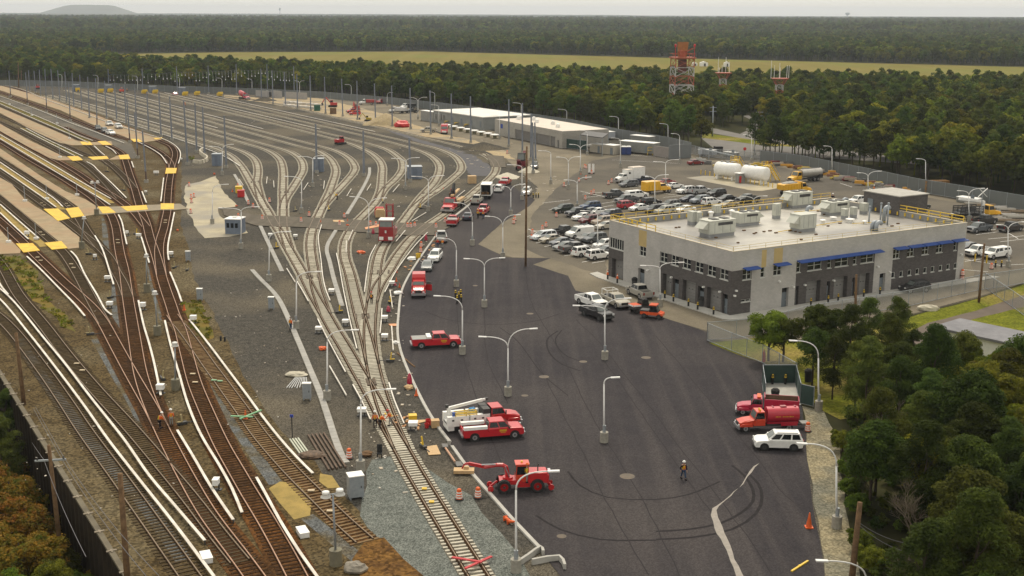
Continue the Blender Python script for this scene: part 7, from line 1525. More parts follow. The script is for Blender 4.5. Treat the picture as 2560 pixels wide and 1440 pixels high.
def cone(px,py,label,s=1.0,tip=False,m='orange',z=.05):
    g=G(px,py); t=thing('traffic_cone',(g.x,g.y,z),0,label,'traffic cone','orange traffic cones')
    if tip: t.rotation_euler=(R(80),0,R(tip)); t.location.z=.25*s
    mb=MB(); mb.box(0,0,.03*s,.42*s,.42*s,.06*s); mb.lathe([(.17*s,.06*s),(.03*s,.88*s)],n=14); mb.build('cone_body',M[m],t); mb=MB(); mb.lathe([(.112*s,.38*s),(.085*s,.52*s)],n=14); mb.lathe([(.07*s,.62*s),(.055*s,.70*s)],n=14); mb.build('white_collar',M['white'],t)
CN=[(2022,1320,'tall orange cone at the right edge of the asphalt',1.5,0),(1041,990,'small orange cone at the kerb above the crane truck',1.0,0),(1263,1302,'tipped red cone at the bottom kerb, upper one',1.0,30),(1270,1310,'tipped red cone at the bottom kerb, lower one',1.0,60),(999,719,'small orange cone near the red lamp disc',.8,0),(614,1048,'orange cone beside the green cross on the brown tie track',1.1,0),(461,776,'orange cone standing in the weeds',1.0,0),(444,578,'small tipped orange cone on the gravel edge',.9,20),(590,517,'tipped orange cone at the edge of the concrete patch',.9,50),(536,437,'orange cones heaped near the first hut',1.1,20),(1108,474,'white-red cone leaning in the cream pickup bed' ,.7,0),(992,682,'tiny cone right of the outer board',.6,0),(991,704,'thin cone on the gravel',.8,0),(1090,590,'cone with white base at the crossing end',1.0,0),(869,555,'small cone beside the middle trough',.8,0),(802,558,'small cone on the third track',.8,0),(868,566,'tipped red cone at the board pile',1.0,40),(1878 if 0 else 1665,388,'tiny cone at the office trailer steps',.8,0),(1716,386,'orange cones by the fence corner',1.0,0),(1452,390 if 0 else 437,'small cone near the tan cross seams',.6,0),(581,480,'slim orange cone left of the first trough',.9,0)]
for x,y,l,s,tp in CN: cone(x,y,l,s,tp)
# red barrier bags (stand-up red covers) and red chair
def redbag(px,py,h,label):
    g=G(px,py); t=thing('covered_signal',(g.x,g.y,0),0,label,'covered signal','red bag covered dwarf signals'); mb=MB(); mb.lathe([(.32,.05),(.28,h*.5),(.16,h*.9),(.05,h)],n=10); mb.build('red_cover',paint((.42,.01,.05)),t); mb=MB(); mb.cyl(0,0,0,.12,.4,10); mb.build('base',M['dark'],t)
redbag(1024,961,1.35,'red bag covered signal at the kerb above the orange cone'); redbag(933,585,1.1,'red bag covered signal left of the rail crane'); redbag(1065,602,1.2,'red bag covered signal at the kerb near the silver pickup'); redbag(971,780,.9,'red bucket chair right of the trunk'); redbag(987,715,.5,'small red lamp disc by a white-topped box')
def rock(px,py,rx,ry,rz,label,m,cat='rock',name='boulder',seed=1,z=0,group=None):
    g=G(px,py); mb=MB(); mb.lump(0,0,rz*.55,rx,ry,rz,seed,n=12,k=8,rough=.14); o=mb.build(name,m,None,False); o.location=(g.x,g.y,z); tag(o,label,cat,group); return o
m_rockk=gm('rock_grey',(.30,.27,.22),(.20,.18,.15),scale=2); m_rubble=gm('pale_rubble',(.52,.48,.38),(.40,.37,.29),scale=1.5,bump=.4)
rock(888,1428,.95,.7,.5,'flat pale boulder at the bottom by the thick lamp base',m_rockk); rock(2320,776,1.6,.8,.55,'pale rectangular boulder on the grass by the long fence',m_rubble,seed=3)
for i,(x,y,rx,ry,rz,l,m) in enumerate([(965,312,9,7,4.6,'big conical heap of tan sand behind the red dumpster',gm('sand',(.36,.28,.15),(.30,.23,.125),scale=.6,fine=(3,.85,1.1))),(1208,372,8,6,2.2,'low heap of dark grey gravel below the modular building',M['gray'] if False else m_ballast),(662,252,6,4,2.0,'small dark gravel heap at the far sandy strip',m_ballast),(1268,443,3.2,5,1.3,'pale rubble heap left of the rock crusher',m_rubble),(1322,430,3,2.6,1.6,'pale rubble heap right of the rock crusher',m_rubble),(1190,383,4,3,1.0,'flat grey gravel mound beside the outermost track',m_ballast)]):
    g=G(x,y); mb=MB(); n=26; k=7; rd=random.Random(i+5)
    for a in range(k+1):
        for j in range(n):
            th=2*math.pi*j/n; q=1+rd.uniform(-.10,.10); f=1-a/k; mb.v.append((rx*f*q*math.cos(th),ry*f*q*math.sin(th),rz*(1-f)**(1.0) *(1 if a<k else .97)))
    for a in range(k):
        for j in range(n): mb.f.append((a*n+j,a*n+(j+1)%n,(a+1)*n+(j+1)%n,(a+1)*n+j)); mb.m.append(0)
    mb.f.append(tuple(k*n+j for j in range(n))); mb.m.append(0)
    o=mb.build('heap',m,None,True); o.location=(g.x,g.y,.0); tag(o,l,'heap')
# white jersey rubble barrier
t=thing('barrier',(0,0,0),0,'s-shaped line of cream concrete barrier blocks near the first hut','barrier'); P=catmull([G(*p) for p in [(488,408),(500,409),(514,405),(518,398),(508,391),(500,383),(507,376)]],1.6)
for i in range(0,len(P)-1): mb=MB(); d=P[i+1]-P[i]; mb.box(P[i].x,P[i].y,.5,1.4,.7,1.0,math.atan2(d.y,d.x),ty=.6); mb.build('block',gm('cream_block',(.55,.50,.40),(.47,.43,.34)),t)
# stacked pipes, rails, boards
def bundle(a,b,n,w,r,m,label,cat,name,zoff=0,spread=0,shape='tube',par=None):
    A=G(*a);B=G(*b); d=(B-A).normalized(); nn=Vector((-d.y,d.x,0)); t=thing(name,(A.x,A.y,.03+zoff),0,label,cat); L=B-A; rd=random.Random(n)
    for i in range(n):
        o=nn*((i-(n-1)/2)*w/n); e=o*(1+spread)+L*(1-rd.uniform(0,.1)); mb=MB()
        if shape=='tube': mb.tube([(o.x,o.y,r),(e.x,e.y,r)],r,8)
        else: mb.beam((o.x,o.y,r),(e.x,e.y,r),r*1.6,r*2)
        mb.build({'tube':'pipe','bar':'bar'}[shape],m,t)
    return t
bundle((790,1088),(848,1182),5,2.0,.10,gm('rust_rail',(.11,.07,.045),(.08,.05,.03)),'bundle of five spare brown rails lying on the gravel','rails','spare_rails',shape='bar')
bundle((735,1100),(762,1138),4,1.1,.09,gm('pale_board',(.50,.52,.42),(.42,.44,.36)),'stack of pale green boards beside the long cover board','boards','board_stack',shape='bar')
bundle((752,945),(742,972),9,1.4,.05,gm('pvc_white',(.55,.56,.56),(.45,.46,.46)),'fan of white and grey plastic conduits beside the slim cabinet','pipes','pipe_pile',spread=.9)
rock(742,940,1.3,.8,.35,'heap of rubble and tangled straps on the pipe pile',m_rubble,'debris','debris_heap',7)
rock(778,1142,1.4,.9,.35,'tangle of rusty metal scrap at the end of the board stack',gm('scrap',(.17,.11,.07),(.07,.05,.035),scale=3),'scrap','scrap_heap',9)
for i,(a,b,l) in enumerate([((824,915),(866,988),'loose white pipe lying left of the trunk near the lamp'),((975,725),(981,769),'loose pale pipe right of the trunk, upper'),((979,815),(983,875),'loose pale pipe right of the trunk, lower'),((616,436+10) if 0 else (598,448),(608,463),'loose pale rod left of the first pair'),((668,443),(666,459),'loose pale rod between first and second pairs, left'),((684,452),(685,468),'loose pale rod between first and second pairs, right'),((770,457),(759,474),'loose pale rod right of the hook-shaped second track'),((811,452),(813,470) if 0 else (809,472),'loose pale rod left of the third pair'),((878,472),(867,490),'loose pale rod right of the third pair'),((927,460),(917,476),'loose pale rod left of the fourth pair'),((998,461),(982,480),'loose pale rod right of the fourth pair'),((1162,476),(1141,493),'loose pale rod left of the outermost track'),((1065,531),(1030,552),'loose pale rod behind the crossing road'),((1013,576),(990,603),'loose white rod right of the rail crane'),((882,575),(871,601),'loose white rod lying inside the middle track, upper'),((866,602),(865,631),'loose white rod lying inside the middle track, lower'),((720,672) if 0 else (717,671),(738,705),'loose white rod at the first arm lamp')]):
    A=G(*a,.3);B=G(*b,.3); mb=MB(); mb.tube([(0,0,0),tuple(B-A)],.085,8); o=mb.build('loose_rod',M['cover']); o.location=A; tag(o,l,'rod','loose rods on the gravel')
def slab(px4,z,label,m,name='board',cat='board',thick=.05):
    o=sheet(name,px4,z,m,thick=thick); tag(o,label,cat); return o
slab([(1063,1119),(1092,1115),(1102,1138),(1072,1140)],.12,'square plywood board lying beside the trunk track',M['ply'],'plywood_sheet'); slab([(1025,1053),(1036,1062),(1066,1055),(1062,1051)],.10,'thin triangular plywood offcut by the red buckets',M['ply'],'plywood_sheet')
slab([(1152,814) if 0 else (971,812),(992,811),(992,817),(976,817)],.14,'small orange board near the kerb',gm('orange_board',(.62,.30,.15)),'orange_board'); slab([(920,569) if 0 else (912,572),(948,564),(952,569),(914,577)],.3,'orange and tan plywood pile left of the rail crane',gm('orange_board',(.6,.3,.1)),'plywood_sheet')
slab([(832,553),(858,553),(862,558),(834,557)],.26,'tan boards lying on the crossing road',M['ply'],'plywood_sheet')
slab([(1104,1117),(1118,1117),(1121,1125),(1107,1126)],.35,'upper dark grey hatch lid at the kerb',gm('dark_lid',(.16,.155,.15)),'hatch_lid','lid'); slab([(1138,1162),(1152,1162),(1158,1172),(1142,1174)],.35,'lower dark grey hatch lid at the kerb',gm('dark_lid',(.1,.1,.1)),'hatch_lid','lid')
bundle((1114,1128),(1138,1163),1,.2,.1,gm('copper_pole',(.55,.33,.22)),'copper-coloured pole between the two dark lids','pole','copper_pole',.2)
# red X and green X markers on tracks
def xmark(p1,p2,p3,p4,m,label,zz=.42,w=.22):
    t=thing('track_stop_marker',(0,0,0),0,label,'track marker'); 
    for a,b in((p1,p2),(p3,p4)): mb=MB(); mb.beam(G(*a,zz),G(*b,zz+.15),w,.1); mb.build('bar',m,t)
xmark((1130,1393),(1205,1405),(1229,1391),(1163,1421),gm('red_bar',(.52,.06,.07)),'red crossed bars lying on the bottom track'); xmark((577,1040),(632,1042),(600,1047),(653,1025),gm('green_bar',(.22,.45,.25)),'pale green crossed bars lying on the brown tie track')
for x,y,l in [(1061,1229,'upper yellow-orange plate between the rails of the bottom track'),(1079,1262,'lower yellow-orange plate between the rails of the bottom track')]: g=G(x,y); mb=MB(); mb.box(0,0,.3,.45,.32,.1); o=mb.build('balise_plate',M['yel']); o.location=g; tag(o,l,'plate')
for x,y,l in [(778,1232,'upper grey plate between the rails of the brown tie track'),(826,1283,'lower blue-grey plate between the rails of the brown tie track'),(192,913,'upper cream plate in the main line track'),(206,930,'lower cream plate in the main line track'),(535,955,'upper green plate in the brown tie track'),(550,957,'lower green plate in the brown tie track'),(482,939,'upper pink plate in the trunk track'),(488,960,'lower pink plate in the trunk track'),(294,602,'upper cream plate in the middle track'),(295,610,'lower cream plate in the middle track'),(414,553,'upper cream plate in the curved track'),(413,559,'lower cream plate in the curved track'),(94,646,'upper plate below the left bottom panel'),(102,654,'lower plate below the left bottom panel'),(178,663,'upper plate below the right bottom panel'),(184,672,'lower plate below the right bottom panel'),(101,583,'upper plate above the right bottom panel'),(108,590,'lower plate above the right bottom panel'),(104,510,'upper plate above the largest panel'),(111,515,'lower plate above the largest panel'),(166,511,'upper plate above the neighbour panel'),(172,517,'lower plate above the neighbour panel')]:
    g=G(x,y); mb=MB(); mb.box(0,0,.24,.6,.35,.08); o=mb.build('balise_plate',gm('cream_plate',(.55,.45,.30)) if 'green' not in l else gm('green_plate',(.25,.42,.25))); o.location=g; tag(o,l,'plate')
# switch stands
for i,(x,y,l) in enumerate([(976,905,'yellow-armed switch stand right of the trunk'),(848,783,'yellow switch stand with red flag at the trunk split'),(690,622,'yellow switch stand beside the first lamp'),(738,529,'switch stand at the second fan pair'),(822,527,'yellow switch stand at the third fan pair'),(957,507,'yellow bag beside the fourth fan pair'),(1058,1120,'yellow switch stand at the plywood board'),(978,760,'yellow switch stand beside the red chair'),(1052,522,'yellow switch stand behind the rail crane'),(222,637,'cream switch stand at the lower platform tip'),(226,838,'cream switch stand left of the old trunk'),(456,1062,'cream switch stand beside the two workers'),(276,746,'cream switch stand above the white case'),(436,671,'cream switch stand right of the junction'),(468,677,'small cream stand at the gravel edge'),(407,950,'cream switch stand near the board end'),(310,477,'cream switch stand below the third crossing'),(268,430,'small cream switch stand under the crossings'),(341,587,'yellow-green switch stand at the middle junction')]):
    g=G(x,y); t=thing('switch_stand',(g.x,g.y,.05),R(20*i),l,'switch stand','track switch stands'); m=M['yel'] if 'yellow' in l else gm('cream_stand',(.45,.38,.2)); mb=MB(); mb.box(0,0,.15,1.0,.4,.25); mb.build('base',M['dark'],t); mb=MB(); mb.beam((0,0,.2),(.15,.1,1.15),.13,.13); mb.beam((0,0,.3),(.55,.0,.35),.1,.1); mb.build('lever',m,t); mb=MB(); mb.beam((-.3,0,.1),(-1.6,.1,.1),.08,.08); mb.build('throw_rod',M['dark'],t)
# frog guard rails at the new switches
def guards(px,py,heading,label,sp=.75,L=2.6):
    g=G(px,py); t=thing('switch_frog',(g.x,g.y,0),heading,label,'switch frog','dark frogs and guard rails of the new switches'); 
    for y in(-1.35,-.4,.4,1.35): mb=MB(); mb.box(0,y,.17,L,.30,.12); mb.build('guard_rail',gm('dark_guard',(.085,.055,.03),(.05,.035,.02)),t)
def hd(a,b): d=G(*b)-G(*a); return math.atan2(d.y,d.x)
for (x,y),(a,b),l in [((928,958),((940,990),(920,930)),'frog of the lowest trunk switch'),((914,793),((916,820),(912,770)),'frog of the middle trunk switch'),((774,694),((780,715),(770,675)),'frog of the left trunk switch'),((951,682),((948,700),(953,665)),'frog above the worker in yellow vest'),((698,566),((702,580),(696,552)),'frog just below the crossing road'),((633,456),((638,468),(631,444)),'frog of the leftmost fan pair'),((716,482),((716,494),(718,470)),'frog of the second fan pair'),((828,485),((824,495),(834,474)),'frog of the third fan pair'),((960,470),((957,480),(965,460)),'frog of the fourth fan pair'),((1073,484),((1066,492),(1082,474)),'frog of the fifth fan pair')]: guards(x,y,hd(a,b),l)
# small litter on the gravel: pale scraps and boards nobody could count
mb=MB(); rd=random.Random(11)
def scat(px0,px1,py0,py1,n,lo=.12,hi=.5):
    for _ in range(n):
        g=G(rd.uniform(px0,px1),rd.uniform(py0,py1)); s=rd.uniform(lo,hi); mb.box(g.x,g.y,.07,s,s*rd.uniform(.2,.8),rd.uniform(.03,.12),rd.uniform(0,3.1))
scat(975,1010,640,900,26); scat(985,1040,900,1100,28); scat(560,720,720,1080,26,.1,.25); scat(600,1080,430,560,70,.15,.6); scat(1040,1080,580,660,20); scat(640,1000,580,760,40,.1,.35); scat(880,1080,1080,1240,26); scat(300,640,290,420,40,.15,.7); scat(40,520,700,1300,60,.08,.3); scat(1000,1240,360,520,30,.2,.7); scat(1150,1290,340,420,26,.3,1.0); scat(1300,1420,440,480,20,.3,.8)
tag(mb.build('litter',gm('litter_white',(.55,.53,.48),(.35,.27,.18),scale=.3,rough=.8)),'scattered pale scraps and offcuts on the gravel','litter',kind='stuff')
mb=MB()
for x0,x1,y0,y1,n in [(975,1085,1040,1075,14),(985,1080,640,680,10),(1060,1100,590,640,8)]:
    for _ in range(n): g=G(rd.uniform(x0,x1),rd.uniform(y0,y1)); mb.box(g.x,g.y,.1,rd.uniform(.2,.9),rd.uniform(.15,.4),.12,rd.uniform(0,3))
tag(mb.build('litter',gm('litter_tan',(.50,.30,.13),(.40,.18,.08),scale=.5)),'scattered tan and orange scraps along the kerb','litter',kind='stuff')
for x,y,r_,l,m in [(1071,1063,.32,'red bucket beside the plywood offcut','red'),(1067,1070,.25,'small red bucket just below the larger one','red'),(1088,1068,.5,'tall tan cardboard box at the kerb by the crane truck','ply'),(1046,646,.45,'yellow drum at the kerb','yel'),(1029,651,.8,'white plastic bags at the kerb','white'),(996,737,.7,'white plastic sheet at the kerb','white'),(989,860,.5,'white bag at the kerb opposite the red pickup','white'),(903,634,.7,'orange-tan dumped bag on the gravel between tracks','orange'),(1022,973,.6,'tan sack near the orange cone','ply'),(807,875,.55,'orange-tan sack left of the trunk','orange'),(949,1145,.5,'black office chair standing on the gravel','black'),(918,1140,.6,'brown heap of straps left of the black chair','wood'),(949,540,1.0,'red generator box beside the crossing road','red'),(951,545,1.0,'tan wooden crate in front of the red generator','ply'),(1180,458,1.2,'tan wooden crate between the right-hand curves','ply'),(603,492,1.0,'red crate left of the first pair','red'),(598,482,1.0,'yellow-brown pallet left of the first pair','yel'),(1032,1055,.5,'yellow tool case by the kerb','yel'),(1160,1185,.8,'wooden tool tray at the kerb','ply'),(558,852,.5,'black pair of boots on the gravel','black'),(1005,318,3.0,'red dumpster with white lettering marks beside the sand heap','red'),(793,277,1.6,'green box on the far sandy strip','green2'),(833,285,1.6,'tan box on the far sandy strip','wood'),(1795,384,1.4,'black cube container by the gate','black'),(1330,420,.1,'','')][:-1]:
    g=G(x,y); t=None; M.setdefault('green2',gm('green_box',(.02,.10,.06))); mb=MB(); nm={'r':'bucket' if 'bucket' in l else 'box'}.get('r')
    if 'bucket' in l or 'drum' in l: mb.lathe([(r_*.8,0),(r_,r_*1.9),(r_*.9,r_*1.9),(r_*.75,.1)],n=12); nm='bucket'
    elif 'bag' in l or 'heap' in l or 'sack' in l or 'sheet' in l: mb.lump(0,0,r_*.35,r_,r_*.8,r_*.45,int(x),n=10,k=7,rough=.25); nm='sack'
    elif 'chair' in l: mb.box(0,0,.45,.5,.5,.1); mb.box(0,.22,.9,.5,.08,.8); [mb.cyl(a,b,0,.45,.03,5) for a in(-.2,.2) for b in(-.2,.2)]; nm='chair'
    elif 'boots' in l: mb.box(-.3,0,.3,.2,.35,.6); mb.box(.3,-.3,.3,.2,.35,.6); nm='boots'
    elif 'dumpster' in l: mb.box(0,0,1.0,9.5,2.4,2.0,R(-8),tx=1.04,ty=1.08); nm='dumpster'
    elif 'generator' in l: mb.box(0,0,.9,1.9,1.5,1.4); mb.box(0,0,1.7,1.6,1.3,.3); nm='generator'
    elif 'tray' in l: mb.box(0,0,.3,1.9,.9,.3); mb.box(.2,.1,.55,.5,.3,.3); nm='tray'
    else: mb.box(0,0,r_*.75,r_*1.6,r_*1.5,r_*1.5,.2); mb.box(0,0,r_*1.52,r_*1.7,r_*1.6,.06,.2)
    o=mb.build(nm,M[m]); o.location=(g.x,g.y,.03); tag(o,l,nm)
# portable toilets
for k,(x,y) in enumerate([(1559,387),(1571,387)]):
    g=G(x,y); t=thing('portable_toilet',(g.x,g.y,.05),0,['left','right'][k]+' one of two dark blue portable toilets with white roofs','toilet'); mb=MB(); mb.box(0,0,1.25,1.5,1.5,2.3); mb.build('cabin',paint((.012,.03,.14)),t); mb=MB(); mb.box(0,0,2.5,1.55,1.55,.25,tx=.7,ty=.7); mb.build('roof',M['white'],t); mb=MB(); mb.box(0,-.77,1.2,.9,.04,2.0); mb.build('door',paint((.015,.04,.18)),t)
# pallets, tables, stacks
def pallets(px,py,nx,nz,s,label,m,rz=.2):
    g=G(px,py); t=thing('pallet_stack',(g.x,g.y,.05),rz,label,'pallets')
    for i in range(nx):
        for j in range(nz):
            mb=MB()
            for k in range(4): mb.box(i*s*1.1,-s*.5+k*s/3,j*.75+.6,s,.14,.06)
            for k in(-.45,0,.45): mb.box(i*s*1.1+k*s,0,j*.75+.3,.12,s,.55)
            mb.build('pallet',m,t)
pallets(2318,482,3,4,1.9,'stacked wooden pallets and frames by the east fence',gm('pallet_wood',(.30,.17,.06),(.2,.11,.04)))
for i in range(8):
    x=1118+i*17; y=321+i*3.6; g=G(x,y); t=thing('spool_table',(g.x,g.y,.05),0,ORD[i]+' white round bundle from the left in the row below the modular building','spool','white topped bundles below the modular building'); mb=MB(); mb.lathe([(.9,1.0),(1.5,1.1),(1.5,1.35),(1.0,1.45)],n=12); mb.build('top',M['white'],t); mb=MB(); mb.box(0,0,.5,1.2,1.2,1.0); mb.build('frame',gm('bundle_frame',(.16,.15,.08)),t)
rd=random.Random(5)
for i in range(14):
    x=718+ (i%7)*13+rd.uniform(-3,3); y=258+(i//7)*8+ (i%7)*1.2; g=G(x,y); mb=MB(); mb.box(0,0,.45,3.2,2.2,.8,rd.uniform(0,.6)); mb.box(0,0,.9,3.3,2.3,.06,0); o=mb.build('pallet_load',gm('pale_block2',(.58,.55,.50),(.45,.42,.38),scale=.3)); o.location=(g.x,g.y,.05); tag(o,('front' if i//7 else 'back')+' row pale wrapped pallet, '+ORD[i%7]+' from the left on the far sandy strip','pallet load','pale wrapped pallets on the sandy strip')
for a,b,h,l in [((640,241),(672,243),3.0,'left pale concrete wall panel at the far fence'),((680,243),(705,246),3.4,'middle pale concrete wall panel at the far fence'),((712,246),(768,249),3.2,'right pale concrete wall panel at the far fence')]:
    A=G(*a);B=G(*b); mb=MB(); mb.beam(A+Vector((0,0,h/2)),B+Vector((0,0,h/2)),.3,h); mb.beam(A+Vector((0,0,h)),B+Vector((0,0,h)),.4,.15); tag(mb.build('concrete_panel',gm('pale_wall',(.36,.345,.33),(.30,.29,.28))),l,'wall panel')
A=G(1634,390);B=G(1672,395); mb=MB(); mb.beam(A+Vector((0,0,1.5)),B+Vector((0,0,1.5)),.25,3.0); mb.beam(A+Vector((0,0,3.0)),B+Vector((0,0,3.0)),.35,.12); tag(mb.build('concrete_panel',gm('pinkish_wall',(.30,.27,.25))),'pinkish-grey wall panel right of the yellow trailer steps','wall panel')
A=G(1672,398);B=G(1727,394); mb=MB(); mb.beam(A+Vector((0,0,2)),B+Vector((0,0,2)),.25,4.0); mb.beam(A+Vector((0,0,4.0)),B+Vector((0,0,4.0)),.35,.12); tag(mb.build('screen_wall',m_slat2),'light grey screened corner panel at the yard gate','wall panel')
g=G(1631,388); t=thing('steps',(g.x,g.y,.05),0,'yellow railed steps at the end of the long office trailer','stairs'); mb=MB()
for s in(-.7,.7):
    mb.beam((-1.5,s,1.4),(0,s,1.4),.1,.1); mb.beam((0,s,1.4),(2.6,s,.2),.1,.1); mb.beam((0,s,2.4),(2.6,s,1.2),.1,.1); mb.beam((-1.5,s,2.4),(0,s,2.4),.1,.1)
    for x in(-1.5,0,1.3,2.6): mb.beam((x,s,0),(x,s,max(1.2,2.4-max(0,x)*.46)),.1,.1)
mb.box(-.75,0,1.4,1.5,1.4,.1); mb.build('frame',M['yel'],t)
# materials along the east fence
for i in range(26):
    f=i/25; x=1935+f*330; y=409+f*72+rd.uniform(0,5); g=G(x,y); c=[(.20,.03,.03),(.35,.30,.24),(.10,.10,.10),(.60,.30,.03),(.22,.10,.06),(.55,.40,.03),(.35,.33,.30)][i%7]
    mb=MB(); 
    for k in range(3): mb.box(rd.uniform(-1.5,1.5),rd.uniform(-.6,.6),.3+k*.25,rd.uniform(.8,3.4),rd.uniform(.4,1.0),rd.uniform(.3,.8),rd.uniform(-.5,.5))
    o=mb.build('stored_parts',paint(c)); o.location=(g.x,g.y,.05); tag(o,ORD[i]+' heap of stored track parts from the left along the east fence','stored parts','stored track parts along the east fence')
for i in range(14):
    x=2440+ (i%5)*26+rd.uniform(-6,6); y=512+(i//5)*14+(i%5)*5; g=G(x,y); mb=MB()
    for k in range(4): mb.box(0,(k-1.5)*.35,.3+.12*(k%2),rd.uniform(3,6),.25,.25,rd.uniform(-.1,.1))
    o=mb.build('stored_beams',paint([(.40,.38,.34),(.24,.18,.12),(.5,.48,.45)][i%3])); o.location=(g.x,g.y,.05); tag(o,ORD[i]+' stack of stored beams right of the yellow crane truck','beams','stored beams at the east side')
for i in range(8):
    x=1745+ i*24; y=404+(i%3)*5+i*2; g=G(x,y); mb=MB(); mb.box(0,0,.4,rd.uniform(2,5),1.2,.6,rd.uniform(-.3,.3)); mb.box(.3,.2,.85,1.6,.8,.3,.2); o=mb.build('stored_parts',paint([(.42,.42,.40),(.12,.12,.12),(.55,.38,.03),(.32,.28,.22)][i%4])); o.location=(g.x,g.y,.05); tag(o,ORD[i]+' stack of stored material from the left behind the fuel tanks','stored parts','stored material behind the fuel tanks')
# long silver conveyor / ladder near gate, road sign barricade
g=G(1745,400); mb=MB(); A=G(1745,398,0);B=G(1835,402,0); t=thing('conveyor',(0,0,0),0,'long silver inclined gantry by the yard gate','gantry'); mb.beam(A+Vector((0,0,3.2)),B+Vector((0,0,1.4)),.5,.3); mb.build('beam',M['galv'],t); mb=MB()
for f in(.05,.3,.9): p=A.lerp(B,f); mb.beam(p,p+Vector((0,0,3.2-1.8*f)),.2,.2)
mb.build('legs',M['galv'],t)
g=G(1478,434); t=thing('barricade',(g.x,g.y,0),0,'white barricade panels by the barrels on the tan asphalt','barricade'); mb=MB(); mb.box(-.5,0,1.4,.6,.08,2.4); mb.box(.5,0,1.4,.6,.08,2.4); mb.build('panels',M['white'],t); mb=MB(); mb.box(0,0,.15,1.8,.6,.3); mb.build('base',M['dark'],t)
g=G(1861,398); t=thing('stop_sign',(g.x,g.y,0),R(90),'small red octagonal sign beside the side road','sign'); mb=MB(); mb.cyl(0,0,0,2.6,.05,6); mb.build('post',M['galv'],t); mb=MB(); mb.tube([(.03,0,3),(.09,0,3)],.5,8); mb.build('panel',M['red'],t)
g=G(2528-80,548) ; 
# railway crossbuck beside the yellow crane truck
g=G(2450,556); t=thing('crossbuck_sign',(g.x,g.y,0),0,'white X-shaped railway crossbuck next to the lamp top by the yellow crane truck','sign'); zt4=hgt(g,2450,481); mb=MB(); mb.cyl(0,0,0,zt4,.09,8); mb.build('post',M['galv'],t); mb=MB(); mb.beam((-.9,-.1,zt4-.9),(.9,-.1,zt4+.9),.3,.06); mb.beam((-.9,-.17,zt4+.9),(.9,-.17,zt4-.9),.3,.06); mb.build('cross',M['white'],t)
# garbage bins, smoking pole
for x,y,l,m in [(1586,718,'dark round litter bin at the garage side','dark'),(1097+480 if 0 else 1753,768,'black litter bin beside the garage door nearest the corner','dark'),(2020,955,'black litter bin beside the green enclosure','black'),(1937,1005,'dark green wheelie bin inside the enclosure','dark')]:
    g=G(x,y); t=thing('litter_bin',(g.x,g.y,.1),0,l,'bin'); mb=MB(); mb.lathe([(.4,0),(.45,1.0)],n=14); mb.build('drum',M[m],t); mb=MB(); mb.lathe([(.48,1.0),(.48,1.3),(.25,1.5)],n=14); mb.build('lid',M['black'],t)
g=G(1909,905); t=thing('hydrant_marker',(g.x,g.y,0),0,'small red post with orange top standing before the young tree','post'); mb=MB(); mb.lathe([(.25,0),(.2,1.1),(.08,1.4)],n=10); mb.build('body',M['red'],t); mb=MB(); mb.lathe([(.09,1.4),(.05,1.6)],n=8); mb.build('tip',M['orange'],t)
# yellow paint bar on the asphalt, tool on kerb
for a,b,l,c in [((1979,1428),(2020,1402),'long yellow levelling bar lying on the asphalt at the bottom right',M['yel']),((993,882),(1037,917),'brown push broom lying across the kerb',M['wood'])]:
    A=G(*a,.1);B=G(*b,.1); mb=MB(); mb.beam((0,0,0),tuple(B-A),.16,.1); mb.beam(tuple((B-A)*.45),tuple((B-A)*.55),.2,.14); o=mb.build('bar_tool',c); o.location=A; tag(o,l,'tool')
g=G(731,1094); t=thing('blue_flag_post',(g.x,g.y,0),0,'thin black post with a small blue sign in the gravel','post'); h=hgt(g,732,1040); mb=MB(); mb.cyl(0,0,0,h,.05,8); mb.build('post',M['black'],t); mb=MB(); mb.box(0,0,h,.35,.05,.3); mb.build('flag',gm('blue_flag',(.03,.06,.4)),t)
# =============== trees ===============
def leafmat(name,c,c2,rand=.5):
    m=gm(name,c,c2,rough=.75,scale=.9,detail=3,rand=rand,spec=.08); t=m.node_tree; b=t.nodes['Principled BSDF']
    tr=t.nodes.new('ShaderNodeBsdfTranslucent'); mx=t.nodes.new('ShaderNodeMixShader'); mx.inputs[0].default_value=.38
    t.links.new(b.inputs['Base Color'].links[0].from_socket,tr.inputs[0]); t.links.new(b.outputs[0],mx.inputs[1]); t.links.new(tr.outputs[0],mx.inputs[2]); t.links.new(mx.outputs[0],t.nodes['Material Output'].inputs[0])
    return m
LM={'fresh':leafmat('leaves_fresh',(.13,.20,.02),(.06,.105,.012)),'dec':leafmat('leaves_green',(.145,.18,.018),(.058,.085,.010)),'dark':leafmat('leaves_dark',(.080,.112,.016),(.034,.054,.009)),'pine':leafmat('pine_needles',(.088,.122,.020),(.038,.062,.012)),'aut':leafmat('leaves_autumn',(.27,.145,.02),(.10,.12,.018),.35),'yg':leafmat('leaves_yellow_green',(.225,.235,.014),(.095,.12,.010))}
m_bark=gm('bark',(.075,.058,.042),(.045,.035,.026),rough=.95,scale=3); m_dead=gm('dead_branch',(.20,.165,.125),(.13,.105,.08),rough=.95,scale=2)
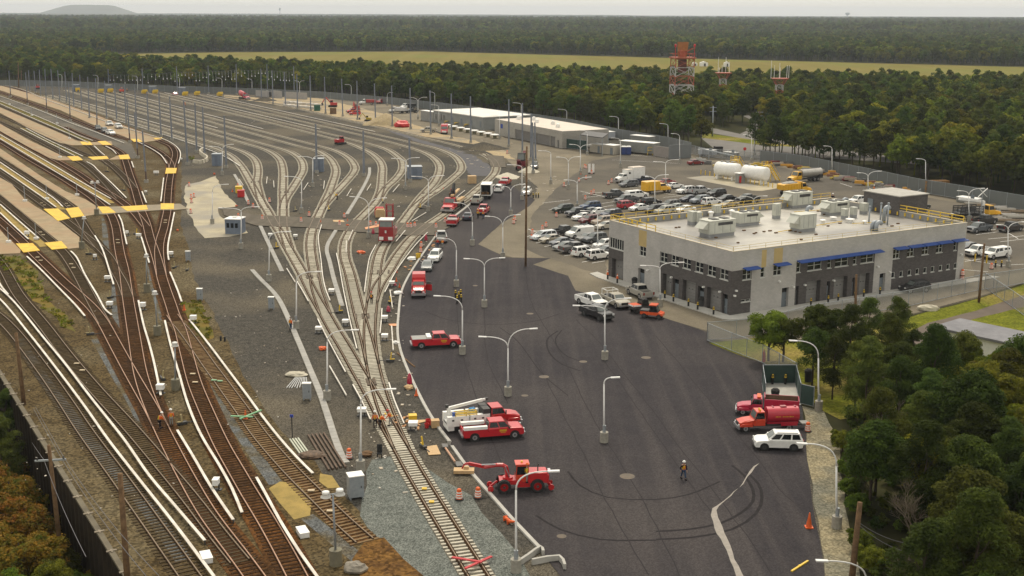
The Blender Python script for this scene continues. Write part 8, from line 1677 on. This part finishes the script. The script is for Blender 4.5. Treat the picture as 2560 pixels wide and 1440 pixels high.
def crown_mesh(name,seed,H,Rc,z0,nl,ls,m,kind='dec',ncl=26):
    rg=np.random.default_rng(seed); C=[];CR=[]
    for i in range(ncl):
        if kind=='pine':
            f=(i+rg.uniform(0,1))/ncl; zz=z0+(H-z0)*f**.9; rr=Rc*max(.08,1-f**2.6)**.7*rg.uniform(.3,1.0)*min(1,.55+2*f); a=rg.uniform(0,6.28); C.append((rr*np.cos(a),rr*np.sin(a),zz)); CR.append(Rc*.36*(1.1-.25*f))
        else:
            a=rg.uniform(0,6.28); u=rg.uniform(-.75,1); s=np.sqrt(max(0,1-u*u)); q=rg.uniform(.45,.85); hz=(H-z0)/2
            C.append((Rc*q*s*np.cos(a),Rc*q*s*np.sin(a),z0+hz+hz*q*u)); CR.append(Rc*rg.uniform(.26,.42))
    C=np.array(C);CR=np.array(CR); idx=rg.integers(0,len(C),nl)
    d=rg.normal(size=(nl,3)); d/=np.linalg.norm(d,axis=1)[:,None]; d[:,2]=np.where(d[:,2]<-.3,-d[:,2],d[:,2]); rr=rg.uniform(.55,1.05,nl)[:,None]
    P=C[idx]+d*CR[idx][:,None]*rr*np.array([1,1,.8])
    n=d+rg.normal(size=(nl,3))*.55+np.array([0,0,.35]); n/=np.linalg.norm(n,axis=1)[:,None]
    t=np.cross(n,rg.normal(size=(nl,3))); t/=np.linalg.norm(t,axis=1)[:,None]; b=np.cross(n,t); s=(ls*rg.uniform(.6,1.4,nl))[:,None]; k=.55 if kind!='pine' else .35
    V_=np.stack([P-t*s,P+b*s*k,P+t*s,P-b*s*k],1).reshape(-1,3); me=bpy.data.meshes.new(name); me.vertices.add(nl*4); me.vertices.foreach_set('co',V_.astype(np.float32).ravel()); me.loops.add(nl*4); me.loops.foreach_set('vertex_index',np.arange(nl*4)); me.polygons.add(nl); me.polygons.foreach_set('loop_start',np.arange(0,nl*4,4)); me.update(); me.materials.append(m); return me,C
def trunk_mesh(name,seed,H,r,C=None,m=None,limbs=7,lean=.3):
    rd=random.Random(seed); mb=MB(); pts=[(rd.uniform(-lean,lean)*k/5,rd.uniform(-lean,lean)*k/5,H*k/5) for k in range(6)]; pts[0]=(0,0,-.3); mb.tube(pts,r,8,r2=r*.3)
    if C is not None:
        for c in list(C)[::max(1,len(C)//limbs)]:
            z=max(H*.25,c[2]-abs(c[0])-abs(c[1])*.6-.8); z=min(z,H*.92); k=z/H*5; i=int(min(4,k)); p=Vector(pts[i]).lerp(Vector(pts[i+1]),k-i); q=Vector(c); md=(p+q)/2+Vector((0,0,-.2)); mb.tube([p,md,q],r*.35,5,r2=r*.08)
    me=bpy.data.meshes.new(name); me.from_pydata(mb.v,[],mb.f); me.materials.append(m or m_bark); me.update(); return me
TV={}
def variant(key,seed,H,Rc,z0,nl,ls,mk,kind='dec',ncl=26,tr=.18):
    cm,C=crown_mesh('crown',seed,H,Rc,z0,nl,ls,LM[mk],kind,ncl); TV[key]=(cm,trunk_mesh('trunk',seed,H*.88,tr,C)); 
# near variants (fine leaves)
variant('n_pine1',1,11,3.0,2.2,14000,.15,'pine','pine',46); variant('n_pine2',2,9.5,2.7,1.8,12000,.15,'pine','pine',42); variant('n_pine3',3,12,3.2,3.0,14000,.16,'dark','pine',44)
variant('n_dec1',4,9.5,3.3,2.0,14000,.15,'dec','dec',34); variant('n_dec2',5,8,2.9,1.6,12000,.14,'yg','dec',30); variant('n_dec3',6,11,3.6,2.4,14000,.155,'dark','dec',38)
variant('n_aut',7,6.5,3.2,.5,12000,.14,'aut','dec',30); variant('n_bush',8,4.5,2.6,.2,5000,.17,'dec','dec',22); variant('n_young',9,6.8,2.8,.9,15000,.14,'fresh','dec',30)
# mid variants
variant('m_dec1',11,12,4.4,2.2,1500,.52,'dec','dec',26,.22); variant('m_dec2',12,11,4.0,2.0,1400,.52,'dark','dec',24,.22); variant('m_dec3',13,11,4.2,2.2,1400,.52,'yg','dec',24,.2); variant('m_pine',14,12.5,3.4,4.2,1300,.46,'pine','pine',28,.2); variant('m_pine2',15,12,3.2,4.5,1200,.46,'dark','pine',24,.2)
def plant(key,x,y,z,s,rz,label,name,cat,group=None,sz=None):
    t=thing(name,(x,y,z),rz,label,cat,group); t.scale=(s,s,sz or s); cm,tm=TV[key]
    o=bpy.data.objects.new('crown',cm); COL.objects.link(o); o.parent=t; o=bpy.data.objects.new('trunk',tm); COL.objects.link(o); o.parent=t; return t
NAMEK={'pine':('pine_tree','pine tree'),'dec':('broadleaf_tree','tree'),'aut':('autumn_shrub','shrub'),'bush':('green_shrub','shrub'),'young':('young_tree','tree')}
rd=random.Random(21)
ntree=0
def grow(key,x,y,z,s,label,group,sz=None):
    global ntree
    k=key.split('_')[1].rstrip('123'); nm,ct=NAMEK[k]; ntree+=1; return plant(key,x,y,z,s,rd.uniform(0,6.28),label,nm,ct,group,sz)
# near right wood: base points (px) by hand for the edge trees, then fill
# two young trees on the grass
for x,y,k,s,l in [(1921,903,'n_young',.95,'bright green young tree on the grass, left one behind the enclosure'),(1957,905,'n_young',.9,'second bright green young tree just right of the first, behind the enclosure')]: g=G(x,y); grow(k,g.x,g.y,0,s,l,None)
edge=[(2045,915,'n_dec3',.85),(2085,925,'n_pine2',.9),(2030,965,'n_dec3',.75),(2120,960,'n_pine3',.9),(2165,925,'n_pine3',.85),(2235,905,'n_pine1',.85),(2215,965,'n_pine1',.9),(2270,985,'n_pine2',.9),(2080,1000,'n_pine3',.7),(2330,990,'n_dec1',.9),(2135,1045,'n_pine3',.8),(2395,985,'n_dec3',.8),(2440,1000,'n_dec1',.75),(2500,985,'n_dec2',.8),(2555,990,'n_dec2',.85),(2620,980,'n_dec1',.9)]
DESC={'n_dec3':'dark broadleaf tree','n_pine2':'short rounded pine','n_pine3':'dark pine','n_pine1':'tall green pine','n_dec1':'mid green broadleaf tree','n_dec2':'yellow-green tree','n_aut':'orange-brown shrub','n_bush':'low green shrub'}
GN='trees of the near right-hand wood'
for i,(x,y,k,s) in enumerate(edge): g=G(x,y); grow(k,g.x,g.y,0,s*.84,DESC[k]+' at the near wood upper edge, '+ORD[i]+' counted from the enclosure',GN)
pts=[]
def inpoly(x,y,P):
    c=False; j=len(P)-1
    for i in range(len(P)):
        if (P[i][1]>y)!=(P[j][1]>y) and x<(P[j][0]-P[i][0])*(y-P[i][1])/(P[j][1]-P[i][1])+P[i][0]: c=not c
        j=i
    return c
def fill(poly,spacing,rd,exist,mx=999):
    P=[(p[0],p[1]) for p in poly]; x0=min(p[0] for p in P);x1=max(p[0] for p in P);y0=min(p[1] for p in P);y1=max(p[1] for p in P); out=[]
    for _ in range(int((x1-x0)*(y1-y0)/spacing**2*6)):
        x=rd.uniform(x0,x1);y=rd.uniform(y0,y1)
        if inpoly(x,y,P) and all((x-a)**2+(y-b)**2>spacing**2 for a,b in exist+out): out.append((x,y))
        if len(out)>=mx: break
    return out
wood=[G(*p) for p in [(2118,1075),(2290,1010),(2560,1030),(2760,1010),(2900,1300),(3000,1700),(2900,1950),(2300,1950),(2215,1700),(2185,1440),(2140,1300),(2118,1180)]]
ex=[(G(x,y).x,G(x,y).y) for x,y,_,_ in edge]
DT=[G(2275,1400),G(2210,1125)]
def clear(p):
    for d in DT:
        vx,vy=-d.x/d.length,-d.y/d.length; a=(p[0]-d.x)*vx+(p[1]-d.y)*vy; b=abs((p[0]-d.x)*vy-(p[1]-d.y)*vx)
        if -2.5<a<11 and b<3.4: return False
    return True
near=sorted([p for p in fill(wood,3.3,rd,ex) if clear(p)],key=lambda p:-p[1])
kinds=['n_pine3','n_pine1','n_dec3','n_pine2','n_dec1','n_pine3','n_pine1','n_dec2','n_dec3']
for i,(x,y) in enumerate(near):
    # right side tends to lighter broadleaf, left edge dark
    px=1280+FPX*x/max(1,y); k=rd.choice(['n_dec1','n_dec2','n_pine1','n_dec1','n_dec3','n_pine2']) if px>2420 and y>85 else rd.choice(kinds)
    s=rd.uniform(.62,.98) if y>75 else rd.uniform(.6,.8)
    grow(k,x,y,-.2 if y>90 else -1.0,s,DESC[k]+' inside the near right-hand wood',GN)
for i,(x,y) in enumerate([(2105,1130),(2125,1200),(2140,1290),(2150,1380),(2175,1430),(2120,1245)]):
    g=G(x,y); grow('n_bush',g.x,g.y,0,rd.uniform(.4,.65),ORD[i]+' low bush from the top along the shoulder at the edge of the near wood','low bushes along the shoulder')
# bare dead trees
def deadtree(px,py,H,label,seed):
    g=G(px,py); t=thing('bare_tree',(g.x,g.y,0),0,label,'bare tree'); rd2=random.Random(seed); mb=MB(); bm_=MB()
    def br(p,d,L,r,dep,mbx):
        q=p+d*L; mid=p+d*L*.5+Vector((rd2.uniform(-.1,.1),rd2.uniform(-.1,.1),0))*L; mbx.tube([p,mid,q],r,5 if r>.03 else 3,r2=r*.6,cap=False)
        if dep==0: return
        for _ in range(3 if dep>2 else 4):
            a=(d+Vector((rd2.uniform(-.75,.75),rd2.uniform(-.75,.75),rd2.uniform(-.1,.6)))).normalized(); br(mid.lerp(q,rd2.uniform(0,1)),a,L*rd2.uniform(.6,.85),r*.55,dep-1,bm_)
    br(Vector((0,0,-.3)),Vector((.05,0,1)).normalized(),H*.33,.15,5,mb); mb.build('trunk',m_dead,t); bm_.build('crown',m_dead,t)
deadtree(2275,1400,8.2,'large bare grey tree with many fine twigs in the near right wood',3); deadtree(2210,1125,6.5,'smaller bare tree above the large one, among dark pines',8); deadtree(2400,1330,7,'faint bare tree right of the large one',12)
# lower left slope beyond the retaining wall
low=[]
def lowp_(px,py): 
    g=G(px,py,-7.0); return g
LW=[(10,1220,'n_pine2',.8),(25,1130,'n_pine2',.75),(-40,1180,'n_pine2',.9),(40,1330,'n_aut',.9),(-20,1300,'n_aut',.95),(70,1400,'n_aut',.85),(5,1400,'n_aut',1.0),(110,1470,'n_aut',.8),(-30,1480,'n_aut',1.0),(60,1500,'n_aut',.9),(130,1560,'n_dec1',.6),(60,1600,'n_dec1',.65),(200,1580,'n_dec2',.55),(10,1620,'n_dec1',.65),(170,1650,'n_dec1',.6),(240,1660,'n_dec2',.55),(100,1700,'n_dec1',.6),(-50,1560,'n_aut',.9),(290,1700,'n_dec1',.5),(30,1720,'n_dec2',.6),(200,1740,'n_dec3',.55),(-60,1400,'n_pine2',.8),(0,1060,'n_pine2',.7),(150,1380+90,'n_bush',.8),(190,1520,'n_bush',.8)]
for i,(x,y,k,s) in enumerate(LW):
    g=lowp_(x,y); grow(k,g.x,g.y,-7,s,DESC[k]+' below the retaining wall, '+ORD[i]+' counted from the top left','shrubs and trees below the retaining wall')
# yard-edge trees of the mid wood: individuals
fencepx=[(-40,203),(60,207),(180,213),(330,219),(480,227),(640,231),(760,238),(860,244),(1000,258),(1100,272),(1200,286),(1320,300),(1430,316),(1540,338),(1625,352),(1700,362),(1745,370)]
ep=catmull([G(*p) for p in fencepx],9.5)
GE2='row of trees along the back of the yard'
c2=0
for i,p in enumerate(ep[1:]):
    if ntree>285: break
    k=rd.choice(['m_dec1','m_dec2','m_pine','m_pine2','m_dec2','m_pine']); q=p+Vector((rd.uniform(-2,2),rd.uniform(3,9),0)); s=rd.uniform(.8,1.05)
    px=1280+FPX*p.x/p.y; where='far left' if px<330 else 'left' if px<640 else 'centre' if px<1100 else 'modular building' if px<1320 else 'block garage' if px<1540 else 'office trailers'
    grow(k,q.x,q.y,0,s,('broadleaf tree' if 'dec' in k else 'slender pine')+' in the first row behind the yard fence, '+where+' part',GE2)
fe=catmull([G(*p) for p in [(1905,396),(1990,402),(2080,420),(2200,436),(2320,458),(2440,474),(2560,498),(2700,530)]],6.5)
for i,p in enumerate(fe):
    for row in range(2):
        if ntree>297: break
        k=rd.choice(['m_pine','m_pine2','m_dec2','m_pine','m_dec1']); q=p+Vector((rd.uniform(-2,2),4+row*6+rd.uniform(-1.5,1.5),0)); grow(k,q.x,q.y,0,rd.uniform(.75,.98),('dark broadleaf tree' if 'dec' in k else 'slender pine')+' in the '+('first' if row==0 else 'second')+' row of the east wood behind the slatted fence','edge trees of the east wood')
# the rest of the wood: one object, instanced
fcol=bpy.data.collections.new('forest_kinds')
def kindobj(key):
    cm,tm=TV[key]; me=bpy.data.meshes.new('tree_kind'); bm=bmesh.new(); bm.from_mesh(cm); nf=len(bm.faces); bm.from_mesh(tm)
    bm.faces.ensure_lookup_table()
    for f in bm.faces[nf:]: f.material_index=1
    bm.to_mesh(me); bm.free(); me.materials.clear(); me.materials.append(cm.materials[0]); me.materials.append(m_bark); return me
def forest(name,pts,kinds,label,smin,smax):
    col=bpy.data.collections.new(name+'_kinds')
    for i,k in enumerate(kinds):
        o=bpy.data.objects.new(name+'_%02d'%i,kindobj(k) if isinstance(k,str) else k); col.objects.link(o)
    me=bpy.data.meshes.new(name); me.from_pydata([tuple(p) for p in pts],[],[]); ob=bpy.data.objects.new(name,me); COL.objects.link(ob); tag(ob,label,'wood',kind='stuff')
    ng=bpy.data.node_groups.new(name,'GeometryNodeTree'); ng.interface.new_socket('Geometry',in_out='INPUT',socket_type='NodeSocketGeometry'); ng.interface.new_socket('Geometry',in_out='OUTPUT',socket_type='NodeSocketGeometry'); N=ng.nodes.new; L=ng.links.new
    i_=N('NodeGroupInput');o_=N('NodeGroupOutput'); ci=N('GeometryNodeCollectionInfo'); ci.inputs['Collection'].default_value=col; ci.inputs['Separate Children'].default_value=True; ci.inputs['Reset Children'].default_value=True
    ip=N('GeometryNodeInstanceOnPoints'); ip.inputs['Pick Instance'].default_value=True
    rs=N('FunctionNodeRandomValue'); rs.data_type='FLOAT'; rs.inputs[2].default_value=smin; rs.inputs[3].default_value=smax; rs.inputs['Seed'].default_value=3
    rr=N('FunctionNodeRandomValue'); rr.data_type='FLOAT_VECTOR'; rr.inputs[0].default_value=(0,0,0); rr.inputs[1].default_value=(.06,.06,6.28)
    ri=N('FunctionNodeRandomValue'); ri.data_type='INT'; ri.inputs[4].default_value=0; ri.inputs[5].default_value=len(kinds)-1; ri.inputs['Seed'].default_value=9
    L(i_.outputs[0],ip.inputs['Points']); L(ci.outputs[0],ip.inputs['Instance']); L(rs.outputs[1],ip.inputs['Scale']); L(rr.outputs[0],ip.inputs['Rotation']); L(ri.outputs[2],ip.inputs['Instance Index']); L(ip.outputs[0],o_.inputs[0])
    md=ob.modifiers.new('instances','NODES'); md.node_group=ng; return ob
rg=np.random.default_rng(5)
def gridpts(poly,sp,keep=1.0,z=0,maxn=10**6):
    P=[(p[0],p[1]) for p in poly]; x0=min(p[0] for p in P);x1=max(p[0] for p in P);y0=min(p[1] for p in P);y1=max(p[1] for p in P)
    X,Y=np.meshgrid(np.arange(x0,x1,sp),np.arange(y0,y1,sp)); X=X.ravel()+rg.uniform(-.45,.45,X.size)*sp; Y=Y.ravel()+rg.uniform(-.45,.45,Y.size)*sp; c=np.zeros(X.size,bool); j=len(P)-1
    for i in range(len(P)):
        (xi,yi),(xj,yj)=P[i],P[j]
        if yi!=yj: m=((yi>Y)!=(yj>Y))&(X<(xj-xi)*(Y-yi)/(yj-yi)+xi); c^=m
        j=i
    c&=rg.uniform(0,1,X.size)<keep; return np.stack([X[c],Y[c],np.full(c.sum(),z)],1)
mw=[G(*p) for p in [(-300,194),(60,203),(180,209),(330,215),(480,222),(640,226),(760,232),(860,238),(1000,252),(1100,265),(1200,279),(1320,293),(1430,308),(1540,328),(1625,343),(1700,352),(1740,345),(1735,322),(1760,312),(1850,322),(1866,312),(1850,296),(1835,285),(1868,283),(1900,290),(1912,322),(1990,345),(2100,362),(2250,385),(2400,395),(2560,410),(2800,440),(3100,470),(3300,252),(2560,241),(1700,224),(1000,204),(330,178),(200,150),(-400,150)]]
ms=gridpts(mw,6.3,.97)
ew=[G(*p) for p in [(1905,382),(2000,392),(2080,406),(2200,424),(2320,444),(2440,462),(2560,485),(2800,520),(3100,540),(3100,470),(2800,425),(2560,402),(2300,396),(2080,385),(1960,378),(1905,372)]]
me_=gridpts(ew,5.6,.9)
forest('wood',np.concatenate([ms,me_]),['m_dec1','m_dec2','m_dec3','m_pine','m_pine2','m_dec1','m_dec2'],'dense mixed wood between the yard and the open field',.72,1.12)
# undergrowth at the near wood
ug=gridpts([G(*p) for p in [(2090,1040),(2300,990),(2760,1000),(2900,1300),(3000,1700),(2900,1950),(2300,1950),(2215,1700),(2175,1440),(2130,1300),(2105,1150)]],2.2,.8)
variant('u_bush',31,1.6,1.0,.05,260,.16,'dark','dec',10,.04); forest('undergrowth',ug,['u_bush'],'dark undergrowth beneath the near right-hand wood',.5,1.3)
ug2=gridpts([G(x,y,-7) for x,y in [(-200,950),(40,1120),(170,1350),(300,1600),(420,2000),(-300,2000)]],2.0,.9,z=-7)
variant('u_aut',32,1.9,1.2,.05,300,.16,'aut','dec',10,.04); forest('undergrowth',ug2,['u_bush','u_aut','u_bush'],'undergrowth below the retaining wall',.6,1.3)
ug3=np.concatenate([gridpts([G(*p) for p in [(0,640),(50,642),(95,690),(110,735),(140,770),(170,790),(190,830),(150,815),(110,775),(60,725),(0,665)]],.9,.55),gridpts([G(*p) for p in [(450,762),(500,752),(520,800),(535,845),(500,860),(470,810)]],.9,.5),gridpts([G(*p) for p in [(472,392),(490,390),(490,402),(476,402)]],1.2,.8)])
variant('u_weed',33,.5,.5,.0,60,.12,'yg','dec',6,.01); forest('weeds',ug3,['u_weed'],'low green and yellow weeds between the old tracks',.5,1.2)
# far forest beyond the field
def lumpmesh(seed,R_,H,m,n=7,k=5):
    mb=MB(); mb.lump(0,0,H*.55,R_,R_,H*.5,seed,n=n,k=k,rough=.22)
    for j in range(3): a=seed+j*2.1; mb.lump(R_*.5*math.cos(a),R_*.5*math.sin(a),H*.72,R_*.5,R_*.5,H*.28,seed+j,n=6,k=4,rough=.25)
    me=bpy.data.meshes.new('far_tree'); me.from_pydata(mb.v,[],mb.f); me.materials.append(m); me.update(); return me
variant('f1',41,13,4.8,2,260,1.25,'dec','dec',14,.25); variant('f2',42,12,4.6,2,240,1.25,'dark','dec',14,.25); variant('f3',43,13.5,4.2,2,220,1.2,'pine','pine',14,.25)
ff=[G(*p) for p in [(-700,132),(150,134),(400,131),(560,129),(1060,127),(1700,144),(2560,166),(3300,183),(3300,96),(-700,84)]]
fp=gridpts(ff,8.2,.97)
forest('far_forest',fp,['f1','f2','f3','f2','f1','f2'],'distant forest beyond the open field',.8,1.2)
fp2=gridpts([(p.x,p.y) for p in [G(*q) for q in [(-700,84),(3300,96),(3300,62),(-700,52)]]],15,.97)
forest('far_forest',fp2,['f1','f2','f3','f2'],'farthest forest trees that can still be told apart',1.35,1.9)
# left side: forest between yard's far left corner and far forest
# canopy sheet out to the horizon
ny,nx=150,260; ys=np.geomspace(1900,11200,ny); Vv=[];rg2=np.random.default_rng(8)
for y in ys:
    hw=y*.62
    for i in range(nx):
        x=-hw+2*hw*i/(nx-1); lim=9300 if x>0.09*y else 11200; z=9+4.5*rg2.random()
        Vv.append((x+rg2.uniform(-3,3),min(y,lim)+rg2.uniform(-5,5),z))
Ff=[(j*nx+i,j*nx+i+1,(j+1)*nx+i+1,(j+1)*nx+i) for j in range(ny-1) for i in range(nx-1)]
me=bpy.data.meshes.new('forest_canopy'); me.from_pydata(Vv,[],Ff); me.materials.append(gm('far_canopy',(.034,.046,.017),(.013,.02,.009),rough=1,scale=.012,detail=8,c3=(.045,.05,.016),scale3=.0025)); me.update()  # canopy colour darkened to carry the self-shadow between crowns
o=bpy.data.objects.new('forest_canopy',me); COL.objects.link(o); tag(o,'unbroken forest canopy running to the horizon','forest',kind='stuff')
# a few things on the horizon
for x,yb,yt,wd_,l in [(700,30,20,6,'thin mast on the horizon at the left'),(2118,40,31,16,'water tower on the horizon at the right')]:
    D=8200; p=atY(x,yb+6,D); h=atY(x,yt,D).z; t=thing('horizon_tower',(p.x,D,0),0,l,'tower'); mb=MB(); mb.cyl(0,0,0,h-6,wd_*.25,8); mb.build('shaft',M['galv'],t)
    mb=MB(); mb.lump(0,0,h-8,wd_,wd_,10,1,n=10,k=6,rough=0); mb.build('tank_top',M['galv'],t)
# =============== haze: even air ===============
hm=bpy.data.materials.new('haze_air'); hm.use_nodes=True; t=hm.node_tree; t.nodes.remove(t.nodes['Principled BSDF']); pv=t.nodes.new('ShaderNodeVolumePrincipled'); pv.inputs['Color'].default_value=(.80,.88,1.0,1); pv.inputs['Density'].default_value=HAZE; pv.inputs['Anisotropy'].default_value=.2
t.links.new(pv.outputs[0],t.nodes['Material Output'].inputs['Volume'])
if HAZE>0:
    mb=MB(); zt=90; mb.box(0,(FAR-200)/2-40,(zt-8.2)/2,FAR*1.98,FAR+60,zt+8.2); o=mb.build('haze',hm); tag(o,'thin pale air haze filling the view to the horizon','haze',kind='stuff')
